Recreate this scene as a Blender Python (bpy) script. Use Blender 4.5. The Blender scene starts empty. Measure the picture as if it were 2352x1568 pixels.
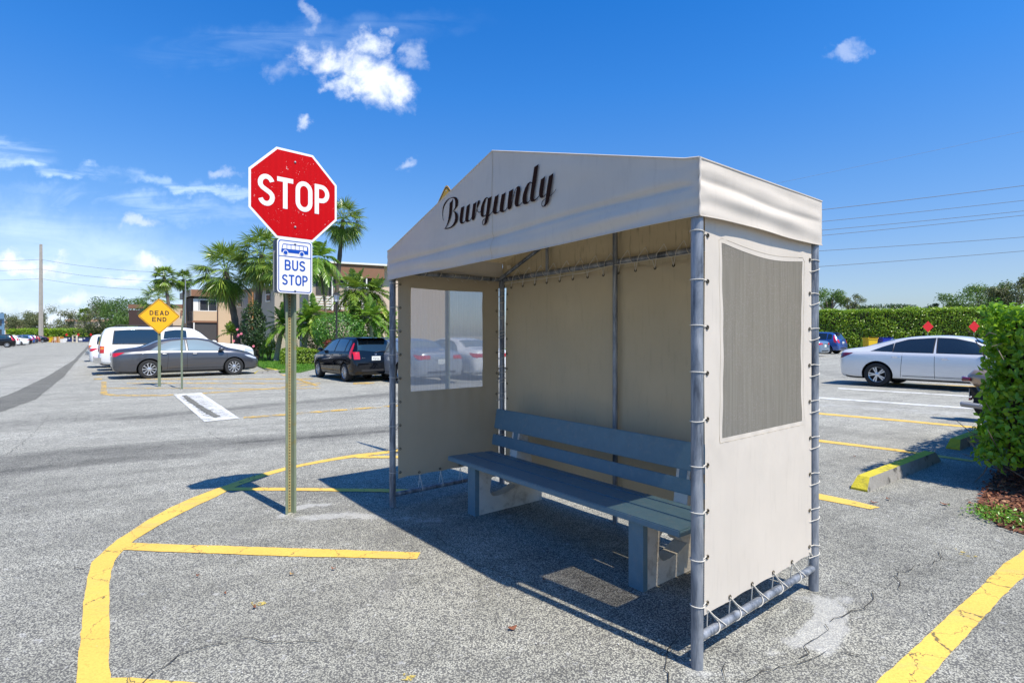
import bpy, bmesh, math, random
import numpy as np
from mathutils import Vector, Matrix
from mathutils.bvhtree import BVHTree
from mathutils.geometry import tessellate_polygon

random.seed(7); rng = np.random.default_rng(7)
scn = bpy.context.scene
PI = math.pi; R = math.radians

# ------------------------------------------------------------------ camera, world, sun
FP = 1261.0; CX = 1176.0; HY = 770.0; CAMH = 1.55       # focal length in px of a 2352 px wide picture
cam = bpy.data.cameras.new('camera'); camo = bpy.data.objects.new('camera', cam)
scn.collection.objects.link(camo); scn.camera = camo
cam.sensor_width = 36.0; cam.lens = FP / 2352 * 36.0; cam.shift_y = -14.0 / 2352
cam.clip_start = 0.05; cam.clip_end = 5000
camo.location = (0, 0, CAMH); camo.rotation_euler = (PI / 2, 0, 0)

SUN_EL = R(59.3); SUN_DIR = Vector((0.710 * math.cos(SUN_EL), -0.704 * math.cos(SUN_EL), math.sin(SUN_EL)))
sl = bpy.data.lights.new('sun', 'SUN'); sl.energy = 5.0; sl.angle = R(0.55); sl.color = (1.0, 0.93, 0.82)
so = bpy.data.objects.new('sun', sl); scn.collection.objects.link(so)
so.rotation_euler = (-SUN_DIR).to_track_quat('-Z', 'Y').to_euler()
scn.view_settings.view_transform = 'Standard'; scn.view_settings.look = 'None'
scn.view_settings.exposure = 0.42; scn.view_settings.gamma = 1
scn.cycles.max_bounces = 8; scn.cycles.transparent_max_bounces = 16
scn.cycles.use_denoising = True

world = bpy.data.worlds.new('World'); scn.world = world; world.use_nodes = True


class NT:
    """small helper for node trees"""
    def __init__(s, nt): s.nt = nt; s.N = nt.nodes; s.L = nt.links
    def new(s, t, **k):
        n = s.N.new(t)
        for a, b in k.items(): setattr(n, a, b)
        return n
    def put(s, sock, v):
        if v is None: return
        if hasattr(v, 'links') or isinstance(v, bpy.types.NodeSocket): s.L.new(v, sock)
        else: sock.default_value = v
    def m(s, op, a, b=None, c=None, clamp=False):
        n = s.new('ShaderNodeMath', operation=op); n.use_clamp = clamp
        s.put(n.inputs[0], a); s.put(n.inputs[1], b); s.put(n.inputs[2], c)
        return n.outputs[0]
    def vm(s, op, a, b=None, out=0):
        n = s.new('ShaderNodeVectorMath', operation=op)
        s.put(n.inputs[0], a); s.put(n.inputs[1], b)
        return n.outputs[out]
    def noise(s, vec, scale, detail=4, rough=0.5, dist=0.0, out=0):
        n = s.new('ShaderNodeTexNoise'); s.put(n.inputs['Vector'], vec)
        n.inputs['Scale'].default_value = scale; n.inputs['Detail'].default_value = detail
        n.inputs['Roughness'].default_value = rough; n.inputs['Distortion'].default_value = dist
        return n.outputs[out]
    def voro(s, vec, scale, out='Distance', feature='F1'):
        n = s.new('ShaderNodeTexVoronoi', feature=feature); s.put(n.inputs['Vector'], vec)
        n.inputs['Scale'].default_value = scale
        return n.outputs[out]
    def ramp(s, f, stops, interp='LINEAR'):
        n = s.new('ShaderNodeValToRGB'); n.color_ramp.interpolation = interp
        e = n.color_ramp.elements
        while len(e) > 1: e.remove(e[0])
        for i, (p, c) in enumerate(stops):
            el = e[0] if i == 0 else e.new(p)
            el.position = p
            el.color = (c, c, c, 1) if isinstance(c, (int, float)) else (*c, 1)
        s.put(n.inputs[0], f)
        return n.outputs[0]
    def mix(s, f, a, b, mode='MIX'):
        n = s.new('ShaderNodeMix', data_type='RGBA', blend_type=mode)
        s.put(n.inputs[0], f)
        for i, v in ((6, a), (7, b)):
            if isinstance(v, (tuple, list)) and len(v) == 3: v = (*v, 1)
            s.put(n.inputs[i], v)
        return n.outputs[2]
    def smooth(s, v, a, b):
        n = s.new('ShaderNodeMapRange', interpolation_type='SMOOTHSTEP')
        s.put(n.inputs[0], v); n.inputs[1].default_value = a; n.inputs[2].default_value = b
        return n.outputs[0]
    def sep(s, v):
        n = s.new('ShaderNodeSeparateXYZ'); s.put(n.inputs[0], v); return n.outputs
    def comb(s, x, y, z):
        n = s.new('ShaderNodeCombineXYZ')
        for i, v in enumerate((x, y, z)): s.put(n.inputs[i], v)
        return n.outputs[0]


# ---- sky with clouds placed by direction
w = NT(world.node_tree); w.N.clear()
sky = w.new('ShaderNodeTexSky', sky_type='NISHITA'); sky.sun_disc = False
sky.sun_elevation = SUN_EL; sky.sun_rotation = math.atan2(SUN_DIR.x, SUN_DIR.y)
sky.altitude = 0; sky.air_density = 1.0; sky.dust_density = 0.9; sky.ozone_density = 2.2
tc = w.new('ShaderNodeTexCoord').outputs['Generated']
dx, dy, dz = w.sep(tc)
yy = w.m('MAXIMUM', w.m('ABSOLUTE', dy), 0.08)
U = w.m('DIVIDE', dx, yy); V = w.m('DIVIDE', dz, yy)
P2 = w.comb(U, V, 0.0)
nz = w.noise(P2, 9.0, 9, 0.62, 0.35)
nzf = w.noise(P2, 26.0, 7, 0.6, 0.5)
nzs = w.noise(w.comb(w.m('MULTIPLY', U, 1.0), w.m('MULTIPLY', V, 7.0), w.m('MULTIPLY', U, 0.6)), 3.2, 8, 0.6, 0.9)


wob = w.sep(w.vm('MULTIPLY', w.vm('SUBTRACT', w.noise(P2, 13.0, 6, 0.62, 0.0, 1), (0.5, 0.5, 0.5)), (0.13, 0.10, 0)))
UD = w.m('ADD', U, wob[0]); VD = w.m('ADD', V, wob[1])


def ell(px, py, rx, ry, rot=0.0):
    u = w.m('SUBTRACT', UD, (px - CX) / FP); v = w.m('SUBTRACT', VD, (HY - py) / FP)
    c, s_ = math.cos(rot), math.sin(rot)
    a = w.m('ADD', w.m('MULTIPLY', u, c), w.m('MULTIPLY', v, s_))
    b = w.m('SUBTRACT', w.m('MULTIPLY', v, c), w.m('MULTIPLY', u, s_))
    a = w.m('DIVIDE', a, rx / FP); b = w.m('DIVIDE', b, ry / FP)
    return w.m('SQRT', w.m('ADD', w.m('MULTIPLY', a, a), w.m('MULTIPLY', b, b)))


cl = None
def add_cloud(d):
    global cl
    cl = d if cl is None else w.m('MAXIMUM', cl, d)


for (px, py, rx, ry, st, rot) in [
        (770, 145, 105, 52, 0.95, -0.2), (850, 185, 125, 72, 1.0, -0.35), (845, 115, 70, 44, 0.9, 0.3), (905, 210, 72, 44, 0.95, 0), (790, 200, 60, 34, 0.9, 0),
        (960, 130, 45, 42, 0.42, 0), (660, 165, 50, 34, 0.25, 0), (702, 280, 30, 28, 0.6, 0), (703, 35, 26, 52, 0.35, 0.2),
        (905, 75, 26, 14, 0.35, 0.4), (512, 395, 52, 17, 0.4, 0), (928, 380, 36, 18, 0.4, 0.4), (1945, 118, 46, 26, 0.32, 0.6),
        (320, 512, 60, 22, 0.5, 0), (50, 600, 80, 30, 0.95, 0), (120, 610, 70, 26, 0.9, 0), (345, 606, 85, 24, 0.75, 0),
        (265, 646, 80, 22, 0.75, 0), (190, 690, 60, 24, 0.6, 0), (60, 700, 130, 22, 0.5, 0), (130, 738, 190, 20, 0.6, 0)]:
    d = ell(px, py, rx, ry, rot)
    v = w.m('SUBTRACT', w.m('ADD', w.m('MULTIPLY', nz, 1.75), w.m('MULTIPLY', nzf, 0.55)), w.m('MULTIPLY', d, 0.98))
    add_cloud(w.m('MULTIPLY', w.smooth(v, 0.18, 1.05), st))
hz = None
for (px, py, rx, ry, st, rot) in [
        (110, 385, 230, 24, 0.75, -0.1), (20, 350, 140, 46, 0.45, 0.0), (450, 430, 270, 22, 0.55, -0.16), (330, 470, 420, 40, 0.4, -0.1), (700, 90, 500, 60, 0.12, 0.1)]:
    d = ell(px, py, rx, ry, rot)
    v = w.m('MULTIPLY', w.smooth(w.m('SUBTRACT', 1.0, d), 0.0, 0.9), w.smooth(nzs, 0.36, 0.66))
    v = w.m('MULTIPLY', v, min(1.0, st * 1.25))
    hz = v if hz is None else w.m('MAXIMUM', hz, v)
veil = w.m('MULTIPLY', w.smooth(w.m('SUBTRACT', 1.0, ell(20, 680, 760, 260, -0.14)), 0.0, 0.55), w.m('ADD', 0.36, w.m('MULTIPLY', w.smooth(nzs, 0.3, 0.7), 0.34)))
hz = w.m('MAXIMUM', hz, veil)
skyc = w.new('ShaderNodeHueSaturation'); skyc.inputs['Saturation'].default_value = 1.12; skyc.inputs['Value'].default_value = 1.0
w.L.new(sky.outputs[0], skyc.inputs['Color'])
tintr = w.ramp(w.m('ABSOLUTE', dz), [(0.0, (0.84, 0.92, 1.14)), (0.10, (0.86, 0.93, 1.14)), (0.25, (0.62, 0.97, 1.33)), (0.40, (0.34, 0.97, 1.55)), (0.55, (0.16, 0.90, 1.60)), (0.8, (0.14, 0.72, 1.4))])
deep = w.mix(1.0, skyc.outputs[0], tintr, 'MULTIPLY')
shade = w.smooth(w.m('ADD', w.m('MULTIPLY', nz, 0.7), w.m('MULTIPLY', nzf, 0.3)), 0.32, 0.62)
cloudc = w.mix(shade, (5.6, 6.5, 8.0, 1), (8.6, 8.9, 9.4, 1))
c1 = w.mix(hz, deep, (6.0, 7.6, 9.6, 1))
c2 = w.mix(cl, c1, cloudc)
bg = w.new('ShaderNodeBackground'); bg.inputs[1].default_value = 0.104
w.L.new(c2, bg.inputs[0])
wo = w.new('ShaderNodeOutputWorld'); w.L.new(bg.outputs[0], wo.inputs[0])

# ------------------------------------------------------------------ materials
MATS = {}


def newmat(name):
    m = bpy.data.materials.new(name); m.use_nodes = True
    t = NT(m.node_tree); b = t.N['Principled BSDF']
    MATS[name] = m
    return m, t, b


def pbr(name, col, rough=0.6, metal=0.0, coat=0.0, spec=None, var=0.0, vscale=8.0, bump=0.0, bscale=60.0, emis=None, dirt=None):
    m, t, b = newmat(name)
    oc = t.new('ShaderNodeTexCoord').outputs['Object']
    c = (*col, 1)
    if var:
        n = t.noise(oc, vscale, 5, 0.6)
        f = t.m('ADD', t.m('MULTIPLY', t.m('SUBTRACT', n, 0.5), var * 2), 1.0)
        c = t.mix(1.0, c, t.comb(f, f, f), 'MULTIPLY')
    if dirt:
        n2 = t.noise(oc, dirt[1], 6, 0.65, 0.3)
        c = t.mix(t.m('MULTIPLY', t.smooth(n2, 0.5, 0.72), dirt[2]), c, (*dirt[0], 1))
    t.put(b.inputs['Base Color'], c)
    b.inputs['Roughness'].default_value = rough; b.inputs['Metallic'].default_value = metal
    b.inputs['Coat Weight'].default_value = coat; b.inputs['Coat Roughness'].default_value = 0.03
    if spec is not None: b.inputs['Specular IOR Level'].default_value = spec
    if bump:
        bn = t.new('ShaderNodeBump'); bn.inputs['Strength'].default_value = bump; bn.inputs['Distance'].default_value = 0.01
        t.put(bn.inputs['Height'], t.noise(oc, bscale, 4, 0.6)); t.L.new(bn.outputs[0], b.inputs['Normal'])
    if emis: b.inputs['Emission Color'].default_value = (*emis[0], 1); b.inputs['Emission Strength'].default_value = emis[1]
    return m


def asphalt(name, dark=False):
    m, t, b = newmat(name)
    oc = t.new('ShaderNodeTexCoord').outputs['Object']
    at = t.new('ShaderNodeAttribute', attribute_name='stain').outputs['Fac']
    big = t.noise(oc, 0.22, 5, 0.6, 0.4)
    mid = t.noise(oc, 1.7, 6, 0.62, 0.3)
    blot = t.noise(oc, 9.0, 5, 0.7, 0.2)
    stone = t.voro(oc, 120.0, 'Color')
    sv = t.sep(stone)[0]
    edge = t.voro(oc, 120.0, 'Distance')
    fine = t.noise(oc, 330.0, 2, 0.6)
    base = t.ramp(t.m('ADD', t.m('MULTIPLY', big, 0.55), t.m('MULTIPLY', mid, 0.45)),
                  [(0.34, (0.31, 0.302, 0.250)), (0.5, (0.39, 0.38, 0.317)), (0.66, (0.46, 0.448, 0.376))])
    spec = t.ramp(sv, [(0.0, 0.72), (0.35, 0.90), (0.7, 1.05), (0.9, 1.18), (1.0, 1.36)])
    c = t.mix(1.0, base, spec, 'MULTIPLY')
    c = t.mix(t.smooth(edge, 0.38, 0.62), c, (0.12, 0.118, 0.11))
    c = t.mix(1.0, c, t.ramp(blot, [(0.3, 0.80), (0.5, 0.98), (0.7, 1.12)]), 'MULTIPLY')
    c = t.mix(1.0, c, t.ramp(fine, [(0.3, 0.80), (0.7, 1.2)]), 'MULTIPLY')
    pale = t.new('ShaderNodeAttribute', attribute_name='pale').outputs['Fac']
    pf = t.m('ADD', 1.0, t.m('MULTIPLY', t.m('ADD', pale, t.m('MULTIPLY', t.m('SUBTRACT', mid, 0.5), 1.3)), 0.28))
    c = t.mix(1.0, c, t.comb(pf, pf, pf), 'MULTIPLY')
    # long streaks worn by traffic turning across the lot
    sx, sy, sz = t.sep(oc)
    ln1 = t.comb(t.m('MULTIPLY', t.m('ADD', t.m('MULTIPLY', sx, 0.89), t.m('MULTIPLY', sy, 0.46)), 0.22), t.m('MULTIPLY', t.m('SUBTRACT', t.m('MULTIPLY', sy, 0.89), t.m('MULTIPLY', sx, 0.46)), 2.6), 0.0)
    stk = t.noise(ln1, 1.0, 6, 0.65, 0.4)
    c = t.mix(1.0, c, t.ramp(stk, [(0.30, 0.78), (0.46, 0.97), (0.6, 1.05), (0.75, 1.10)]), 'MULTIPLY')
    oil = t.noise(oc, 0.9, 5, 0.7, 1.0)
    c = t.mix(t.m('MULTIPLY', t.smooth(oil, 0.57, 0.72), 0.42), c, (0.16, 0.155, 0.145))
    # whitish specks (limestone showing through)
    wn = t.noise(oc, 16.0, 3, 0.75)
    c = t.mix(t.m('MULTIPLY', t.smooth(wn, 0.60, 0.70), 0.42), c, (0.56, 0.555, 0.53))
    # rubber streaks, repaired and pale patches: vertex attribute, roughened by noise
    sn = t.noise(oc, 3.5, 6, 0.7, 0.4)
    f = t.m('ADD', at, t.m('MULTIPLY', t.m('SUBTRACT', sn, 0.5), t.m('MULTIPLY', t.m('ABSOLUTE', at), 1.2)))
    dk = t.m('MULTIPLY', t.m('MAXIMUM', f, 0.0), 0.62, clamp=True)
    ln_ = t.m('SUBTRACT', t.noise(oc, 7.0, 7, 0.75, 0.3), 0.5)
    lt = t.m('MULTIPLY', t.smooth(t.m('ADD', t.m('MULTIPLY', at, -1.0), t.m('MULTIPLY', ln_, 1.5)), 0.34, 0.72), 0.42)
    lt = t.m('MULTIPLY', lt, t.m('GREATER_THAN', t.m('MULTIPLY', at, -1.0), 0.02))
    c = t.mix(dk, c, t.mix(1.0, c, (0.20, 0.20, 0.21), 'MULTIPLY'))
    c = t.mix(lt, c, (0.52, 0.515, 0.49))
    if dark: c = t.mix(1.0, c, (0.62, 0.62, 0.62), 'MULTIPLY')
    t.put(b.inputs['Base Color'], c); b.inputs['Roughness'].default_value = 0.9
    b.inputs['Specular IOR Level'].default_value = 0.25
    bn = t.new('ShaderNodeBump'); bn.inputs['Strength'].default_value = 0.25; bn.inputs['Distance'].default_value = 0.005
    t.put(bn.inputs['Height'], t.m('SUBTRACT', t.m('MULTIPLY', fine, 0.5), edge)); t.L.new(bn.outputs[0], b.inputs['Normal'])
    return m


def roadpaint(name, col, wear):
    """paint on rough asphalt: cracked, chipped, transparent where it has worn off"""
    m, t, b = newmat(name)
    oc = t.new('ShaderNodeTexCoord').outputs['Object']
    n = t.noise(oc, 2.0, 5, 0.6)
    c = t.mix(t.smooth(n, 0.3, 0.7), (*[x * 0.9 for x in col], 1), (*col, 1))
    n2 = t.noise(oc, 90.0, 3, 0.7)
    c = t.mix(1.0, c, t.ramp(n2, [(0.25, 0.72), (0.5, 1.0), (0.75, 1.05)]), 'MULTIPLY')
    sm = t.noise(t.vm('MULTIPLY', oc, (1.0, 2.2, 1.0)), 1.6, 6, 0.72, 0.8)
    c = t.mix(t.m('MULTIPLY', t.smooth(sm, 0.50, 0.74), 0.42), c, (0.34, 0.29, 0.16))
    # fine cracks across
    wv = t.vm('ADD', oc, t.vm('MULTIPLY', t.noise(oc, 3.0, 5, 0.7, 0, 1), (0.35, 0.35, 0.0)))
    cr = t.voro(wv, 2.3, 'Distance', 'DISTANCE_TO_EDGE')
    c = t.mix(t.smooth(cr, 0.008, 0.003), c, (0.16, 0.13, 0.05))
    t.put(b.inputs['Base Color'], c); b.inputs['Roughness'].default_value = 0.75
    bn = t.new('ShaderNodeBump'); bn.inputs['Strength'].default_value = 0.5; bn.inputs['Distance'].default_value = 0.004
    t.put(bn.inputs['Height'], n2); t.L.new(bn.outputs[0], b.inputs['Normal'])
    chip = t.m('ADD', t.m('MULTIPLY', t.noise(oc, 26.0, 6, 0.75, 0.4), 0.6), t.m('MULTIPLY', t.noise(oc, 4.0, 3, 0.6), 0.4))
    al = t.smooth(chip, wear, wear + 0.03)
    t.put(b.inputs['Alpha'], al)
    return m


def fabric(name, col, trans=0.22, stain=0.0):
    m, t, b = newmat(name)
    oc = t.new('ShaderNodeTexCoord').outputs['Object']
    sc = t.vm('MULTIPLY', oc, (7.0, 7.0, 0.8))
    n = t.noise(oc, 2.2, 5, 0.6)
    c = t.mix(t.smooth(n, 0.3, 0.7), (*[x * 0.93 for x in col], 1), (*col, 1))
    if stain:
        st = t.noise(sc, 5.0, 5, 0.65)
        c = t.mix(t.m('MULTIPLY', t.smooth(st, 0.52, 0.72), stain), c, (0.12, 0.10, 0.075))
    t.put(b.inputs['Base Color'], c); b.inputs['Roughness'].default_value = 0.85
    b.inputs['Specular IOR Level'].default_value = 0.2
    wv = t.new('ShaderNodeTexWave', wave_type='BANDS', bands_direction='Z'); t.put(wv.inputs[0], oc); wv.inputs['Scale'].default_value = 120
    bn = t.new('ShaderNodeBump'); bn.inputs['Strength'].default_value = 0.22; bn.inputs['Distance'].default_value = 0.002
    t.put(bn.inputs['Height'], t.m('ADD', wv.outputs['Fac'], t.noise(oc, 300, 2))); t.L.new(bn.outputs[0], b.inputs['Normal'])
    tr = t.new('ShaderNodeBsdfTranslucent'); t.put(tr.inputs[0], t.mix(1.0, c, (1.0, 0.86, 0.60), 'MULTIPLY'))
    mx = t.new('ShaderNodeMixShader'); mx.inputs[0].default_value = trans
    t.L.new(b.outputs[0], mx.inputs[1]); t.L.new(tr.outputs[0], mx.inputs[2])
    t.L.new(mx.outputs[0], t.N['Material Output'].inputs[0])
    return m


def vinyl(name, clear, col, warm):
    """old clear plastic: dusty, streaked, partly see-through"""
    m, t, b = newmat(name)
    oc = t.new('ShaderNodeTexCoord').outputs['Object']
    st = t.noise(t.vm('MULTIPLY', oc, (9.0, 9.0, 0.35)), 6.0, 6, 0.7)
    sp = t.voro(oc, 95.0)
    spk = t.m('MULTIPLY', t.smooth(sp, 0.30, 0.16), t.smooth(t.noise(oc, 5.0, 3), 0.30, 0.52))
    c = t.ramp(st, [(0.3, tuple(x * 0.86 for x in col)), (0.55, col), (0.75, tuple(min(1, x * 1.12) for x in col))])
    c = t.mix(t.m('MULTIPLY', spk, 0.8), c, (0.72, 0.62, 0.60))
    df = t.new('ShaderNodeBsdfDiffuse'); t.put(df.inputs[0], c)
    tl = t.new('ShaderNodeBsdfTranslucent'); t.put(tl.inputs[0], c)
    tp = t.new('ShaderNodeBsdfTransparent'); tp.inputs[0].default_value = (*warm, 1)
    gl = t.new('ShaderNodeBsdfGlossy'); gl.inputs['Roughness'].default_value = 0.35; gl.inputs[0].default_value = (0.6, 0.6, 0.6, 1)
    a = t.new('ShaderNodeMixShader'); a.inputs[0].default_value = 0.5; t.L.new(df.outputs[0], a.inputs[1]); t.L.new(tl.outputs[0], a.inputs[2])
    g = t.new('ShaderNodeMixShader'); g.inputs[0].default_value = 0.06; t.L.new(a.outputs[0], g.inputs[1]); t.L.new(gl.outputs[0], g.inputs[2])
    mx = t.new('ShaderNodeMixShader')
    t.put(mx.inputs[0], t.m('ADD', clear, t.m('MULTIPLY', t.m('SUBTRACT', 0.5, st), 0.18)))
    t.L.new(g.outputs[0], mx.inputs[1]); t.L.new(tp.outputs[0], mx.inputs[2])
    t.L.new(mx.outputs[0], t.N['Material Output'].inputs[0])
    return m


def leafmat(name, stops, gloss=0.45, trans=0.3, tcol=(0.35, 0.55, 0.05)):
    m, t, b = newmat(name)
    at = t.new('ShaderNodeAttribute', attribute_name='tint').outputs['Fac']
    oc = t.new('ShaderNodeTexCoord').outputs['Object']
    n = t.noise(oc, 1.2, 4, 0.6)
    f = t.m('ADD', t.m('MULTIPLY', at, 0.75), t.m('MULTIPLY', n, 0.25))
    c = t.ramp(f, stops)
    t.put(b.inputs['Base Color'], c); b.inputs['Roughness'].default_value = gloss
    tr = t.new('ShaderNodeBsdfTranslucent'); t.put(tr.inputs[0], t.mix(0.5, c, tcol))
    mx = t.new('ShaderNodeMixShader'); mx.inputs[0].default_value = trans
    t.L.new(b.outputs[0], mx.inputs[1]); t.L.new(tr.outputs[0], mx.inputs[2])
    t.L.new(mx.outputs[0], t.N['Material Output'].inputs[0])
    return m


def galvan(name):
    m, t, b = newmat(name)
    oc = t.new('ShaderNodeTexCoord').outputs['Object']
    n = t.noise(t.vm('MULTIPLY', oc, (14, 14, 3.0)), 1.0, 6, 0.65, 0.6)
    n2 = t.noise(t.vm('MULTIPLY', oc, (30, 30, 2.5)), 2.0, 5, 0.7)
    c = t.ramp(n, [(0.34, (0.055, 0.065, 0.085)), (0.46, (0.16, 0.18, 0.21)), (0.6, (0.29, 0.31, 0.34)), (0.75, (0.44, 0.45, 0.46))])
    c = t.mix(t.m('MULTIPLY', t.smooth(n2, 0.5, 0.75), 0.45), c, (0.60, 0.59, 0.57))
    t.put(b.inputs['Base Color'], c); b.inputs['Metallic'].default_value = 0.35; b.inputs['Roughness'].default_value = 0.5
    return m


M_asph = asphalt('weathered_asphalt'); M_asphd = asphalt('fresh_asphalt', True)
M_yel = roadpaint('yellow_road_paint', (0.76, 0.485, 0.088), 0.345)
M_yelw = roadpaint('worn_yellow_road_paint', (0.70, 0.44, 0.09), 0.485)
M_blot = roadpaint('faded_yellow_blot', (0.55, 0.42, 0.10), 0.53)
M_whi = roadpaint('white_road_paint', (0.70, 0.70, 0.67), 0.42)
M_whiw = roadpaint('worn_white_paint', (0.62, 0.62, 0.60), 0.44)
M_crack = pbr('crack_dirt', (0.045, 0.04, 0.03), 1.0)
M_fab = fabric('cream_canvas', (0.645, 0.58, 0.495), 0.08, 0.07)
M_fabmil = fabric('mildewed_canvas', (0.56, 0.46, 0.30), 0.07, 0.55)
M_fabin = fabric('stained_shade_dark_canvas', (0.54, 0.455, 0.315), 0.10, 0.10)  # inner wall shade put into a darker canvas colour, with slight staining
M_fabln = fabric('shade_darkened_canvas', (0.49, 0.415, 0.30), 0.08, 0.0)  # left panel canvas darkened in colour for the shade inside
M_vinR = vinyl('dusty_vinyl', 0.36, (0.50, 0.46, 0.385), (0.92, 0.86, 0.74))
M_vinL = vinyl('hazy_vinyl', 0.27, (0.62, 0.62, 0.61), (0.95, 0.95, 0.93))
M_galv = galvan('galvanised_steel')
M_rope = pbr('white_cord', (0.62, 0.58, 0.50), 0.9)
M_eye = pbr('brass_eyelet', (0.10, 0.085, 0.06), 0.4, 0.8)
M_brown = pbr('brown_lettering', (0.032, 0.015, 0.011), 0.95, spec=0.05)
M_bench = pbr('blue_bench_paint', (0.105, 0.195, 0.245), 0.5, var=0.18, vscale=14, bump=0.25, bscale=90, dirt=((0.20, 0.24, 0.25), 26, 0.55))
M_conc = pbr('painted_concrete', (0.66, 0.61, 0.53), 0.85, var=0.15, vscale=9, bump=0.6, bscale=60, dirt=((0.17, 0.11, 0.06), 7, 0.55))
M_wsyel = pbr('yellow_concrete', (0.56, 0.47, 0.03), 0.85, var=0.2, bump=0.8, bscale=60, dirt=((0.14, 0.13, 0.05), 11, 0.8))
M_wsgr = pbr('stained_concrete', (0.27, 0.255, 0.23), 0.9, var=0.3, bump=0.8, bscale=50, dirt=((0.03, 0.028, 0.025), 7, 0.95))
M_red = pbr('red_sign_sheeting', (0.66, 0.003, 0.006), 0.35, coat=0.2, dirt=((0.75, 0.55, 0.55), 42, 0.0))
M_white = pbr('white_sign_sheeting', (0.78, 0.77, 0.74), 0.4, var=0.05)
M_blue = pbr('blue_sign_ink', (0.007, 0.07, 0.38), 0.6, spec=0.15)
M_syel = pbr('yellow_sign_sheeting', (0.86, 0.42, 0.006), 0.4, var=0.04)
M_blk = pbr('black_sign_ink', (0.02, 0.02, 0.018), 0.5)
M_alu = pbr('sign_aluminium', (0.30, 0.31, 0.33), 0.45, 0.5, var=0.1)
M_green = pbr('green_post_enamel', (0.205, 0.245, 0.165), 0.45, 0.1, var=0.2, vscale=12, dirt=((0.26, 0.21, 0.06), 14, 0.7))
M_rust = pbr('rusty_strip', (0.36, 0.29, 0.13), 0.7, var=0.3, vscale=40, dirt=((0.22, 0.09, 0.03), 30, 0.7))
M_hole = pbr('dark_hole', (0.006, 0.006, 0.006), 0.9)
M_glass = pbr('dark_car_glass', (0.012, 0.018, 0.02), 0.04, 0, 1.0, 0.8)
M_glass2 = pbr('reflection_pale_glass', (0.20, 0.24, 0.25), 0.05, 0, 1.0, 0.8)  # paleness painted in for sun reflection and the car seen behind
M_tyre = pbr('tyre_rubber', (0.018, 0.018, 0.018), 0.8, var=0.2)
M_rim = pbr('silver_rim', (0.62, 0.63, 0.65), 0.28, 0.75)
M_well = pbr('wheel_well', (0.008, 0.008, 0.008), 0.9)
M_seam = pbr('door_seam', (0.01, 0.01, 0.01), 0.8)
M_lampr = pbr('red_tail_lamp', (0.50, 0.006, 0.012), 0.12, 0, 1.0)
M_lampd = pbr('dark_red_tail_lamp', (0.14, 0.004, 0.012), 0.12, 0, 1.0)
M_lampo = pbr('amber_lamp', (0.75, 0.22, 0.02), 0.15, 0, 1.0)
M_lampw = pbr('clear_lamp', (0.60, 0.62, 0.64), 0.1, 0.2, 1.0)
M_trim = pbr('black_trim', (0.02, 0.02, 0.021), 0.55)
M_chrome = pbr('chrome', (0.75, 0.76, 0.78), 0.12, 1.0)
M_plate = pbr('white_plate', (0.70, 0.72, 0.68), 0.5, var=0.2, vscale=60)
M_tan = pbr('tan_stucco', (0.56, 0.405, 0.265), 0.9, var=0.06, vscale=1.0, bump=0.3, bscale=30)
M_taupe = pbr('taupe_block_wall', (0.42, 0.345, 0.27), 0.9, var=0.06, vscale=1.0)
M_rbrown = pbr('brown_fascia', (0.235, 0.115, 0.065), 0.8, var=0.08, vscale=2)
M_dbrown = pbr('dark_brown_tone', (0.075, 0.04, 0.03), 0.8)
M_orange = pbr('orange_wall', (0.58, 0.27, 0.10), 0.9)
M_offw = pbr('offwhite_trim', (0.74, 0.71, 0.66), 0.7)
M_wglass = pbr('window_glass', (0.035, 0.038, 0.045), 0.12, 0, 0.6)
M_screen = pbr('dark_screen', (0.055, 0.05, 0.05), 0.7, var=0.1, vscale=3)
M_peach = pbr('peach_stucco', (0.66, 0.40, 0.26), 0.9, var=0.05)
M_pinkw = pbr('pale_wall', (0.70, 0.58, 0.50), 0.9, var=0.05)
M_bluew = pbr('blue_wall', (0.14, 0.25, 0.36), 0.8)
M_trunk = pbr('palm_bark', (0.115, 0.09, 0.068), 0.95, var=0.4, vscale=6, bump=1.0, bscale=18)
M_trunkp = pbr('pale_palm_bark', (0.36, 0.32, 0.26), 0.95, var=0.3, vscale=6, bump=1.0, bscale=18)
M_bark = pbr('grey_bark', (0.16, 0.13, 0.10), 0.95, var=0.3, vscale=5, bump=0.8, bscale=12)
M_pole = pbr('concrete_pole', (0.40, 0.36, 0.30), 0.9, var=0.2, vscale=1.5)
M_wire = pbr('wire', (0.05, 0.055, 0.06), 0.6)
M_binb = pbr('navy_dumpster', (0.012, 0.03, 0.12), 0.5)
M_biny = pbr('yellow_plastic', (0.78, 0.50, 0.01), 0.45)
M_binbl = pbr('blue_plastic', (0.01, 0.035, 0.42), 0.45)
M_card = pbr('brown_cardboard', (0.42, 0.23, 0.09), 0.9)
M_cream = pbr('cream_paint', (0.68, 0.60, 0.46), 0.7)
M_mulch = pbr('mulch', (0.14, 0.06, 0.035), 1.0, var=0.5, vscale=30, bump=1, bscale=60)
M_core = pbr('dark_hedge_core', (0.05, 0.038, 0.022), 1.0, var=0.4, vscale=20, bump=1, bscale=40)  # dark fill colour for the shaded inside of a hedge
M_lanew = pbr('lantern_glass', (0.62, 0.64, 0.66), 0.3)

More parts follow.
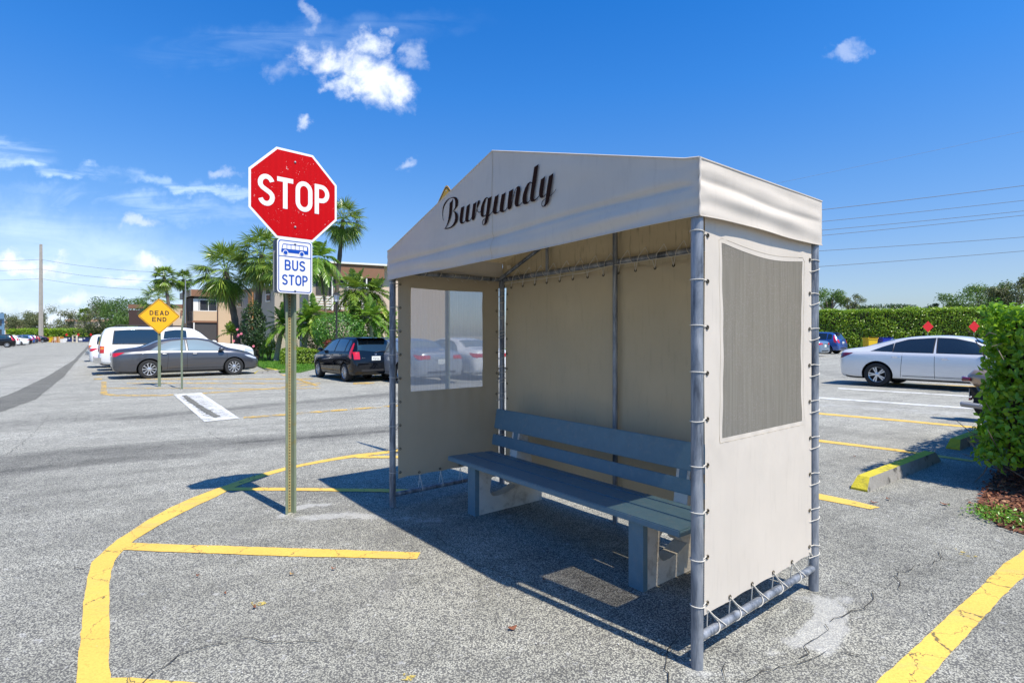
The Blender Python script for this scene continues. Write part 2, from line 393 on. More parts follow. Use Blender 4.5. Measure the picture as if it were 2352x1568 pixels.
G_sabal = leafmat('sabal_green', [(0.0, (0.03, 0.065, 0.012)), (0.35, (0.115, 0.20, 0.026)), (0.65, (0.25, 0.35, 0.045)), (0.85, (0.36, 0.40, 0.07)), (1.0, (0.50, 0.40, 0.09))], 0.3, 0.15)
G_date = leafmat('date_palm_green', [(0.0, (0.05, 0.11, 0.018)), (0.5, (0.19, 0.35, 0.045)), (0.85, (0.38, 0.50, 0.08)), (1.0, (0.42, 0.40, 0.06))], 0.35, 0.3)
G_shrub = leafmat('shrub_green', [(0.0, (0.02, 0.07, 0.012)), (0.5, (0.075, 0.21, 0.025)), (1.0, (0.24, 0.42, 0.05))], 0.3, 0.22)
G_darksh = leafmat('dark_shrub_green', [(0.0, (0.012, 0.03, 0.01)), (0.6, (0.03, 0.07, 0.018)), (1.0, (0.075, 0.14, 0.03))], 0.4, 0.15)
G_hedge = leafmat('ficus_hedge_green', [(0.0, (0.08, 0.15, 0.012)), (0.45, (0.23, 0.37, 0.025)), (0.8, (0.42, 0.54, 0.04)), (1.0, (0.62, 0.65, 0.07))], 0.28, 0.42)
G_near = leafmat('near_hedge_green', [(0.0, (0.05, 0.15, 0.008)), (0.4, (0.18, 0.38, 0.018)), (0.75, (0.38, 0.58, 0.03)), (1.0, (0.62, 0.68, 0.06))], 0.25, 0.5)
G_yel = leafmat('yellow_green_shrub', [(0.0, (0.06, 0.12, 0.01)), (0.5, (0.22, 0.34, 0.02)), (1.0, (0.5, 0.55, 0.05))], 0.4, 0.3)
G_olive = leafmat('olive_tree_green', [(0.0, (0.055, 0.06, 0.028)), (0.5, (0.115, 0.125, 0.055)), (1.0, (0.19, 0.21, 0.08))], 0.6, 0.2)
G_tree = leafmat('tree_green', [(0.0, (0.03, 0.065, 0.015)), (0.5, (0.08, 0.16, 0.025)), (1.0, (0.17, 0.27, 0.045))], 0.45, 0.25)
G_grass = leafmat('lawn_green', [(0.0, (0.035, 0.11, 0.008)), (0.5, (0.09, 0.24, 0.015)), (1.0, (0.2, 0.36, 0.03))], 0.6, 0.3)
G_red = leafmat('red_leaves', [(0.0, (0.08, 0.006, 0.01)), (1.0, (0.35, 0.02, 0.03))], 0.4, 0.2, (0.5, 0.02, 0.02))
G_chip = leafmat('mulch_chips', [(0.0, (0.05, 0.02, 0.012)), (0.5, (0.19, 0.065, 0.035)), (0.85, (0.36, 0.17, 0.08)), (1.0, (0.45, 0.34, 0.2))], 0.9, 0.0)
M_lawn = pbr('lawn_soil', (0.075, 0.17, 0.018), 0.95, var=0.3, vscale=2.5, bump=0.8, bscale=50)


def carpaint(name, col, metal=0.0, dark=False):
    m, t, b = newmat(name)
    b.inputs['Base Color'].default_value = (*col, 1); b.inputs['Metallic'].default_value = metal
    b.inputs['Roughness'].default_value = 0.32 if metal else 0.4
    if dark: b.inputs['Specular IOR Level'].default_value = 0.0; b.inputs['Roughness'].default_value = 0.2
    b.inputs['Coat Weight'].default_value = 1.0; b.inputs['Coat Roughness'].default_value = 0.03
    return m


P_grey = carpaint('charcoal_metallic', (0.085, 0.087, 0.098), 0.55)
P_white = carpaint('white_paint', (0.78, 0.78, 0.77))
P_black = carpaint('black_paint', (0.004, 0.005, 0.008), 0, True)
P_silver = carpaint('silver_metallic', (0.74, 0.735, 0.72), 0.25)
P_silv2 = carpaint('dull_silver', (0.40, 0.43, 0.48), 0.5)
P_blue = carpaint('blue_paint', (0.02, 0.085, 0.32), 0.3)
P_lblue = carpaint('steel_blue', (0.16, 0.25, 0.36), 0.4)
P_maroon = carpaint('maroon_paint', (0.14, 0.008, 0.02), 0.2)
P_navy = carpaint('navy_paint', (0.008, 0.014, 0.05), 0.2)

# ------------------------------------------------------------------ scene graph helpers
def gz(x, y=0.0):
    return 0.008 * max(0.0, min(x, 60) - 2.6) ** 1.0 if x > 2.6 else 0.0


def G(px, py):
    """ground point seen at a picture position (2352 px wide)"""
    z = 0.0
    for _ in range(6):
        Y = FP * (CAMH - z) / (py - HY); X = (px - CX) / FP * Y; z = gz(X)
    return Vector((X, Y, z))


def at(px, Y, z=None, py=None):
    X = (px - CX) / FP * Y
    if py is not None: z = CAMH + (HY - py) / FP * Y
    if z is None: z = gz(X)
    return Vector((X, Y, z))


def thing(name, label, cat, loc=(0, 0, 0), rz=0.0, group=None):
    o = bpy.data.objects.new(name, None); scn.collection.objects.link(o)
    o.location = loc; o.rotation_euler = (0, 0, rz); o.empty_display_size = 0.2
    o['label'] = label; o['category'] = cat
    if group: o['group'] = group
    return o


def tag(o, label=None, cat=None, group=None, kind=None):
    if label: o['label'] = label
    if cat: o['category'] = cat
    if group: o['group'] = group
    if kind: o['kind'] = kind
    return o


class MB:
    def __init__(s): s.v = []; s.f = []; s.m = []
    def add(s, vs, fs, mi=0):
        b = len(s.v); s.v += [tuple(p) for p in vs]
        for f in fs: s.f.append([b + i for i in f]); s.m.append(mi)
        return s
    def box(s, c, h, mi=0, ax=None):
        """centre, half sizes, optional 3 axes"""
        c = Vector(c); ax = ax or (Vector((1, 0, 0)), Vector((0, 1, 0)), Vector((0, 0, 1)))
        vs = [c + ax[0] * (h[0] * i) + ax[1] * (h[1] * j) + ax[2] * (h[2] * k) for i in (-1, 1) for j in (-1, 1) for k in (-1, 1)]
        return s.add(vs, [(0, 1, 3, 2), (4, 6, 7, 5), (0, 4, 5, 1), (2, 3, 7, 6), (0, 2, 6, 4), (1, 5, 7, 3)], mi)
    def tube(s, pts, r, n=12, mi=0, cap=True, closed=False):
        pts = [Vector(p) for p in pts]; N = len(pts)
        rs = r if isinstance(r, (list, tuple)) else [r] * N
        t0 = (pts[1] - pts[0]).normalized()
        u = t0.orthogonal().normalized(); rings = []
        for i, p in enumerate(pts):
            if closed: t = pts[(i + 1) % N] - pts[i - 1]
            else: t = pts[min(i + 1, N - 1)] - pts[max(i - 1, 0)]
            t = t.normalized() if t.length > 1e-9 else t0
            u = (u - t * u.dot(t))
            u = u.normalized() if u.length > 1e-6 else t.orthogonal().normalized()
            w_ = t.cross(u)
            rings.append([p + (u * math.cos(2 * PI * k / n) + w_ * math.sin(2 * PI * k / n)) * rs[i] for k in range(n)])
        vs = [q for ring in rings for q in ring]; fs = []
        for i in range(N if closed else N - 1):
            j = (i + 1) % N
            for k in range(n): fs.append((i * n + k, i * n + (k + 1) % n, j * n + (k + 1) % n, j * n + k))
        if cap and not closed: fs += [tuple(range(n))[::-1], tuple(range((N - 1) * n, N * n))]
        return s.add(vs, fs, mi)
    def grid(s, fn, nu, nv, mi=0, skip=None):
        vs = [fn(i / nu, j / nv) for i in range(nu + 1) for j in range(nv + 1)]
        fs = [(i * (nv + 1) + j, (i + 1) * (nv + 1) + j, (i + 1) * (nv + 1) + j + 1, i * (nv + 1) + j + 1)
              for i in range(nu) for j in range(nv) if not (skip and skip(i, j))]
        return s.add(vs, fs, mi)
    def lathe(s, prof, c, axis, n=32, mi=0, mis=None):
        axis = Vector(axis).normalized(); u = axis.orthogonal().normalized(); w_ = axis.cross(u); c = Vector(c); N = len(prof)
        vs = [c + axis * a + (u * math.cos(2 * PI * k / n) + w_ * math.sin(2 * PI * k / n)) * r for (a, r) in prof for k in range(n)]
        b = len(s.v); s.v += [tuple(p) for p in vs]
        for i in range(N - 1):
            for k in range(n):
                s.f.append([b + i * n + k, b + i * n + (k + 1) % n, b + (i + 1) * n + (k + 1) % n, b + (i + 1) * n + k])
                s.m.append(mis[i] if mis else mi)
        return s
    def poly(s, pts, mi=0):
        tr = tessellate_polygon([[Vector(p) for p in pts]])
        return s.add(pts, [tuple(t) for t in tr], mi)
    def prism(s, pts, ext, mi=0, mi2=None):
        """polygon extruded by a vector"""
        n = len(pts); ext = Vector(ext); tr = tessellate_polygon([[Vector(p) for p in pts]])
        A = [Vector(p) for p in pts]; B = [p + ext for p in A]
        s.add(A, [tuple(t) for t in tr], mi); s.add(B, [tuple(t)[::-1] for t in tr], mi)
        s.add(A + B, [(i, (i + 1) % n, n + (i + 1) % n, n + i) for i in range(n)], mi if mi2 is None else mi2)
        return s
    def build(s, name, mats, parent=None, smooth=False, sharp=None, world=False):
        me = bpy.data.meshes.new(name)
        off = parent.location if (parent and world) else Vector((0, 0, 0))
        vs = [(p[0] - off[0], p[1] - off[1], p[2] - off[2]) for p in s.v] if world and parent else s.v
        me.from_pydata(vs, [], s.f)
        if not isinstance(mats, (list, tuple)): mats = [mats]
        for mt in mats: me.materials.append(mt)
        me.polygons.foreach_set('material_index', s.m)
        bm = bmesh.new(); bm.from_mesh(me); bmesh.ops.recalc_face_normals(bm, faces=bm.faces); bm.to_mesh(me); bm.free()
        if smooth:
            me.polygons.foreach_set('use_smooth', [True] * len(me.polygons))
            me.set_sharp_from_angle(angle=R(sharp or 40))
        o = bpy.data.objects.new(name, me); scn.collection.objects.link(o)
        if parent: o.parent = parent
        return o


def fast(name, V_, F_, mat, tint=None, parent=None, smooth=False):
    """numpy mesh: V (n,3), F (m,k)"""
    V_ = np.asarray(V_, dtype=np.float32); F_ = np.asarray(F_, dtype=np.int32); m, k = F_.shape
    me = bpy.data.meshes.new(name)
    me.vertices.add(len(V_)); me.vertices.foreach_set('co', V_.ravel())
    me.loops.add(m * k); me.loops.foreach_set('vertex_index', F_.ravel())
    me.polygons.add(m); me.polygons.foreach_set('loop_start', np.arange(m, dtype=np.int32) * k)
    me.polygons.foreach_set('loop_total', np.full(m, k, dtype=np.int32))
    if smooth: me.polygons.foreach_set('use_smooth', np.ones(m, dtype=bool))
    me.update(calc_edges=True); me.materials.append(mat)
    if tint is not None:
        a = me.attributes.new('tint', 'FLOAT', 'FACE'); a.data.foreach_set('value', np.asarray(tint, dtype=np.float32))
    o = bpy.data.objects.new(name, me); scn.collection.objects.link(o)
    if parent: o.parent = parent
    return o


def unit(a): return a / np.maximum(np.linalg.norm(a, axis=-1, keepdims=True), 1e-9)


def leaves(C, D, Nrm, L, W, fold=0.25):
    """leaf blades: base C, direction D, normal N, length L, width W -> verts, quads (two per leaf)"""
    n = len(C); D = unit(D); S = unit(np.cross(D, Nrm)); Nn = np.cross(S, D)
    L = np.broadcast_to(L, (n,))[:, None]; W = np.broadcast_to(W, (n,))[:, None]
    mid = C + D * L * 0.45
    v = np.stack([C, mid + S * W * .5 + Nn * W * fold, C + D * L - Nn * L * .12, mid - S * W * .5 + Nn * W * fold, mid], 1).reshape(-1, 3)
    b = np.arange(n)[:, None] * 5
    f = np.concatenate([b + [0, 1, 2, 4], b + [0, 4, 2, 3]], 1).reshape(-1, 4)
    return v, f


def struct(name, mb, mat, smooth=False):
    o = mb.build(name, mat, None, smooth); o['kind'] = 'structure'; return o

# ------------------------------------------------------------------ ground (one sheet, tinted by tyre marks and patches)
def axis(a, b, s, far):
    core = np.arange(a, b + s * .5, s); out = []; x = b; st = s
    while x < far: st *= 1.35; x += st; out.append(x)
    neg = []; x = a; st = s
    while x > -far: st *= 1.35; x -= st; neg.append(x)
    return np.concatenate([np.array(neg[::-1]), core, np.array(out)])


xs = axis(-26, 16, 0.09, 900); ys = axis(-1, 38, 0.09, 900)
GX, GY = np.meshgrid(xs, ys, indexing='ij')
GZ = 0.008 * np.clip(np.minimum(GX, 60) - 2.6, 0, None)
stain = np.zeros_like(GX)


def gp(pts): return np.array([tuple(G(*p)[:2]) for p in pts])


def band(pts, width, amt, soft=0.5):
    """soft band along a ground polyline given in picture positions; width in metres"""
    P = gp(pts); best = np.full(GX.shape, 1e9)
    for a, b in zip(P[:-1], P[1:]):
        d = b - a; t = np.clip(((GX - a[0]) * d[0] + (GY - a[1]) * d[1]) / (d @ d), 0, 1)
        best = np.minimum(best, np.hypot(GX - a[0] - t * d[0], GY - a[1] - t * d[1]))
    q = np.clip((width / 2 - best) / (width / 2 * soft), 0, 1)
    global stain
    stain = stain + amt * q * q * (3 - 2 * q)


band([(-40, 1075), (150, 1045), (340, 1030), (620, 1010), (890, 985), (1500, 950)], 2.0, 0.75, 0.9)
band([(0, 1088), (200, 1062), (450, 1045)], 0.5, 0.55)
band([(-60, 985), (160, 960), (420, 952), (760, 925), (900, 905), (1500, 880)], 2.4, 0.42, 0.9)
band([(300, 960), (560, 935), (890, 905), (1300, 895)], 0.7, 0.45)
band([(160, 812), (300, 800), (360, 795)], 1.0, 0.3)
band([(0, 846), (90, 822), (190, 797)], 0.5, 0.5)
band([(560, 1015), (700, 1005), (890, 990)], 0.25, 0.5)
band([(-60, 910), (150, 850), (215, 795)], 6.0, -0.45, 0.9)
band([(0, 1000), (250, 1010), (500, 990), (880, 968)], 1.3, -0.35)
band([(60, 1500), (60, 1200), (300, 1080), (700, 1040)], 1.6, -0.22, 1.0)
band([(700, 1190), (790, 1180), (1000, 1195)], 0.35, -0.8, 0.9)
band([(640, 1185), (700, 1160), (740, 1160)], 0.14, -1.0)
band([(1880, 1380), (1910, 1430), (1880, 1480)], 0.22, -0.9)
band([(1740, 1500), (1850, 1460), (1940, 1370)], 0.18, -0.5)
band([(1650, 1530), (1760, 1450), (1850, 1380)], 0.16, 0.7)
band([(1700, 1470), (1840, 1350)], 0.25, -0.5)
band([(1600, 1545), (1660, 1530)], 0.25, -0.6)
band([(2000, 1180), (2250, 1200), (2352, 1250)], 1.0, -0.2)
band([(1890, 1180), (2100, 1300), (2250, 1400)], 1.4, 0.28, 1.0)
band([(1890, 930), (2352, 960)], 1.5, -0.5, 0.8)
band([(1880, 852), (1940, 862), (2200, 900)], 2.0, 0.45, 0.9)
band([(1890, 985), (2100, 1010), (2250, 1040)], 1.2, 0.32, 0.9)
band([(1250, 1290), (1450, 1400), (1560, 1440)], 0.7, 0.45, 1.0)
band([(1330, 1330), (1420, 1370)], 0.35, 0.4, 1.0)
band([(640, 1120), (900, 1140), (980, 1230)], 1.0, 0.25, 1.0)
nx, ny = GX.shape
Vg = np.stack([GX, GY, GZ], -1).reshape(-1, 3)
idx = np.arange(nx * ny).reshape(nx, ny)
Fg = np.stack([idx[:-1, :-1], idx[1:, :-1], idx[1:, 1:], idx[:-1, 1:]], -1).reshape(-1, 4)
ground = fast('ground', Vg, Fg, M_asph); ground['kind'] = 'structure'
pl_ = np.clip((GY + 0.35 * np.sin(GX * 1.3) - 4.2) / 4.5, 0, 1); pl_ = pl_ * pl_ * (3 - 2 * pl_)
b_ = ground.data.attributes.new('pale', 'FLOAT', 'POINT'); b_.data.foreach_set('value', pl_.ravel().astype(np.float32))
a_ = ground.data.attributes.new('stain', 'FLOAT', 'POINT'); a_.data.foreach_set('value', stain.ravel().astype(np.float32))

LIFT = 0.004
def mark(name, polys, mat, lift=1, jag=0.0):
    mb = MB(); k = 0
    for pts in polys:
        P = [G(*p) for p in pts]; Q = []
        for i, p in enumerate(P):
            q = P[(i + 1) % len(P)]; n = max(1, int((q - p).length / 0.06)) if jag else 1
            n = min(n, 160)
            for j in range(n):
                r = p.lerp(q, j / n)
                if jag and j: r = r + Vector((random.uniform(-1, 1), random.uniform(-1, 1), 0)) * jag
                r.z = gz(r.x) + LIFT * lift + 0.0005 * k; Q.append(r)
        mb.poly(Q); k += 1
    o = mb.build(name, mat); o['kind'] = 'structure'
    return o


def S5(p): return [(x * 0.4334, 940.8 + y * 0.4334) for x, y in p]
def S6(p): return [(1803.2 + x * 0.4, 940.8 + y * 0.4) for x, y in p]
def S2(p): return [(219.5 + x / 6, 689.9 + y / 6) for x, y in p]
def S7(p): return [(1842.4 + x * .25, 588 + y * .25) for x, y in p]


curve = S5([(395, 1560), (405, 1447), (425, 1250), (440, 1050), (455, 950), (470, 870), (485, 810), (550, 750), (620, 690), (700, 640), (800, 575), (900, 520),
            (1000, 475), (1100, 435), (1200, 400), (1300, 365), (1400, 335), (1500, 308), (1700, 268), (1800, 250), (1900, 235), (2000, 225), (2110, 210), (2300, 195),
            (2300, 208), (2110, 224), (2000, 238), (1860, 255), (1760, 270), (1600, 300), (1500, 325), (1400, 355), (1300, 390), (1230, 415), (1150, 460), (1050, 505),
            (950, 555), (830, 620), (715, 690), (660, 740), (615, 790), (590, 850), (578, 950), (578, 1200), (583, 1447), (590, 1560)])
l1 = S5([(668, 706), (2228, 757), (2210, 792), (1500, 777), (652, 744)])
l2 = S5([(1225, 412), (2222, 422), (2205, 440), (1600, 430), (1205, 429)])
l3 = S5([(1858, 247), (2110, 245), (2300, 245), (2300, 256), (2110, 257), (1900, 257)])
l4 = S5([(575, 1425), (700, 1423), (830, 1433), (1400, 1480), (1400, 1560), (575, 1500)])
mark('road_marking', [curve, l1, l2, l3, l4], M_yel, 1, 0.004)
mark('road_marking', [S6([(525, 1568), (935, 1185), (1130, 1010), (1270, 875), (1340, 833), (1500, 700), (1500, 860), (1372, 955), (1240, 1080), (1100, 1240), (950, 1400), (800, 1568), (600, 1800), (300, 1800)]),
                      S6([(192, 482), (230, 490), (400, 525), (545, 562), (490, 572), (380, 550), (192, 515), (100, 495), (100, 462)])], M_yel, 1, 0.004)
mark('road_marking', [S6([(0, -1), (200, 18), (660, 57), (1120, 100), (1300, 118), (1300, 127), (1120, 109), (660, 67), (200, 27), (0, 8)]),
                      S6([(0, 146), (195, 172), (630, 225), (1080, 290), (1080, 301), (630, 237), (195, 185), (0, 157)]),
                      S7([(820, 1163), (1460, 1190), (1900, 1212), (1900, 1225), (1460, 1203), (820, 1178)])], M_yel, 1, 0.004)
mark('road_marking', [S6([(850, 765), (960, 790), (1110, 845), (1060, 850), (960, 815), (860, 780)])], M_blot, 1, 0.004)
mark('road_marking', [S7([(330, 1210), (1500, 1281), (2000, 1310), (2000, 1318), (1500, 1289), (330, 1219)]),
                      S7([(0, 1288), (160, 1297), (1490, 1388), (2000, 1425), (2000, 1438), (1490, 1400), (160, 1308), (0, 1298)])], M_whi, 1, 0.004)
mark('road_marking', [S2([(80, 1118), (150, 1118), (150, 1230), (165, 1285), (300, 1298), (900, 1300), (1450, 1272), (2300, 1218), (3000, 1150), (3000, 1165), (2300, 1232), (1450, 1288), (900, 1317), (300, 1318), (120, 1306), (66, 1290), (75, 1200)]),
                      S2([(160, 1204), (1200, 1202), (2352, 1215), (3100, 1200), (3100, 1212), (2352, 1228), (1200, 1214), (160, 1216)]),
                      S2([(430, 1136), (1200, 1133), (2352, 1138), (3100, 1135), (3100, 1146), (2352, 1150), (1200, 1145), (430, 1147)]),
                      S2([(560, 1080), (1300, 1078), (2352, 1076), (3000, 1076), (3000, 1087), (2352, 1087), (1300, 1089), (560, 1091)]),
                      S2([(0, 1015), (90, 1018), (95, 1034), (0, 1031)]), S2([(-20, 1074), (90, 1074), (90, 1092), (-20, 1090)]),
                      S2([(700, 1022), (2300, 990), (2300, 1000), (700, 1034)])], M_yelw, 1, 0.01)
def SM(p): return [(548.8 + x * .375, 627.2 + y * .375) for x, y in p]
mark('road_marking', [SM([(245, 618), (270, 618), (495, 688), (465, 692)]), SM([(700, 672), (830, 668), (830, 678), (700, 682)]), SM([(830, 622), (960, 640), (960, 650), (830, 632)]),
                      SM([(30, 882), (918, 812), (1500, 770), (1500, 778), (918, 821), (30, 892)])], M_yelw, 2, 0.01)
# worn white rectangle by the stop line
mark('road_marking', [[(398, 906), (462, 902), (550, 961), (470, 969)]], M_whiw, 1, 0.01)
mark('road', [[(428, 920), (440, 919), (508, 958), (492, 961)], [(418, 909), (428, 908), (470, 938), (458, 940)]], M_asphd, 3, 0.02)
mark('road_marking', [[(398, 906), (462, 902), (466, 907), (405, 911)], [(462, 902), (550, 961), (540, 962), (455, 905)], [(470, 969), (460, 962), (538, 956), (550, 961)], [(398, 906), (406, 908), (478, 965), (470, 969)]], M_whi, 2, 0.006)
# repaired dark strip in the lane
band_pts = [(-60, 955), (0, 913), (42, 897), (111, 863), (168, 828), (192, 804), (207, 787), (214, 787), (205, 797), (180, 825), (147, 864), (80, 918), (0, 946), (-60, 985)]
o = mark('road', [band_pts], M_asphd, 1, 0.03)


def crack(pts, wd=0.0032):
    P = [G(*p) for p in pts]; Q = []
    for a, b in zip(P[:-1], P[1:]):
        n = max(2, int((b - a).length / 0.05))
        for j in range(n): Q.append(a.lerp(b, j / n) + Vector((random.uniform(-1, 1), random.uniform(-1, 1), 0)) * 0.022)
    A = []; B = []
    for i, q in enumerate(Q):
        t = (Q[min(i + 1, len(Q) - 1)] - Q[max(i - 1, 0)]).normalized(); s_ = Vector((-t.y, t.x, 0)) * wd * random.uniform(.25, 1)
        z = gz(q.x) + 0.0095
        A.append((q.x + s_.x, q.y + s_.y, z)); B.append((q.x - s_.x, q.y - s_.y, z))
    mb_c.add(A + B, [(i, i + 1, len(A) + i + 1, len(A) + i) for i in range(len(A) - 1)])


mb_c = MB()
for p in (S6([(900, 820), (905, 850), (860, 880), (790, 890), (740, 905), (660, 940), (635, 960), (655, 1010), (615, 1050)]),
          S6([(510, 1050), (490, 1120), (440, 1140), (370, 1170), (290, 1210), (250, 1240)]), S6([(250, 1240), (170, 1310), (130, 1400), (60, 1470)]),
          S6([(280, 975), (350, 1000), (440, 1035)]), S6([(500, 480), (700, 540), (850, 575), (1020, 610), (1140, 640)]),
          S5([(1955, 535), (1980, 555), (2060, 570), (2100, 575)]), S5([(1580, 545), (1640, 550), (1710, 550)]),
          S5([(0, 365), (150, 355), (330, 340)]), S5([(265, 20), (220, 80), (120, 180), (30, 240)]), S5([(415, 20), (395, 70)]), S5([(430, 505), (560, 487)]),
          [(1540, 1568), (1520, 1540), (1545, 1480), (1560, 1440)], [(330, 1568), (420, 1500), (560, 1470), (760, 1480)], [(1000, 1230), (1080, 1290), (1240, 1350)],
          [(0, 1330), (120, 1300), (210, 1310)], [(1890, 1230), (1960, 1260), (2080, 1250), (2180, 1290), (2352, 1300)], [(1700, 1568), (1790, 1530), (1900, 1500), (2020, 1510)],
          [(1660, 1640), (1661, 1560), (1663, 1510)], S5([(1100, 120), (1170, 160), (1350, 190)]),
          S7([(350, 1430), (500, 1410), (680, 1385)]), S2([(330, 900), (200, 1010), (0, 1080), (-100, 1180)])):
    crack(p)
o = mb_c.build('pavement_cracks', M_crack); o['kind'] = 'structure'

# ------------------------------------------------------------------ lettering
def arc(cx, cy, rx, ry, a0, a1, n=10):
    return [(cx + rx * math.cos(R(a0 + (a1 - a0) * i / n)), cy + ry * math.sin(R(a0 + (a1 - a0) * i / n))) for i in range(n + 1)]


def glyph(ch, W, H, w_):
    x0, x1, y0, y1 = w_ / 2, W - w_ / 2, w_ / 2, H - w_ / 2; xm = W / 2; r = (x1 - x0) / 2; ym = H / 2
    if ch == 'O': return [(arc(xm, y1 - r * 1.15, r, r * 1.15, 0, 180, 12) + arc(xm, y0 + r * 1.15, r, r * 1.15, 180, 360, 12), True)]
    if ch == 'S':
        q = (y1 - y0) / 4
        return [(arc(xm, y1 - q, r, q, 18, 200, 12) + [(xm - r * .62, ym + q * .32), (xm + r * .62, ym - q * .32)] + arc(xm, y0 + q, r, q, 20, -162, 12), False)]
    if ch == 'T': return [([(0, y1), (W, y1)], False), ([(xm, 0), (xm, H - w_)], False)]
    if ch == 'P':
        q = (y1 - H * .46) / 2
        return [([(x0, 0), (x0, H)], False), ([(x0 + w_ / 2, y1)] + arc(x1 - q * .9, y1 - q, q * .9, q, 90, -90, 10) + [(x0 + w_ / 2, y1 - 2 * q)], False)]
    if ch == 'B':
        q = (y1 - ym) / 2; q2 = (ym - y0) / 2
        return [([(x0, 0), (x0, H)], False), ([(x0 + w_ / 2, y1)] + arc(x1 - q * .95, y1 - q, q * .8, q, 90, -90, 10) + [(x0 + w_ / 2, ym)], False),
                ([(x1 - q * 1.1, ym)] + arc(x1 - q2 * .9, y0 + q2, q2 * .9, q2, 90, -90, 10) + [(x0 + w_ / 2, y0)], False)]
    if ch == 'U': return [([(x0, H), (x0, y0 + r)] + arc(xm, y0 + r, r, r, 180, 360, 12) + [(x1, y0 + r), (x1, H)], False)]
    if ch == 'D':
        q = r * 1.3
        return [([(x0, 0), (x0, H)], False), ([(x0 + w_ / 2, y1), (x1 - q, y1)] + arc(x1 - q, y1 - q, q, q, 90, 0, 8) + arc(x1 - q, y0 + q, q, q, 0, -90, 8) + [(x0 + w_ / 2, y0)], False)]
    if ch == 'E': return [([(x0, 0), (x0, H)], False), ([(w_, y1), (W, y1)], False), ([(w_, y0), (W, y0)], False), ([(w_, ym), (W * .88, ym)], False)]
    if ch == 'F': return [([(x0, 0), (x0, H)], False), ([(w_, y1), (W, y1)], False), ([(w_, ym), (W * .85, ym)], False)]
    if ch == 'A': return [([(x0, 0), (xm, H)], False), ([(xm, H), (x1, 0)], False), ([(W * .24, H * .27), (W * .76, H * .27)], False)]
    if ch == 'N': return [([(x0, 0), (x0, H)], False), ([(x1, 0), (x1, H)], False), ([(x0, H - w_ * .3), (x1, w_ * .3)], False)]
    if ch == 'H': return [([(x0, 0), (x0, H)], False), ([(x1, 0), (x1, H)], False), ([(w_, ym), (W - w_, ym)], False)]
    if ch == 'I': return [([(xm, 0), (xm, H)], False)]
    if ch == 'L': return [([(x0, 0), (x0, H)], False), ([(w_, y0), (W, y0)], False)]
    if ch == 'Y': return [([(x0, H), (xm, ym)], False), ([(x1, H), (xm, ym), (xm, 0)], False)]
    if ch == '1': return [([(xm, 0), (xm, H), (x0, H * .8)], False)]
    if ch == '2': return [(arc(xm, y1 - r, r, r, 170, -30, 8) + [(x0, y0), (W, y0)], False)]
    if ch == '6': return [(arc(xm, y0 + r, r, r, 0, 360, 12) + [], True), ([(x0, y0 + r), (x0 + r * .3, ym + r * .5), (x1, H)], False)]
    return []


def ribbon(mb, pts, closed, w_, O, ux, uy, nz_, mi=0):
    n = len(pts); P = [Vector((p[0], p[1])) for p in pts]; A = []; B = []
    for i in range(n):
        a = P[i - 1] if (i or closed) else P[i]; b = P[(i + 1) % n] if (i < n - 1 or closed) else P[i]
        d1 = (P[i] - a); d2 = (b - P[i])
        d1 = d1.normalized() if d1.length > 1e-9 else d2.normalized(); d2 = d2.normalized() if d2.length > 1e-9 else d1
        n1 = Vector((-d1.y, d1.x)); n2 = Vector((-d2.y, d2.x)); m = (n1 + n2)
        m = m.normalized() if m.length > 1e-6 else n1
        k = w_ / 2 / max(0.45, m.dot(n1))
        A.append(P[i] + m * k); B.append(P[i] - m * k)
    to = lambda p: O + ux * p.x + uy * p.y + nz_
    vs = [to(p) for p in A] + [to(p) for p in B]
    fs = [(i, (i + 1) % n, n + (i + 1) % n, n + i) for i in range(n if closed else n - 1)]
    mb.add(vs, fs, mi)


def text(mb, s, Wl, H, w_, gap, O, ux, uy, nrm, lift=0.002, mi=0):
    tot = sum((Wl * (0.45 if c in 'I1' else (1.1 if c in 'ANO' else 1.0))) for c in s if c != ' ') + gap * (len(s) - 1)
    x = -tot / 2; k = 0
    for c in s:
        cw = Wl * (0.45 if c in 'I1' else (1.1 if c in 'ANO' else 1.0))
        if c == ' ': x += Wl * .5; continue
        for pts, closed in glyph(c, cw, H, w_):
            ribbon(mb, [(x + px, py - H / 2) for px, py in pts], closed, w_, O, ux, uy, nrm * (lift + 0.00015 * (k % 5)), mi); k += 1
        x += cw + gap

# ------------------------------------------------------------------ stop sign assembly
UP = Vector((0, 0, 1))
nS = Vector((0.701, -0.713, 0)).normalized(); uS = Vector((0.713, 0.701, 0)).normalized()   # uS: reader's left to right
base = Vector((-1.922, 4.775, 0))
st = thing('stop_sign_post', 'red stop sign above a bus stop sign on green post', 'sign', base)


def uchannel(mb, c, u, n, zb, zt, wd=0.047, dp=0.032, mi=0):
    prof = [(-wd, 0), (-wd * .62, 0), (-wd * .30, -dp), (wd * .30, -dp), (wd * .62, 0), (wd, 0)]
    th = 0.004
    out = [c + u * a + n * b for a, b in prof]; inn = [c + u * a + n * (b - th) for a, b in prof][::-1]
    pts = [Vector((p.x, p.y, zb)) for p in out + inn]
    mb.prism(pts, UP * (zt - zb), mi)


mb = MB(); uchannel(mb, base, uS, nS, -0.02, 2.98)
# rusty perforated strip with holes
o = mb.build('post', [M_green], st, world=True)
mb = MB(); z0 = 0.04
sc = base - nS * 0.032
mb.box(sc + nS * 0.0015 + UP * 1.49, (0.0115, 0.0012, 1.48), 0, (uS, nS, UP))
zz = z0
while zz < 2.1:
    mb.lathe([(0, 0.0058), (0.0006, 0.0)], sc + nS * 0.0030 + UP * zz, nS, 10, 1); zz += 0.0254
mb.build('perforated_strip', [M_rust, M_hole], st, world=True)

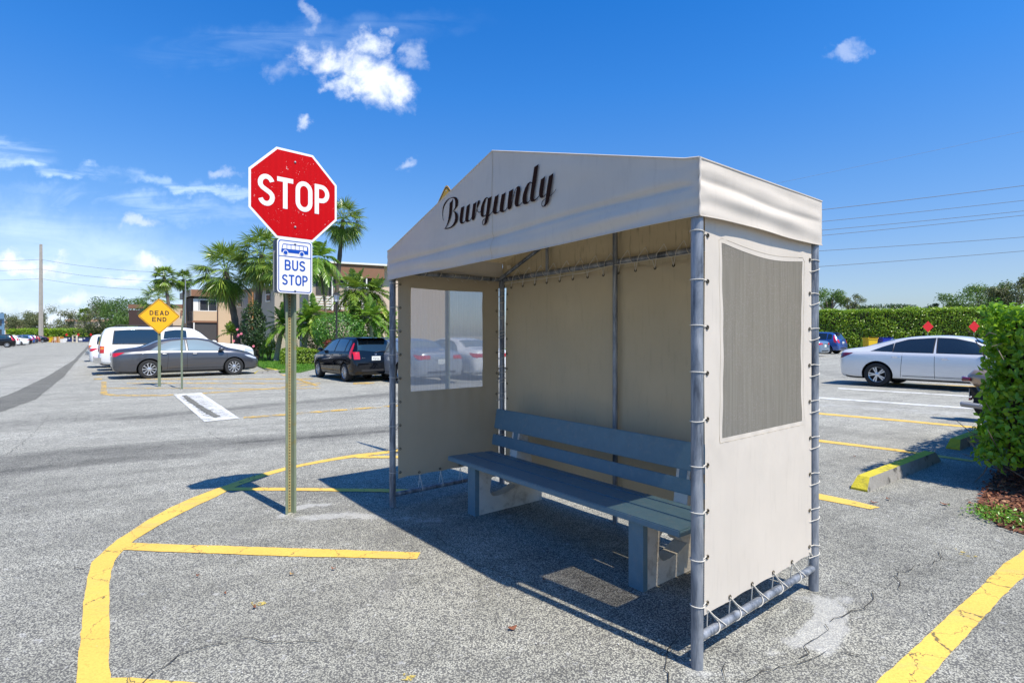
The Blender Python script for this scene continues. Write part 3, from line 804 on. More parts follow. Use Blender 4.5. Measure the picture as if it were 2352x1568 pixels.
cS = Vector((-1.868, 4.715, 2.747)) + nS * 0.012
def octa(r, off):
    return [cS + nS * off + uS * (r / math.cos(PI / 8) * math.cos(PI / 8 + k * PI / 4)) + UP * (r / math.cos(PI / 8) * math.sin(PI / 8 + k * PI / 4)) for k in range(8)]
# slight clockwise lean of the plate is absent; plate 30 in
mb = MB(); mb.prism(octa(0.381, 0), nS * -0.003); pl = mb.build('stop_plate', [M_white], st, world=True)
def chld(mb, name, mats, par, smooth=False):
    o = mb.build(name, mats, None, smooth); o.parent = par
    loc = par.location + (par.parent.location if par.parent else Vector((0, 0, 0)))
    me = o.data
    for v in me.vertices: v.co -= loc
    return o


# worn red face with scuffs
m_, t_, b_ = newmat('scuffed_red_sheeting')
oc_ = t_.new('ShaderNodeTexCoord').outputs['Object']
sc1 = t_.noise(t_.vm('MULTIPLY', oc_, (1, 1, 1)), 38, 4, 0.75, 1.2); sc2 = t_.noise(oc_, 7.0, 3, 0.6)
scf = t_.m('MULTIPLY', t_.smooth(sc1, 0.645, 0.68), t_.smooth(sc2, 0.47, 0.58))
wv_ = t_.new('ShaderNodeTexWave', wave_type='BANDS', bands_direction='X'); t_.put(wv_.inputs[0], oc_); wv_.inputs['Scale'].default_value = 9.0
redc = t_.mix(t_.m('MULTIPLY', wv_.outputs['Fac'], 0.4), (0.50, 0.002, 0.005, 1), (0.42, 0.0015, 0.004, 1))
t_.put(b_.inputs['Base Color'], t_.mix(scf, redc, (0.80, 0.62, 0.58))); b_.inputs['Roughness'].default_value = 0.6; b_.inputs['Specular IOR Level'].default_value = 0.1
mb = MB(); mb.add(octa(0.362, 0.0012), [tuple(range(8))]); chld(mb, 'red_face', [m_], pl)
mb = MB(); text(mb, 'STOP', 0.136, 0.262, 0.0385, 0.020, cS + UP * 0.004, uS, UP, nS, 0.0022); chld(mb, 'lettering', [M_white], pl)
mb = MB()
for dz_ in (0.285, -0.27): mb = MB(); mb.lathe([(0, 0.010), (0.004, 0.009), (0.007, 0.005), (0.008, 0)], cS + UP * dz_ + nS * 0.002, nS, 12); chld(mb, 'bolt', [M_alu], pl, True)

cB = Vector((-1.868, 4.715, 2.137)) + nS * 0.012
def rrect(c, w2, h2, r, off, u=uS, n=nS):
    p = []
    for sx, sz, a in ((1, 1, 0), (-1, 1, 90), (-1, -1, 180), (1, -1, 270)):
        for k in range(6):
            t = R(a + k * 18); p.append(c + n * off + u * (sx * (w2 - r) + r * math.cos(t)) + UP * (sz * (h2 - r) + r * math.sin(t)))
    return p
mb = MB(); mb.prism(rrect(cB, 0.1524, 0.2286, 0.030, 0.0), nS * -0.003); bp = mb.build('bus_stop_plate', [M_white], st, world=True)
mb = MB()
# blue border as a ring
A = rrect(cB, 0.1424, 0.2186, 0.024, 0.0012); B = rrect(cB, 0.1354, 0.2116, 0.018, 0.0012); n_ = len(A)
mb.add(A + B, [(i, (i + 1) % n_, n_ + (i + 1) % n_, n_ + i) for i in range(n_)])
ribbon(mb, [(-0.136, 0.0), (0.136, 0.0)], False, 0.006, cB + UP * 0.083, uS, UP, nS * 0.0015)
text(mb, 'BUS', 0.052, 0.088, 0.0125, 0.011, cB + UP * 0.010, uS, UP, nS, 0.0016)
text(mb, 'STOP', 0.048, 0.088, 0.0125, 0.0085, cB + UP * -0.115, uS, UP, nS, 0.0016)
Bp = lambda x, y, off: cB + UP * 0.143 + uS * x + UP * y + nS * off
mb.poly([Bp(x, y, 0.0014) for x, y in [(-0.118, -0.028), (-0.118, -0.01), (-0.106, 0.040), (-0.098, 0.045), (0.100, 0.045), (0.113, 0.037), (0.116, 0.02), (0.116, -0.030)]])
mb.build('bus_symbol_and_lettering', [M_blue], st, world=True).name = 'blue_lettering'
mb = MB()
for k in range(6):
    xa = -0.104 + k * 0.0355; xb = xa + 0.0305
    mb.poly([Bp(x, y, 0.0022) for x, y in ([(xa - 0.005, 0.003), (xb, 0.003), (xb, 0.037), (xa + 0.003, 0.037)] if k == 0 else [(xa, 0.003), (xb, 0.003), (xb, 0.037), (xa, 0.037)])])
for x in (-0.082, 0.058): mb.poly([Bp(x + 0.0225 * math.cos(a * PI / 10), -0.029 + 0.0225 * math.sin(a * PI / 10), 0.0024 + 0) for a in range(20)])
mb.build('bus_windows', [M_white], st, world=True)
for x in (-0.082, 0.058): mb = MB(); mb.poly([Bp(x + 0.017 * math.cos(a * PI / 10), -0.030 + 0.017 * math.sin(a * PI / 10), 0.0030) for a in range(20)]); mb.build('bus_wheel', [M_blue], st, world=True)
mb = MB()
for dz_ in (0.195, -0.205): mb = MB(); mb.lathe([(0, 0.009), (0.004, 0.008), (0.006, 0.004), (0.007, 0)], cB + UP * dz_ + nS * 0.002, nS, 12); mb.build('bolt', [M_alu], st, True, world=True)
# second plate bolted to the back of the post, only its grey edge shows
cB2 = cB - nS * 0.060 - uS * 0.010
mb = MB(); mb.prism(rrect(cB2, 0.1524, 0.2286, 0.030, 0.0), nS * -0.003); mb.build('rear_plate', [M_alu], st, world=True)

# ------------------------------------------------------------------ yellow diamond signs and thin posts
def diamond(loc, yaw, size, zc, label, txt=True, name='dead_end_sign', fit=0.03, tilt=0.0):
    d = thing(name, label, 'sign', loc)
    n = Vector((math.sin(yaw), -math.cos(yaw), 0)); u = Vector((math.cos(yaw), math.sin(yaw), 0)); b = Vector(loc)
    top = zc + (0.30 if txt else 0.36)
    mb = MB(); uchannel(mb, b - n * 0.006, u, n, b.z - .02, b.z + top, 0.04, 0.03); mb.build('post', [M_green], d, world=True)
    c = b + UP * zc + n * 0.004
    def dia(r, off, rc):
        p = []
        for k in range(4):
            a = k * 90; cx = (r - rc * 1.414) * math.cos(R(a)); cz = (r - rc * 1.414) * math.sin(R(a))
            for j in range(5):
                t = R(a - 45 + j * 22.5); p.append(c + n * off + u * (cx + rc * math.cos(t)) + UP * (cz + rc * math.sin(t)))
        return p
    r = size * .7071 + 0.005
    mb = MB(); mb.prism(dia(r, 0, .05), n * -.003); pl = mb.build('plate', [M_syel], d, world=True)
    mb = MB(); A = dia(r - .022, .002, .045); B = dia(r - .040, .002, .04); k = len(A)
    mb.add(A + B, [(i, (i + 1) % k, k + (i + 1) % k, k + i) for i in range(k)])
    if txt:
        text(mb, 'DEAD', 0.098, 0.135, 0.025, 0.030, c + UP * 0.098, u, UP, n, 0.0024)
        text(mb, 'END', 0.098, 0.135, 0.025, 0.030, c - UP * 0.098, u, UP, n, 0.0024)
    mb.build('lettering' if txt else 'border', [M_blk], d, world=True)
    for s_ in (1, -1): mb = MB(); mb.lathe([(0, .009), (.005, .007), (.007, 0)], c + UP * (r - .09) * s_ + n * .002, n, 10); mb.build('bolt', [M_alu], d, True, world=True)
    return d


pe = G(366, 876); pe.y *= .9; pe.x *= .9
diamond(at(366, 16.6), R(30), 0.76, 1.55 + (770 - 726) / FP * 16.6, 'yellow diamond sign reading DEAD END on a green post')
diamond(Vector((-0.775, 6.50, 0)), R(-50), 0.76, 2.80, 'yellow warning diamond peeking above the canopy from behind the shelter', False, 'warning_sign')
# bent bare post right of it
lb = at(418, 15.9)
t = thing('bare_sign_post', 'bare bent sign post standing right of the dead end sign', 'post', lb)
mb = MB(); mb.tube([lb + Vector((0, 0, -.02)), lb + Vector((-.01, 0, 1.2)), lb + Vector((0.0, 0, 1.75)), lb + Vector((.07, 0, 2.3)), lb + Vector((.10, 0, 2.75))], 0.028, 4)
mb.build('channel', [M_green], t, world=True)
mb = MB(); mb.tube([lb + Vector((.11, -.03, 1.9)), lb + Vector((.12, -.03, 3.2))], 0.014, 6); mb.build('rod', [M_alu], t, world=True)
# ------------------------------------------------------------------ bus shelter
FR = Vector((0.865, 2.566, 0)); FL = Vector((-1.08, 4.965, 0)); BR = Vector((1.84, 3.35, 0)); BL = FL + BR - FR
e1 = (FL - FR); L1 = e1.length; e1n = e1.normalized(); e2 = (BR - FR); L2 = e2.length; e2n = e2.normalized()
nF = -e2n        # outward normal of the front
nR_ = -e1n       # outward normal of the right side
shelter = thing('bus_shelter', 'cream canvas bus shelter with peaked canopy lettered Burgundy', 'bus shelter', FR.lerp(BL, .5))
def SP(t, s, z): return FR + e1 * t + e2 * s + UP * (z - 0.055 * t)
SW = dict(world=True)
for nm, (t, s, top) in {'a': (0, 0, 2.2), 'b': (1, 0, 2.2), 'c': (0, 1, 2.2), 'd': (1, 1, 2.2), 'e': (.5, 1, 2.66)}.items():
    mb = MB(); rr = 0.0285 if nm != 'e' else 0.021
    if nm == 'e': p0 = SP(t, s, 0) + e2n * -0.02
    else: p0 = SP(t, s, 0)
    p0.z = -0.02
    mb.tube([p0 + UP * (k * (top + .02 - 0.05 * t) / 12) for k in range(13)], rr, 20); mb.build('post', [M_galv], shelter, True, **SW)
ZB = 2.185   # eave rail height
def bar(name, a, b, r=0.021): mb = MB(); mb.tube([a.lerp(b, k / 10) for k in range(11)], r, 14); return mb.build(name, [M_galv], shelter, True, **SW)
bar('eave_rail', SP(0, 1, ZB), SP(1, 1, ZB), .024); bar('eave_rail', SP(0, 0, ZB + .02), SP(0, 1, ZB + .02)); bar('eave_rail', SP(1, 0, ZB), SP(1, 1, ZB)); bar('eave_rail', SP(0, 0, ZB + .03), SP(1, 0, ZB + .03))
bar('bottom_rail', SP(0, 0, .135), SP(0, 1, .135), .0205); bar('bottom_rail', SP(1, 0, .165), SP(1, 1, .165), .0205)
for s in (0.0, 1.0):   # rafters
    s_ = .03 if s == 0 else .97
    bar('rafter', SP(0.0, s_, ZB), SP(.5, s_, 2.76), .018); bar('rafter', SP(1, s_, ZB), SP(.5, s_, 2.76), .018)
bar('ridge_rail', SP(.5, .03, 2.76), SP(.5, .97, 2.76), .018)
bar('strut', SP(.768, .985, ZB), SP(.768, .985, 2.47), .016)
bar('strut', SP(.25, .985, ZB), SP(.25, .985, 2.45), .016)

# ---- canopy: front and rear gable faces, side valances, two roof slopes
OV = 0.034
def topz(t):
    e = 2.366; pk = 2.835
    return e + (pk - e) * (1 - abs(t - .5) * 2)
def wr(a, b, c): return math.sin(a * 7.1 + c) * math.sin(b * 5.3 + 1.7 * c)
def front(u, v):
    t = -OV / L1 + u * (1 + 2 * OV / L1); zt_ = topz(max(0, min(1, t))); zb = 2.100 + 0.004 * math.sin(u * 9)
    z = zb + (zt_ - zb) * v ** 1.0
    # row spacing: dense near the valance
    h = z - zb
    d = 0.010 * math.exp(-((h - .075) / .035) ** 2) * (1 + .5 * math.sin(u * 13)) - 0.013 * math.exp(-((h - .150 - .008 * math.sin(u * 6)) / .018) ** 2) \
        + 0.004 * math.sin(h * 60 + 5 * math.sin(u * 5)) * math.exp(-h / .12) + 0.003 * wr(u * 2, v * 2, 1)
    edge = min(u, 1 - u); d *= min(1, (zt_ - z) / .06, edge / .02)
    if edge < .03: d += 0.0025 * math.sin(h * 95) * (1 - edge / .03)
    return SP(t, 0, z) + nF * (OV + d)
def vmap(fn):   # concentrate rows low on the face
    return lambda u, v: fn(u, v ** 1.8)
mbc = MB(); mbc.grid(vmap(front), 90, 60)
def back(u, v):
    t = -OV / L1 + u * (1 + 2 * OV / L1); zt_ = topz(max(0, min(1, t))); zb = 2.10
    return SP(t, 1, zb + (zt_ - zb) * v) - nF * (OV + .004 * wr(u * 3, v * 3, 2))
mbc.grid(back, 30, 12, 1)
def sideval(tt, sg):
    def f(u, v):
        z = 2.10 + (2.366 - 2.10) * v
        d = 0.008 * math.exp(-((v - .40 + .10 * u) / .13) ** 2) * (.6 + .7 * math.sin(u * 3.3 + .2)) - 0.005 * math.exp(-((v - .62 + .14 * u - .03 * math.sin(u * 8)) / .06) ** 2) \
            + .0022 * math.sin(v * 16 + u * 5) + 0.002 * wr(u * 2.4, v * 1.2, 3)
        d *= min(1, (1 - v) / .2, (1 - u) / .04)
        if u < .05: d += .002 * math.sin(v * 26) * (1 - u / .05)
        return SP(tt, -OV / L2 + u * (1 + 2 * OV / L2), z + (0.0 if v else .006 * math.sin(u * 6))) + e1n * sg * (OV + d)
    return f
mbc.grid(sideval(0, -1), 60, 34); mbc.grid(sideval(1, 1), 30, 12)
def slope(a, b):
    def f(u, v):
        t = a + (b - a) * v; s = -OV / L2 + u * (1 + 2 * OV / L2)
        tt = -OV / L1 if (v == 0 and a == 0) else ((1 + OV / L1) if (v == 0) else t)
        return SP(tt, s, topz(max(0, min(1, t))) + 0.0 - .012 * math.sin(PI * u) * math.sin(PI * v))
    return f
mbc.grid(slope(0, .5), 14, 20, 1); mbc.grid(slope(1, .5), 14, 20, 1)
canopy = mbc.build('canopy', [M_fabin, M_fabmil], shelter, True, sharp=35, **SW)
canopy.data.materials[0] = M_fab
# hems and piping along edges
mb = MB()
c0 = [front(u / 40, 0) + nF * .002 for u in range(41)]; mb.tube(c0, .0028, 6)
c1_ = [sideval(0, -1)(u / 30, 0) + nR_ * .002 for u in range(31)]; mb.tube(c1_, .0028, 6)
mb.tube([front(1 * 0, v / 20) + nF * .003 + nR_ * .004 for v in range(21)], .006, 8)
mb.tube([front(u / 40, 1) + nF * .001 for u in range(41)], .0045, 6)
mb.tube([sideval(0, -1)(u / 30, 1) for u in range(31)], .0045, 6)
chld(mb, 'piping', [M_fab], canopy, True)
mb = MB()
mb.grid(lambda u, v: vmap(front)(.4995 + .0012 * u, v) + nF * .0025, 1, 60); chld(mb, 'seam', [M_fabin], canopy, True)
# script lettering: outline points measured from the picture, laid onto the canopy front
def q1(p): return [((1280 + x / 11.76) * .784, (560 + y / 11.76) * .784) for x, y in p]
def q2(p): return [((1450 + x / 10.455) * .784, (470 + y / 10.455) * .784) for x, y in p]
GL = [
 q1([(240,1035),(205,970),(188,850),(188,700),(200,560),(245,440),(320,330),(420,250),(500,215),(580,200),(650,208),(700,250),(728,320),(730,400),(715,500),(680,560),(620,630),(570,690),(545,700),(590,620),(622,560),(628,480),(628,380),(615,290),(590,250),(550,235),(500,240),(430,270),(350,360),(270,500),(225,640),(205,780),(205,880),(215,960),(240,1020)]),
 q1([(545,695),(600,690),(660,725),(705,780),(727,880),(720,980),(690,1070),(630,1150),(560,1220),(460,1275),(350,1303),(245,1305),(290,1285),(400,1260),(480,1225),(550,1150),(600,1050),(625,930),(622,820),(605,740),(570,710)]),
 q1([(550,265),(548,350),(525,620),(505,800),(460,950),(390,1120),(305,1275),(245,1305),(300,1240),(350,1130),(390,980),(420,740),(440,410),(500,350),(530,300)]),
 q1([(940,512),(905,760),(880,960),(875,1040),(895,1075),(925,1070),(975,1000),(985,1025),(925,1100),(860,1130),(810,1110),(780,1030),(778,960),(805,760),(830,575),(900,535)]),
 q1([(1140,435),(1105,720),(1080,900),(1078,960),(1090,1010),(1115,1015),(1150,980),(1190,910),(1200,940),(1140,1020),(1090,1060),(1040,1070),(990,1040),(975,960),(1000,740),(1028,520),(1100,470)]),
 q1([(1365,360),(1305,800),(1300,900),(1360,640),(1375,645),(1330,860),(1290,980),(1250,1010),(1210,985),(1195,920),(1215,740),(1250,445),(1320,405)]),
 q1([(1370,640),(1378,520),(1395,400),(1420,335),(1455,312),(1480,330),(1480,400),(1455,470),(1410,550),(1392,600),(1400,660),(1425,710),(1460,725),(1500,700),(1505,725),(1460,748),(1415,730),(1380,680)]),
 q1([(1770,240),(1740,215),(1700,220),(1640,270),(1570,400),(1520,560),(1505,700),(1510,830),(1540,880),(1580,895),(1640,880),(1690,835),(1685,800),(1650,845),(1630,855),(1610,830),(1600,760),(1620,600),(1650,430),(1690,290),(1720,245),(1745,250),(1765,280)]),
 q1([(1893,178),(1845,500),(1790,830),(1770,960),(1730,1080),(1680,1150),(1620,1180),(1580,1165),(1563,1100),(1570,1040),(1600,980),(1670,940),(1668,960),(1620,1000),(1590,1050),(1582,1110),(1595,1150),(1615,1160),(1640,1110),(1660,1000),(1690,830),(1720,600),(1760,250),(1830,220)]),
 q1([(1790,835),(1850,780),(1925,685),(1930,710),(1860,800),(1785,880)]),
 q1([(2130,108),(2095,400),(2060,560),(2045,640),(2045,710),(2075,740),(2100,735),(2165,665),(2170,690),(2100,765),(2020,800),(1965,785),(1930,720),(1930,640),(1960,440),(2005,190),(2070,160)]),
 q2([(335,968),(290,1250),(255,1480),(262,1535),(290,1545),(330,1510),(385,1435),(390,1462),(320,1555),(255,1590),(205,1590),(160,1560),(148,1500),(165,1330),(213,1050),(290,1010)]),
 q2([(570,868),(530,1150),(492,1430),(530,1250),(570,1100),(575,1120),(520,1400),(490,1480),(440,1505),(400,1490),(385,1420),(400,1250),(440,955),(520,905)]),
 q2([(500,1440),(525,1290),(560,1120),(600,970),(650,860),(695,805),(740,790),(775,812),(786,870),(775,980),(740,1170),(720,1320),(732,1358),(765,1362),(850,1268),(855,1290),(780,1375),(700,1420),(640,1410),(610,1340),(610,1270),(640,1080),(665,930),(682,860),(650,885),(610,1010),(575,1140),(540,1300),(510,1440)]),
 q2([(1145,690),(1110,660),(1070,665),(1010,710),(930,850),(870,1040),(850,1170),(855,1280),(880,1335),(920,1350),(980,1340),(1040,1290),(1085,1230),(1078,1205),(1040,1260),(1010,1280),(985,1265),(970,1200),(975,1110),(1000,960),(1040,800),(1080,700),(1110,690),(1140,720)]),
 q2([(1348,115),(1300,430),(1250,760),(1200,1080),(1198,1160),(1220,1200),(1255,1195),(1355,1085),(1360,1110),(1290,1200),(1220,1255),(1140,1275),(1095,1240),(1080,1170),(1100,980),(1150,640),(1215,205),(1290,160)]),
 q2([(1553,480),(1510,800),(1475,1030),(1485,1085),(1510,1090),(1580,1020),(1585,1045),(1500,1130),(1430,1160),(1385,1135),(1360,1070),(1365,950),(1418,590),(1490,540)]),
 q2([(1805,385),(1760,700),(1705,1060),(1690,1130),(1660,1270),(1610,1350),(1550,1405),(1490,1430),(1450,1410),(1435,1350),(1445,1280),(1480,1220),(1565,1170),(1560,1190),(1500,1235),(1465,1290),(1452,1360),(1475,1400),(1500,1405),(1540,1330),(1560,1210),(1580,1060),(1620,760),(1665,490),(1740,440)]),
 q2([(1700,1080),(1760,1040),(1830,960),(1885,875),(1895,885),(1830,985),(1760,1065),(1695,1105)])]
mb = MB(); PO = SP(.5, 0, 0) + nF * (OV + 0.0065)
C0 = Vector((0, 0, CAMH))
for k, g in enumerate(GL):
    pts = []
    for (px, py) in g:
        d = Vector(((px - CX) / FP, 1, (HY - py) / FP)); tt = (PO - C0).dot(nF) / d.dot(nF)
        pts.append(C0 + d * tt + nF * (0.0002 * k))
    mb.poly(pts)
chld(mb, 'lettering', [M_brown], canopy)

# ---- side panels with plastic windows; back panel; eyelets, cords
def panel(name, t_, sg, win, zlo, zhi, wmat, rp=0.0):
    """panel between front and rear post at t_; win = (s0,s1,z0,z1)"""
    s0, s1, z0, z1 = win
    n = e1n * sg
    us = sorted(set([round(x, 4) for x in np.linspace(.045, s0, 10)] + [round(x, 4) for x in np.linspace(s0, s1, 34)] + [round(x, 4) for x in np.linspace(s1, .968, 10)]))
    vs = sorted(set([round(x, 4) for x in np.linspace(zlo, z0, 30)] + [round(x, 4) for x in np.linspace(z0, z1, 40)] + [round(x, 4) for x in np.linspace(z1, zhi, 12)]))
    i0, i1 = us.index(round(s0, 4)), us.index(round(s1, 4)); j0, j1 = vs.index(round(z0, 4)), vs.index(round(z1, 4))
    def P(s, z):
        k = max(0, 1 - abs(z - z1) / .25) * (1 if s0 - .1 < s < s1 + .1 else 0)
        zz_ = z - k * 0.030 * math.sin(PI * min(1, max(0, (s - s0) / (s1 - s0)))) * (1 if rp else .2) - (k * .02 * (s - s0) / (s1 - s0) if rp else 0)
        ss = s + .001 * math.sin(z * 9) * max(0, 1 - abs(s - s0) / .1) + .0012 * math.sin(z * 19 + 1) * max(0, 1 - abs(s - s1) / .08)
        de = min(abs(s - s0), abs(s - s1)); inz = 1 if z > z0 - .1 else max(0, 1 - (z0 - .1 - z) / .2)
        d = .0014 * math.exp(-(de / .06) ** 2) * math.sin(z * 27 + s * 40) * inz + .004 * wr(s * 2, z, 2)
        if s0 < s < s1: d *= .35
        if z < z0: d += .0035 * math.sin(s * 55) * math.exp(-(z0 - z) / .16)
        zedge = zlo + .007 * abs(math.sin((s - .05) * PI * 5.5)) if z == zlo else zz_
        return SP(t_, ss, zedge) + n * (d + .004)
    mb = MB(); idm = {}
    vv = [P(s, z) for s in us for z in vs]; nv = len(vs)
    ff = [(i * nv + j, (i + 1) * nv + j, (i + 1) * nv + j + 1, i * nv + j + 1) for i in range(len(us) - 1) for j in range(nv - 1) if not (i0 <= i < i1 and j0 <= j < j1)]
    mb.add(vv, ff, 0)
    def eye(c, nn):
        mb.tube([c + nn * .003 + (e2n * math.cos(a * PI / 5) + UP * math.sin(a * PI / 5)) * .0085 for a in range(10)], .0032, 5, 1, closed=True)
    eyes = []
    for k in range(9):
        z = zlo + .055 + k * (zhi - zlo - .06) / 8.6
        for s in (.062, .945): c = P(s, z); eye(c, n); eye(c, -n); eyes.append((s, z, c))
    for s in (.22, .40, .58, .76): c = P(s, zlo + .025); eye(c, n); eye(c, -n)
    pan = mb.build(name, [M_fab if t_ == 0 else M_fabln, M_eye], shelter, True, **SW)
    # window sheet
    mb = MB(); uu = us[i0:i1 + 1]; zz_ = vs[j0:j1 + 1]; m_ = len(zz_)
    mb.add([P(s, z) - n * .0015 for s in uu for z in zz_], [(i * m_ + j, (i + 1) * m_ + j, (i + 1) * m_ + j + 1, i * m_ + j + 1) for i in range(len(uu) - 1) for j in range(m_ - 1)])
    wn = chld(mb, 'window', [wmat], pan, True)
    # stitched border around the window and hem lines
    mb = MB()
    for off in (.022,):
        loop = [(s0 - off, z) for z in np.linspace(z0 - off, z1 + off * .5, 24)] + [(s, z1 + off) for s in np.linspace(s0, s1, 20)] + [(s1 + off, z) for z in np.linspace(z1, z0 - off, 24)] + [(s, z0 - off) for s in np.linspace(s1, s0 - off, 20)]
        pts = [P(s, z) for s, z in loop]
        for sgn in (1, -1): mb.tube([p + n * .0006 * sgn for p in pts], .0007, 4, closed=True)
    chld(mb, 'stitching', [M_fabin], pan)
    return pan, P, eyes, wn


zlo = 0.225
panR, PR, eyR, winR = panel('side_panel', 0, -1, (.172, .862, 1.045, 2.005), zlo, 2.16, M_vinR, 1.0)
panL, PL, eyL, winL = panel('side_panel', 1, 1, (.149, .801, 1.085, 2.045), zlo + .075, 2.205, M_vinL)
# scribble on the left window
mb = MB()
def W(px, py):
    d = Vector(((933 + px / 5.553 - CX) / FP, 1, (HY - (642.9 + py / 5.553)) / FP)); o = SP(1, 0, 1) ; nn = e1n
    tt = (o - C0).dot(nn) / d.dot(nn); return C0 + d * (tt * .997)
for pts in ([(310,540),(315,620),(350,690),(395,700),(430,640)], [(320,580),(400,560)], [(230,490),(390,465)], [(415,560),(430,600),(460,618),(495,590),(508,500),(500,430),(470,385),(450,400)],
            [(605,435),(650,440),(660,480),(640,540),(680,590),(700,660),(712,680)], [(700,400),(712,450),(690,540),(690,640)], [(710,440),(760,405),(810,400),(760,425)], [(750,490),(790,455),(850,440)],
            [(565,605),(640,600),(740,595)], [(740,540),(735,620),(716,676)], [(650,520),(700,548),(740,500)], [(485,760),(520,800),(510,890)], [(600,735),(650,770),(688,845)], [(750,965),(745,1030)], [(520,980),(495,1010),(520,1025)]):
    Q = []
    for a, b in zip(pts[:-1], pts[1:]):
        for j in range(4): Q.append(W(a[0] + (b[0] - a[0]) * j / 4, a[1] + (b[1] - a[1]) * j / 4))
    Q.append(W(*pts[-1])); mb.tube(Q, .0022, 4)
M_scr = pbr('scratch', (0.16, 0.16, 0.155), 0.8)
chld(mb, 'scribble', [M_scr], winL)

# back panel
mb = MB()
def bk(u, v):
    t = .012 + u * .978; z = .235 + (2.125 - .235) * v
    return SP(t, 1, z) + e2n * (.026 + .006 * wr(u * 4, v * 2, .5) + .006 * math.exp(-((v - 1) / .05) ** 2) * math.sin(u * 70))
mb.grid(bk, 60, 40)
for k in range(17):
    c = bk(.03 + k * .0585, .985)
    mb.tube([c - e2n * .003 + (e1n * math.cos(a * PI / 5) + UP * math.sin(a * PI / 5)) * .009 for a in range(10)], .004, 5, 1, closed=True)
for zz_ in np.linspace(.05, .95, 12):
    for uu_ in (.008, .992):
        c = bk(uu_, zz_); mb.tube([c - e2n * .003 + (e1n * math.cos(a * PI / 5) + UP * math.sin(a * PI / 5)) * .008 for a in range(10)], .0032, 5, 1, closed=True)
backp = mb.build('back_panel', [M_fabin, M_eye], shelter, True, **SW)

# lacing cord: loops round the posts at each eyelet, zigzag on the bottom rail, spiral on the eave rails
def loop(mb, c, r, target, tilt=.0, rr=.0024):
    """cord from an eyelet round a vertical post centred at c and back"""
    d = target - Vector((c.x, c.y, target.z)); a0 = math.atan2(d.y, d.x)
    pts = [target]
    for k in range(15):
        a = a0 + .42 + (2 * PI - .84) * k / 14
        pts.append(Vector((c.x + r * math.cos(a), c.y + r * math.sin(a), target.z + tilt * math.sin(PI * k / 14) + .004)))
    pts.append(target + UP * .004)
    mb.tube(pts, rr, 6)


def lacing(pairs_front, pairs_back, tpos):
    mb = MB()
    for (s, z, c) in pairs_front + pairs_back:
        post = SP(tpos, 0 if s < .5 else 1, 0)
        loop(mb, post, .0315, c, random.uniform(-.012, .012))
        if s > .5: loop(mb, post, .0325, c + UP * -.07 + (post - c) * .35 * 0, .02)
    return mb
mbR = lacing([e for e in eyR if e[0] < .5], [e for e in eyR if e[0] > .5], 0)
for k, s in enumerate((.062, .22, .40, .58, .76, .945)):
    a = PR(s, zlo + .025) + nR_ * .003; b = SP(0, s + .03, .135)
    ring = [b + nR_ * (.0245 * math.cos(q)) + UP * (.0245 * math.sin(q)) + e2n * (.09 * (q + 2.6) / 6) for q in np.linspace(-2.6, 1.6, 10)]
    mbR.tube([a] + ring[::-1] + [a + UP * -.004], .003, 5)
    mbR.tube([a, a.lerp(b, .5) + e2n * .05, b + nR_ * .024 + e2n * .10], .003, 5)
mbR.build('lacing_cord', [M_rope], shelter, True, **SW)
mbL = lacing([e for e in eyL if e[0] < .5], [e for e in eyL if e[0] > .5], 1)
ef = [e for e in eyL if e[0] < .5]
for (s, z, c), (s2, z2, c2) in zip(ef[:-1], ef[1:]):
    post = SP(1, 0, 0); q = Vector((post.x, post.y, (z + z2) / 2 - .05)) - nF * 0 + nF * .031
    mbL.tube([c, c.lerp(q, .5) - UP * .03, q, q.lerp(c2, .5) + UP * .01, c2], .0022, 5)
for s in (.22, .40, .58, .76):
    a = PL(s, zlo + .10); b = SP(1, s, .165); mbL.tube([a, b + e2n * .02 - e1n * .024, b - UP * .024, b + e1n * .024, a + e2n * .01], .003, 5)
mbL.build('lacing_cord', [M_rope], shelter, True, **SW)
mb = MB()
for k in range(17):     # eave lacing at the back
    t = .018 + (.03 + k * .0585) * .964; c = bk(.03 + k * .0585, .985) - e2n * .004
    b = SP(t, 1, ZB)
    ring = [b - e2n * (.028 * math.cos(q)) + UP * (.028 * math.sin(q)) + e1n * (.05 * (q + 2) / 5) for q in np.linspace(-1.8, 2.6, 9)]
    mb.tube([c] + ring + [SP(t + .018, .99, ZB + .08)], .0026, 5)
    if k < 16: mb.tube([SP(t + .018, .99, ZB + .08), SP(t + .035, .975, ZB + .01), bk(.03 + (k + 1) * .0585, .985) - e2n * .004], .0026, 5)
for k in range(7):
    s = .12 + k * .13; b = SP(1, s, ZB); c = PL(s, 2.18)
    mb.tube([c - e1n * .002] + [b - e1n * (.026 * math.cos(q)) + UP * (.026 * math.sin(q)) + e2n * (.05 * (q + 2) / 5) for q in np.linspace(-1.8, 2.6, 9)] + [SP(1, s + .1, ZB - .05)], .0026, 5)
mb.tube([SP(.02, .985, ZB - .02), SP(.3, .975, ZB - .03), SP(.52, .97, ZB - .03), SP(.6, .975, ZB - .055), SP(.98, .985, ZB - .05)], .0028, 5)
for k in range(11):
    z = .3 + k * .165; b = SP(1, 1, z); mb.tube([b + (e1n * math.cos(q) + e2n * math.sin(q)) * .031 + UP * .01 * math.sin(q * 1) for q in np.linspace(0, 2 * PI, 13)[:-1]], .003, 5, closed=True)
mb.build('lacing_cord', [M_rope], shelter, True, **SW)
mb = MB(); mb.box(SP(.955, .985, 2.30), (.032, .001, .02), 0, (e1n, e2n, UP)); mb.build('tag', [M_cream], shelter, **SW)

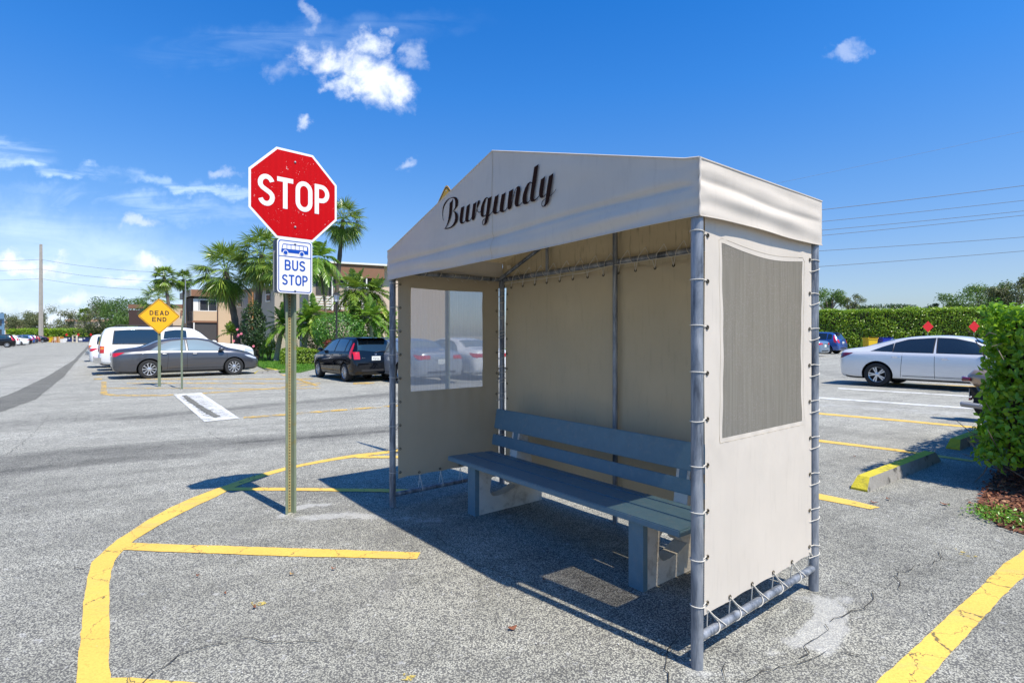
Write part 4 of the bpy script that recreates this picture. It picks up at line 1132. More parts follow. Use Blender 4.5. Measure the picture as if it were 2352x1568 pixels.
# ------------------------------------------------------------------ bench
dB = Vector((-0.6235, 0.7818, 0)).normalized(); nBk = Vector((0.7818, 0.6235, 0)).normalized()
bo = Vector((-0.325, 4.767, 0)) - dB * 0 ; bc = (Vector((-.325, 4.767, 0)) + Vector((.772, 3.37, 0))) / 2
bench = thing('bench', 'long blue slatted bench on white concrete supports inside the shelter', 'bench', bc)
BX = lambda a, d, z: bc + dB * a + nBk * d + UP * z      # a along, d depth back, z up
def plank(name, d0, z0, d1, z1, th, half=1.222, rough=0):
    """board whose section runs from (d0,z0) to (d1,z1), thickness th"""
    dv = Vector((d1 - d0, z1 - z0)); ln = dv.length; t = dv / ln; n = Vector((-t.y, t.x))
    ax2 = (nBk * t.x + UP * t.y); ax3 = (nBk * n.x + UP * n.y)
    c = BX(0, (d0 + d1) / 2, (z0 + z1) / 2)
    bm = bmesh.new(); mb = MB(); mb.box((0, 0, 0), (half, ln / 2, th / 2))
    o = mb.build(name, [M_bench], bench)
    me = o.data; bm.from_mesh(me); bmesh.ops.bevel(bm, geom=bm.edges[:], offset=.006, segments=2, affect='EDGES')
    bm.transform(Matrix(((dB.x, ax2.x, ax3.x, c.x - bc.x), (dB.y, ax2.y, ax3.y, c.y - bc.y), (dB.z, ax2.z, ax3.z, c.z - bc.z), (0, 0, 0, 1))))
    bmesh.ops.recalc_face_normals(bm, faces=bm.faces); bm.to_mesh(me); bm.free()
    return o
plank('seat_slat', -.06, .435, .135, .432, .040); plank('seat_slat', .147, .432, .335, .425, .040); plank('seat_slat', .347, .425, .432, .420, .040)
plank('backrest_slat', .452, .500, .468, .598, .035); plank('backrest_slat', .480, .652, .512, .838, .035)
for a in (.888, -.888):
    mb = MB(); hw = .052
    def ext(poly, mi=0, w0=-hw, w1=hw):
        mb.prism([BX(a + w0, d, z) for d, z in poly], dB * (w1 - w0), mi)
    # concrete side: front leg, curved opening, base, rear leg
    def arcp(cx, cz, r, a0, a1, n=8): return [(cx + r * math.cos(R(a0 + (a1 - a0) * k / n)), cz + r * math.sin(R(a0 + (a1 - a0) * k / n))) for k in range(n + 1)]
    poly = [(.018, 0), (.74, 0), (.74, .17), (.66, .20), (.60, .46), (.53, .82), (.50, .82), (.43, .42), (.36, .40)] + arcp(.42, .26, .06, 120, 250, 5) + [(.44, .19)] + \
           [(.34, .15), (.24, .135)] + arcp(.20, .20, .065, 270, 180, 5) + [(.15, .30), (.23, .36), (.30, .405), (.018, .405)]
    ext(poly)
    o = mb.build('support', [M_conc], bench, world=True)
    mb = MB(); mb.prism([BX(a - hw - .004, d, z) for d, z in ((-.026, -.005), (.016, -.005), (.016, .412), (-.026, .412))], dB * (2 * hw + .008)); mb.build('front_leg', [M_bench], bench, world=True)
    mb = MB(); mb.prism([BX(a - .028, d, z) for d, z in ((.415, .41), (.455, .41), (.492, .80), (.452, .47))], dB * .056)
    mb.prism([BX(a - .03, d, z) for d, z in ((.432, .41), (.455, .41), (.50, .84), (.497, .84))], dB * .06); mb.build('back_brace', [M_bench], bench, world=True)

# ------------------------------------------------------------------ wheel stops
def wheelstop(c, d, L, label):
    d = d.normalized(); n = Vector((-d.y, d.x, 0))
    w = thing('wheel_stop', label, 'wheel stop', c, 0, 'concrete wheel stops')
    b0, b1, h, ch = .082, .055, .125, .11
    sec = lambda x, k: [c + d * x + n * (-b0 if k else -b0), c + d * x + n * b0]
    vs = []
    for x, hh, ww in ((-L / 2, .02, b1 + .02), (-L / 2 + ch, h, b1), (L / 2 - ch, h, b1), (L / 2, .02, b1 + .02)):
        vs += [c + d * x - n * b0 - UP * .01, c + d * x - n * ww + UP * hh, c + d * x + n * ww + UP * hh, c + d * x + n * b0 - UP * .01]
    f = []
    mb = MB()
    fs = []; ms = []
    mb.add(vs, [], 0)
    for k in range(3):
        a = k * 4; b = a + 4
        for (i, j), mi in (((0, 1), 1), ((1, 2), 0), ((2, 3), 1), ((3, 0), 1)):
            mb.f.append([a + i, a + j, b + j, b + i]); mb.m.append(0 if (k != 1 and mi == 1) and False else mi)
    mb.f.append([0, 1, 2, 3]); mb.m.append(0); mb.f.append([12, 13, 14, 15]); mb.m.append(0)
    mb.build('block', [M_wsyel, M_wsgr], w, world=True)
    return w
wa = G(1978, 1124); wb = G(2140, 1058)
wheelstop((wa + wb) / 2, wb - wa, (wb - wa).length + .1, 'near yellow-topped wheel stop half in hedge shade')
wc = G(2192, 1030); dd = (wb - wa).normalized(); wheelstop(wc + dd * .85, dd, 1.83, 'yellow wheel stop with its far half behind the hedge')
kb = at(706, 24.9); wheelstop(Vector((-9.95, 22.4, 0)) + Vector((.2, .25, 0)), Vector((.78, .625, 0)), 1.6, 'yellow kerb block at the lawn beside the black hatchback')
wheelstop(Vector((-10.3, 23.5, 0)), Vector((-.625, .781, 0)), 1.6, 'yellow wheel stop under the grey sedan nose')

# ------------------------------------------------------------------ cars
def interp(xs_, ys_, x):
    """monotone-ish cubic through stations"""
    xs_ = np.array(xs_); ys_ = np.array(ys_); n = len(xs_)
    d = np.diff(ys_) / np.diff(xs_); m = np.zeros(n); m[0] = d[0]; m[-1] = d[-1]
    for i in range(1, n - 1):
        m[i] = 0 if d[i - 1] * d[i] <= 0 else 2 / (1 / d[i - 1] + 1 / d[i])
    i = np.clip(np.searchsorted(xs_, x) - 1, 0, n - 2); h = xs_[i + 1] - xs_[i]; t = (x - xs_[i]) / h
    return (2 * t**3 - 3 * t**2 + 1) * ys_[i] + (t**3 - 2 * t**2 + t) * h * m[i] + (-2 * t**3 + 3 * t**2) * ys_[i + 1] + (t**3 - t**2) * h * m[i + 1]


KINDS = {
 'sedan': dict(st=[(0,.40,.78,.88,.66,.58),(.03,.33,.82,.97,.76,.64),(.12,.25,.87,1.04,.84,.68),(.30,.21,.90,1.075,.885,.69),(.60,.20,.93,1.10,.905,.67),(.85,.20,.94,1.14,.91,.63),(1.45,.20,.95,1.385,.91,.575),(1.95,.20,.95,1.455,.91,.56),(2.5,.20,.94,1.47,.91,.56),(3.0,.20,.93,1.41,.91,.575),(3.75,.20,.915,1.07,.91,.66),(4.10,.20,.87,.995,.90,.64),(4.48,.21,.78,.88,.86,.57),(4.68,.24,.67,.735,.78,.50),(4.78,.30,.57,.61,.68,.44),(4.81,.36,.52,.54,.60,.40)],
   wr=.335, ax=(1.08, 3.86), W=.91,
   side=[([(1.10,1.005),(1.7,.995),(2.22,.99)],[(1.16,1.035),(1.42,1.20),(1.75,1.325),(2.20,1.378)]), ([(2.31,.99),(3.0,.98),(3.58,.97)],[(2.29,1.378),(2.65,1.378),(3.05,1.30),(3.52,1.02)])],
   ws=(3.74,3.04,.66,.55), rw=(.90,1.44,.60,.54), tl=([(.015,.78),(.05,.79),(.10,.80)],[(.03,.92),(.2,.935),(.36,.945)],(.42,.74,.80,.92)), hl=([(4.34,.72),(4.5,.66),(4.66,.62)],[(4.22,.80),(4.45,.77),(4.69,.66)]),
   seams=[1.62,2.26,3.60], handles=[(1.55,.87),(2.52,.86)], mirror=(3.38,.98), plate=(.72,.0)),
 'fast': dict(st=[(0,.38,.80,.90,.66,.58),(.04,.30,.86,1.00,.78,.66),(.14,.25,.90,1.06,.85,.68),(.32,.21,.93,1.095,.90,.69),(.55,.20,.95,1.13,.925,.66),(.9,.20,.96,1.235,.93,.62),(1.4,.20,.96,1.375,.93,.58),(1.95,.20,.955,1.455,.93,.565),(2.45,.20,.95,1.475,.93,.56),(2.95,.20,.94,1.44,.93,.57),(3.3,.20,.93,1.335,.93,.59),(3.95,.20,.92,1.07,.93,.66),(4.3,.20,.87,.985,.91,.64),(4.6,.21,.78,.87,.86,.57),(4.76,.25,.67,.73,.77,.5),(4.83,.31,.57,.60,.66,.44),(4.855,.37,.52,.54,.58,.40)],
   wr=.34, ax=(1.05, 3.86), W=.93,
   side=[([(.88,1.02),(1.2,1.015),(1.42,1.01)],[(.93,1.04),(1.12,1.13),(1.40,1.235)]), ([(1.45,1.01),(1.9,1.005),(2.36,1.0)],[(1.45,1.25),(1.75,1.345),(2.36,1.388)]), ([(2.47,1.0),(3.1,.99),(3.66,.985)],[(2.43,1.388),(2.8,1.372),(3.2,1.28),(3.62,1.03)])],
   ws=(3.92,3.2,.67,.57), rw=(.62,1.40,.60,.55), tl=([(.01,.80),(.1,.80),(.20,.84)],[(.03,.94),(.2,.955),(.42,.955)],(.40,.76,.82,.94)), hl=([(4.36,.72),(4.55,.66),(4.70,.62)],[(4.25,.80),(4.5,.76),(4.73,.66)]),
   seams=[1.62,2.41,3.72], handles=[(1.52,.86),(2.66,.84)], mirror=(3.50,1.0), plate=(.60,.0)),
 'hatch': dict(st=[(0,.36,.60,.66,.66,.58),(.03,.29,.70,.80,.76,.66),(.10,.25,.88,1.02,.81,.64),(.20,.23,.95,1.20,.83,.60),(.34,.22,.975,1.40,.842,.57),(.50,.20,.98,1.475,.845,.56),(.8,.19,.98,1.505,.845,.56),(1.3,.19,.975,1.52,.845,.56),(2.0,.19,.955,1.50,.845,.56),(2.5,.19,.935,1.425,.845,.57),(3.25,.19,.905,1.08,.84,.62),(3.6,.2,.86,.98,.82,.60),(3.88,.22,.75,.85,.76,.54),(4.02,.29,.62,.67,.66,.46),(4.06,.35,.54,.57,.58,.4)],
   wr=.305, ax=(.72, 3.25), W=.845,
   side=[([(.46,1.03),(.6,1.02),(.72,1.02)],[(.46,1.28),(.56,1.36),(.70,1.385)]), ([(.80,1.015),(1.1,1.01),(1.62,1.0)],[(.80,1.395),(1.2,1.42),(1.60,1.42)]), ([(1.72,1.0),(2.3,.985),(2.88,.97)],[(1.68,1.42),(2.0,1.405),(2.4,1.31),(2.86,1.03)])],
   ws=(3.22,2.52,.62,.54), rw=None, rwx=(.56,1.02,1.375), tl=([(.115,.80),(.2,.77),(.30,.84)],[(.33,1.27),(.35,1.29),(.39,1.29)],(.56,.76,.76,1.00)), hl=([(3.62,.74),(3.75,.70),(3.90,.66)],[(3.5,.84),(3.7,.82),(3.93,.72)]),
   seams=[.86,1.67,2.95], handles=[(1.0,.90),(1.85,.87)], mirror=(2.75,.99), plate=(.78,.10), spoiler=True),
 'suv': dict(st=[(0,.50,1.02,1.10,.90,.84),(.04,.46,1.12,1.40,.955,.83),(.10,.43,1.15,1.62,.975,.81),(.22,.41,1.165,1.82,.99,.785),(.45,.40,1.17,1.885,1.0,.77),(1.5,.38,1.17,1.905,1.0,.77),(2.6,.38,1.17,1.90,1.0,.77),(3.1,.38,1.17,1.86,1.0,.77),(3.35,.38,1.165,1.76,1.0,.775),(4.0,.38,1.15,1.27,.99,.86),(4.4,.38,1.11,1.225,.98,.84),(5.1,.40,1.05,1.14,.95,.80),(5.42,.42,.98,1.05,.92,.78),(5.53,.46,.88,.93,.88,.74),(5.57,.52,.80,.82,.82,.70)],
   wr=.385, ax=(1.28, 4.58), W=1.0,
   side=[([(.42,1.20),(1.0,1.20),(1.86,1.20)],[(.48,1.72),(1.1,1.77),(1.98,1.77)]), ([(2.08,1.20),(2.6,1.20),(2.92,1.20)],[(2.16,1.70),(2.5,1.76),(2.90,1.76)]), ([(3.06,1.20),(3.6,1.19),(4.02,1.18)],[(3.05,1.76),(3.25,1.74),(3.55,1.60),(3.98,1.24)])],
   ws=(3.98,3.30,.84,.74), rw=None, rwx=(.70,1.18,1.66), tl=([(.02,.86),(.06,.86),(.13,.86)],[(.05,1.13),(.08,1.13),(.15,1.13)],(.80,.94,.86,1.13)), hl=([(5.2,.84),(5.35,.84),(5.5,.82)],[(5.15,.98),(5.35,.96),(5.52,.90)]),
   seams=[1.98,3.0,4.1], handles=[(2.2,1.08),(3.2,1.08)], mirror=(3.9,1.22), plate=(.70,.0), rack=True)}

CARS = {}


def make_car(kind, name, paint, glass=None, seed=0, spokes=10, simple=False, lamp=None, scale=(1, 1, 1), blackrail=False):
    K = KINDS[kind]; glass = glass or M_glass; lamp = lamp or M_lampr
    st = K['st']; X_ = [s[0] for s in st]; L = X_[-1]; half = L / 2
    root = thing(name, 'car', 'car')
    col = lambda k, x: interp(X_, [s[k] for s in st], x)
    # body shell
    xs_ = np.unique(np.concatenate([np.linspace(0, .14, 7), np.linspace(.14, L - .12, 84), np.linspace(L - .12, L, 7)]))
    ring = []
    for x in xs_:
        zb, zs_, zt, w_, wt = [float(col(k, np.array(x))) for k in range(1, 6)]
        k = min(1.0, (zt - zs_) / .30); h = zs_ - zb
        cabin = k
        p = [(0, zb), (.60 * w_, zb), (.90 * w_, zb + .01), (.955 * w_, zb + .06), (.965 * w_, zb + .12), (.985 * w_, zb + .22 * h + .05), (1.0 * w_, zb + .55 * h), (.998 * w_, zb + .70 * h), (.985 * w_, zs_ - .10 * h),
             (.975 * w_, zs_ - .03), (.955 * w_, zs_), (.93 * w_, zs_ + .018 + .01 * k)]
        a = (.93 * w_ - .01 * k, zs_ + .03 * k + .02); b = (wt + .04, zt - .10 * k - .012)
        for f in (.0, .25, .5, .75, 1.0): p.append((a[0] + (b[0] - a[0]) * f + .012 * math.sin(PI * f) * k, a[1] + (max(b[1], a[1] + .004) - a[1]) * f))
        p += [(wt + .005, zt - .055 * k - .008), (wt - .05, zt - .025 * k - .005), (wt * .72, zt - .009 * k - .002), (wt * .4, zt - .002), (0, zt)]
        full = [(-y, z) for y, z in p] + [(y, z) for y, z in p[-2:0:-1]]
        ring.append([(x - half, y, z) for y, z in full])
    n = len(ring[0]); vs = [v for r in ring for v in r]; fs = []
    for i in range(len(ring) - 1):
        for k in range(n): fs.append((i * n + k, i * n + (k + 1) % n, (i + 1) * n + (k + 1) % n, (i + 1) * n + k))
    fs += [tuple(range(n)), tuple(range((len(ring) - 1) * n, len(ring) * n))[::-1]]
    mb = MB(); mb.add(vs, fs); body = mb.build('body', [paint, M_well, M_trim], root)
    # wheel arches by boolean
    r = K['wr']; R_ = r + .055; cut = MB()
    for ax in K['ax']:
        for sy in (-1, 1):
            cut.lathe([(-.30, 0), (-.30, R_), (.30, R_), (.30, 0)], (ax - half, sy * (K['W'] - .12), r), (0, 1, 0), 36)
    co = cut.build('cutter', [M_well])
    bpy.context.view_layer.update()
    md = body.modifiers.new('b', 'BOOLEAN'); md.operation = 'DIFFERENCE'; md.object = co; md.solver = 'EXACT'
    dg = bpy.context.evaluated_depsgraph_get(); me = bpy.data.meshes.new_from_object(body.evaluated_get(dg)); body.modifiers.clear()
    old = body.data; body.data = me; bpy.data.meshes.remove(old); cm = co.data; bpy.data.objects.remove(co); bpy.data.meshes.remove(cm)
    me.materials.clear()
    for mt in (paint, M_well, M_trim): me.materials.append(mt)
    for p in me.polygons:
        c = p.center; mi = 0
        for ax in K['ax']:
            d = math.hypot(c.x - (ax - half), c.z - r)
            if d < R_ + .004 and abs(c.y) < K['W'] + .1 and abs(c.y) > .2 and not (d > R_ - .004 and abs(p.normal.y) > .8):
                if abs(p.normal.y) < .6 or abs(c.y) < K['W'] - .35: mi = 1
        if c.z < .27 and mi == 0 and p.normal.z < -.2: mi = 2
        p.material_index = mi; p.use_smooth = True
    me.set_sharp_from_angle(angle=R(38))
    bm = bmesh.new(); bm.from_mesh(me); bvh = BVHTree.FromBMesh(bm); bm.free()

    def proj(a, b, mode, sy=1):
        """mode side: a=x,b=z ; top: a=x,b=y ; rear/front: a=y,b=z"""
        if mode == 'side': o_, d_ = Vector((a - half, 3 * sy, b)), Vector((0, -sy, 0))
        elif mode == 'top': o_, d_ = Vector((a - half, b, 3)), Vector((0, 0, -1))
        elif mode == 'rear': o_, d_ = Vector((-5, a, b)), Vector((1, 0, 0))
        else: o_, d_ = Vector((5, a, b)), Vector((-1, 0, 0))
        h = bvh.ray_cast(o_, d_)
        return (h[0], h[1]) if h[0] else (None, None)

    def pl_at(pl, u):
        P = [Vector(p) for p in pl]; ls = [(b - a).length for a, b in zip(P[:-1], P[1:])]; t = u * sum(ls)
        for k, l_ in enumerate(ls):
            if t <= l_ or k == len(ls) - 1: return P[k].lerp(P[k + 1], min(1, t / l_) if l_ > 0 else 0)
            t -= l_

    def patch(name_, bot, top, mode, sy, mat, off=.004, nu=16, nv=8, parent=None, th=0.0):
        mbp = MB(); grid = []
        for i in range(nu + 1):
            a = pl_at(bot, i / nu); b = pl_at(top, i / nu)
            for j in range(nv + 1):
                q = a.lerp(b, j / nv); h, nn = proj(q.x, q.y, mode, sy)
                if h is None: return None
                grid.append(h + nn * off)
        mbp.add(grid, [(i * (nv + 1) + j, (i + 1) * (nv + 1) + j, (i + 1) * (nv + 1) + j + 1, i * (nv + 1) + j + 1) for i in range(nu) for j in range(nv)])
        return mbp.build(name_, [mat], parent or root, True)

    for sy in (1, -1):
        for bot, top in K['side']:
            # black surround then the pane
            cx_ = sum(p[0] for p in bot + top) / (len(bot) + len(top)); cz_ = sum(p[1] for p in bot + top) / (len(bot) + len(top))
            g = lambda p: (cx_ + (p[0] - cx_) * 1.05, cz_ + (p[1] - cz_) * 1.09)
            fr = patch('window_frame', [g(p) for p in bot], [g(p) for p in top], 'side', sy, M_trim, .003)
            patch('pane', bot, top, 'side', sy, glass, .006, parent=fr)
        patch('tail_lamp', K['tl'][0], K['tl'][1], 'side', sy, lamp, .006, 8, 6)
        if kind == 'suv': patch('marker_lamp', [(.02, 1.0), (.13, 1.0)], [(.04, 1.10), (.135, 1.10)], 'side', sy, M_lampo, .009, 4, 4)
        patch('headlight', K['hl'][0], K['hl'][1], 'side', sy, M_lampw, .006, 8, 5)
        y0, y1, z0, z1 = K['tl'][2]
        patch('tail_lamp', [(sy * y0, z0), (sy * y1, z0)], [(sy * y0, z1), (sy * y1, z1)], 'rear', 1, lamp, .006, 6, 6)
        if not simple:
            for x in K['seams']:
                zt_ = float(col(2, np.array(x)))
                patch('door_seam', [(x, .30), (x + .010, .30)], [(x + (.05 if x < 2 else 0), zt_ - .01), (x + .010 + (.05 if x < 2 else 0), zt_ - .01)], 'side', sy, M_seam, .0015, 1, 14)
            patch('door_seam', [(K['seams'][0] + .05, .33), (K['seams'][-1], .33)], [(K['seams'][0] + .05, .345), (K['seams'][-1], .345)], 'side', sy, M_seam, .0015, 14, 1)
            for hx, hz_ in K['handles']:
                h, nn = proj(hx, hz_, 'side', sy)
                mb = MB(); mb.tube([h + nn * -.005 + Vector((-.10, 0, 0)), h + nn * .028 + Vector((-.07, 0, .003)), h + nn * .030 + Vector((.05, 0, .004)), h + nn * -.005 + Vector((.085, 0, 0))], [.012, .014, .014, .012], 8)
                mb.build('door_handle', [M_chrome if kind == 'fast' else paint], root, True)
        mx_, mz = K['mirror']; h, nn = proj(mx_, mz, 'side', sy)
        mb = MB(); c = h + Vector((.02, sy * .13, .05)); mb.tube([h + Vector((0, 0, .01)), c], .022, 8)
        mb.lathe([(-.10, 0), (-.095, .055), (-.06, .083), (0, .092), (.06, .078), (.10, .045), (.115, 0)], c, (1, sy * .15, 0), 16)
        for v in range(len(mb.v)):
            p = mb.v[v]; mb.v[v] = (p[0] * 1.0, p[1], c.z + (p[2] - c.z) * .78)
        mb.build('mirror', [paint], root, True)
    xa, xb, ya, yb = K['ws']
    patch('windshield', [(xa + .05, 0), (xa, ya)], [(xb + .04, 0), (xb, yb)], 'top', 1, glass, .005, 10, 12).name = 'windshield'
    patch('windshield', [(xa + .05, 0), (xa, -ya)], [(xb + .04, 0), (xb, -yb)], 'top', 1, glass, .005, 10, 12)
    if K.get('rw'):
        xa, xb, ya, yb = K['rw']
        patch('rear_window', [(xa, ya), (xa - .03, 0), (xa, -ya)], [(xb, yb), (xb - .03, 0), (xb, -yb)], 'top', 1, glass, .005, 16, 10)
    else:
        yw, za, zb_ = K['rwx']
        patch('rear_window', [(-yw - .04, za + .04), (0, za - .02), (yw + .04, za + .04)], [(-yw + .03, zb_), (0, zb_ + .01), (yw - .03, zb_)], 'rear', 1, glass, .006, 16, 8)
    zp, _ = K['plate']; hp = proj(0, zp, 'rear')
    if hp[0] is not None:
        mb = MB(); c = hp[0] + Vector((-.008, 0, 0)); mb.box(c, (.005, .155, .078)); pb = mb.build('number_plate', [M_plate], root)
        if kind == 'hatch':
            mb = MB(); text(mb, 'Y12 L6', .036, .075, .010, .010, c, Vector((0, -1, 0)), UP, Vector((-1, 0, 0)), .0062); o_ = mb.build('plate_number', [M_blk], None); o_.parent = pb
            h2 = proj(0, .915, 'rear')[0]; mb = MB(); text(mb, 'H', .062, .062, .015, 0, h2, Vector((0, -1, 0)), UP, Vector((-1, 0, 0)), .012); mb.build('emblem', [M_chrome], root)
            h2 = proj(.44, .80, 'rear')[0]; mb = MB(); text(mb, 'FIT', .034, .034, .008, .014, h2, Vector((0, -1, 0)), UP, Vector((-1, 0, 0)), .012); mb.build('badge', [M_chrome], root)
    if kind != 'suv':
        patch('rear_bumper_trim', [(-.52, .36), (.52, .36)], [(-.50, .43), (.50, .43)], 'rear', 1, M_trim, .004, 8, 2)
    else:
        mb = MB(); mb.box((-half - .06, 0, .58), (.10, .96, .11)); mb.box((-half - .16, .0, .50), (.03, .05, .04)); b_ = mb.build('rear_bumper', [M_chrome, M_trim], root)
        patch('rear_bumper_trim', [(-.8, .48), (.8, .48)], [(-.8, .66), (.8, .66)], 'rear', 1, M_trim, .003, 8, 2)
    patch('grille', [(-.45, .45), (.45, .45)], [(-.5, .58), (.5, .58)], 'front', 1, M_trim, .004, 8, 2)
    if K.get('spoiler'):
        mb = MB(); mb.prism([(-half + .20, 0, 1.475), (-half + .10, 0, 1.462), (-half + .20, 0, 1.435), (-half + .42, 0, 1.44), (-half + .5, 0, 1.475)], (0, .50, 0)); mb.prism([(-half + .20, 0, 1.475), (-half + .10, 0, 1.462), (-half + .20, 0, 1.435), (-half + .42, 0, 1.44), (-half + .5, 0, 1.475)], (0, -.50, 0))
        mb.build('spoiler', [paint], root)
        h = proj(0, 1.0, 'rear')[0]; mb = MB(); mb.tube([h + Vector((-.015, .0, -.02)), h + Vector((-.03, -.15, .02)), h + Vector((-.015, -.34, -.0))], .008, 6); mb.build('wiper', [M_trim], root)
    if K.get('rack'):
        for sy in (1, -1): mb = MB(); mb.tube([(-half + .5, sy * .66, 1.90), (-half + .6, sy * .66, 1.955), (-half + 3.0, sy * .66, 1.95), (-half + 3.1, sy * .66, 1.90)], .016, 6); mb.build('roof_rail', [M_trim], root, True)
    if kind == 'fast':
        mb = MB(); mb.prism([(-half + 1.10, -.012, 1.31), (-half + 1.16, -.012, 1.375), (-half + 1.22, -.012, 1.36), (-half + 1.40, -.012, 1.37)], (0, .024, 0)); mb.build('antenna_fin', [paint], root)
    # wheels
    wheel0 = None
    for ax in K['ax']:
        for sy in (1, -1):
            c = Vector((ax - half, sy * (K['W'] - .115), r))
            if wheel0 is None:
                mb = MB(); rt = r
                mb.lathe([(-.105, rt * .62), (-.112, rt * .80), (-.10, rt * .95), (-.07, rt), (.07, rt), (.10, rt * .95), (.112, rt * .80), (.098, rt * .66), (.085, rt * .64)], (0, 0, 0), (0, 1, 0), 40)
                ty = mb.build('wheel', [M_tyre], root, True); ty.location = c; wheel0 = ty
                mb = MB(); rr = rt * .655
                mb.lathe([(.090, rr), (.098, rr * .97), (.088, rr * .93), (.04, rr * .90), (.03, rr * .2), (.03, 0)], (0, 0, 0), (0, 1, 0), 40, 0, [0, 0, 0, 1, 1])
                for k in range(spokes):
                    a = 2 * PI * k / spokes; d = Vector((math.cos(a), 0, math.sin(a))); s_ = Vector((-math.sin(a), 0, math.cos(a)))
                    wa_, wb_ = (.030, .046) if spokes > 8 else (.034, .040)
                    if spokes <= 6:
                        for off in (-1, 1):
                            e = d * math.cos(.16) + s_ * off * math.sin(.16)
                            mb.prism([d * .05 + s_ * off * .012 - s_ * .014 + Vector((0, .062, 0)), d * .05 + s_ * off * .012 + s_ * .014 + Vector((0, .062, 0)), e * rr * .96 + s_ * .020 + Vector((0, .062, 0)), e * rr * .96 - s_ * .020 + Vector((0, .062, 0))], (0, .026, 0))
                    else:
                        mb.prism([d * .05 - s_ * wa_ * .4 + Vector((0, .062, 0)), d * .05 + s_ * wa_ * .4 + Vector((0, .062, 0)), d * rr * .96 + s_ * wb_ * .42 + Vector((0, .066, 0)), d * rr * .96 - s_ * wb_ * .42 + Vector((0, .066, 0))], (0, .022, 0))
                mb.lathe([(.095, 0), (.095, .035), (.085, .06), (.05, .07)], (0, 0, 0), (0, 1, 0), 20)
                rm = mb.build('rim', [M_rim, M_well], None, True, 30); rm.parent = ty
                if sy < 0: ty.rotation_euler = (0, 0, PI)
            else:
                ty = wheel0.copy(); scn.collection.objects.link(ty); ty.location = c; ty.parent = root
                rm = wheel0.children[0].copy(); scn.collection.objects.link(rm); rm.parent = ty
                ty.rotation_euler = (0, 0, 0 if sy > 0 else PI)
    root.scale = scale
    return root


def copy_tree(o, parent=None):
    c = o.copy(); scn.collection.objects.link(c); c.parent = parent
    if parent: c.matrix_parent_inverse = o.matrix_parent_inverse
    for ch in list(o.children): copy_tree(ch, c)
    return c


def paintcopy(src, paint, name, glass=None):
    r = copy_tree(src); r.name = name
    for ch in r.children:
        if any(m == src['_p'] for m in [mm.name for mm in ch.data.materials if mm]):
            ch.data = ch.data.copy()
            for k, mm in enumerate(ch.data.materials):
                if mm.name == src['_p']: ch.data.materials[k] = paint
    r['_p'] = paint.name
    return r


D2 = Vector((.781, .625, 0)).normalized(); D1 = Vector((-.625, .781, 0)).normalized()
def put(car, c, heading, label, cat='car', group=None):
    c = Vector(c); c.z = gz(c.x); car.location = c; car.rotation_euler = (0, 0, math.atan2(heading.y, heading.x))
    car['label'] = label; car['category'] = cat
    if group: car['group'] = group
    return car


camry = make_car('sedan', 'parked_sedan', P_grey, M_glass2, spokes=10); camry['_p'] = P_grey.name
cC = Vector((-12.55, 21.25, 0))
put(camry, cC, D2, 'charcoal grey sedan parked behind the dead end sign')
sub = make_car('suv', 'parked_suv', P_white, spokes=6); sub['_p'] = P_white.name
put(sub, cC + D1 * 3.0 + D2 * .12, D2, 'large white suv parked beyond the charcoal sedan')
fit = make_car('hatch', 'parked_hatchback', P_black, spokes=10); fit['_p'] = P_black.name
rl = Vector((-5.55, 18.45, 0)); put(fit, rl + D1 * (2.03 - .72) + D2 * .73, D1, 'glossy black hatchback parked by the lawn kerb left of the shelter')
son = make_car('fast', 'parked_sedan', P_silver, spokes=5, lamp=M_lampd); son['_p'] = P_silver.name
sr = at(2017, 16.0); put(son, sr - D1 * (2.4275 - 1.05) + D2 * .8, -D1, 'silver sedan on the road right of the shelter', 'car')
# cars behind the plastic window
s2 = paintcopy(camry, P_silv2, 'parked_sedan'); put(s2, at(1013, 17.4) + D1 * 2.35, D1, 'dull silver sedan seen rear-on through the hazy left window')
s3 = paintcopy(camry, P_white, 'parked_sedan'); put(s3, at(1132, 19.2) + D1 * 2.3, D1, 'white sedan seen at the right edge of the hazy left window')
RG = 'cars parked nose-in along the right side of the lane'
s4 = paintcopy(fit, P_navy, 'parked_hatchback'); put(s4, cC + D1 * 6.0 + D2 * -.55, D2, 'dark car just past the white suv, only its rear showing', 'car', RG)
s5 = paintcopy(camry, P_white, 'parked_sedan'); put(s5, cC + D1 * 9.0 + D2 * -.45, D2, 'white sedan between the dark car and the white truck', 'car', RG)
s6 = paintcopy(sub, P_white, 'parked_suv'); s6.scale = (.95, .95, .85); put(s6, cC + D1 * 17 + D2 * -.1, D2, 'white truck-like vehicle farthest along the right row', 'car', RG)
LG = 'cars parked along the left side of the lane'
lefts = [(35, 71, 'hatch', P_black, 1.12, 'black suv at the left edge of the photo, nearest of its row'), (48, 78, 'hatch', P_white, 1.05, 'white hatchback beside the black suv in the left row'),
         (63, 84, 'sedan', P_white, 1, 'pale sedan between the white hatchback and a black sedan in left row'), (71, 88, 'sedan', P_black, 1, 'black sedan in the left row, fourth from the photo edge'),
         (82, 98, 'hatch', P_blue, 1.05, 'blue hatchback in the middle of the left row'), (88, 106, 'hatch', P_navy, 1.1, 'navy suv right after the blue hatchback'),
         (96, 113, 'hatch', P_maroon, 1.0, 'maroon hatchback near the far end of the left row'), (110, 118, 'sedan', P_black, 1, 'black sedan second from the far end of left row'),
         (116, 125, 'sedan', P_maroon, 1, 'dark red sedan at the far end of the left row')]
for px, Y, kd, pt, sc_, lb in lefts:
    c = paintcopy(fit if kd == 'hatch' else camry, pt, 'parked_hatchback' if kd == 'hatch' else 'parked_sedan')
    c.scale = (sc_, sc_, sc_); put(c, at(px, Y) - D2 * 2.2, -D2, lb, 'car', LG)
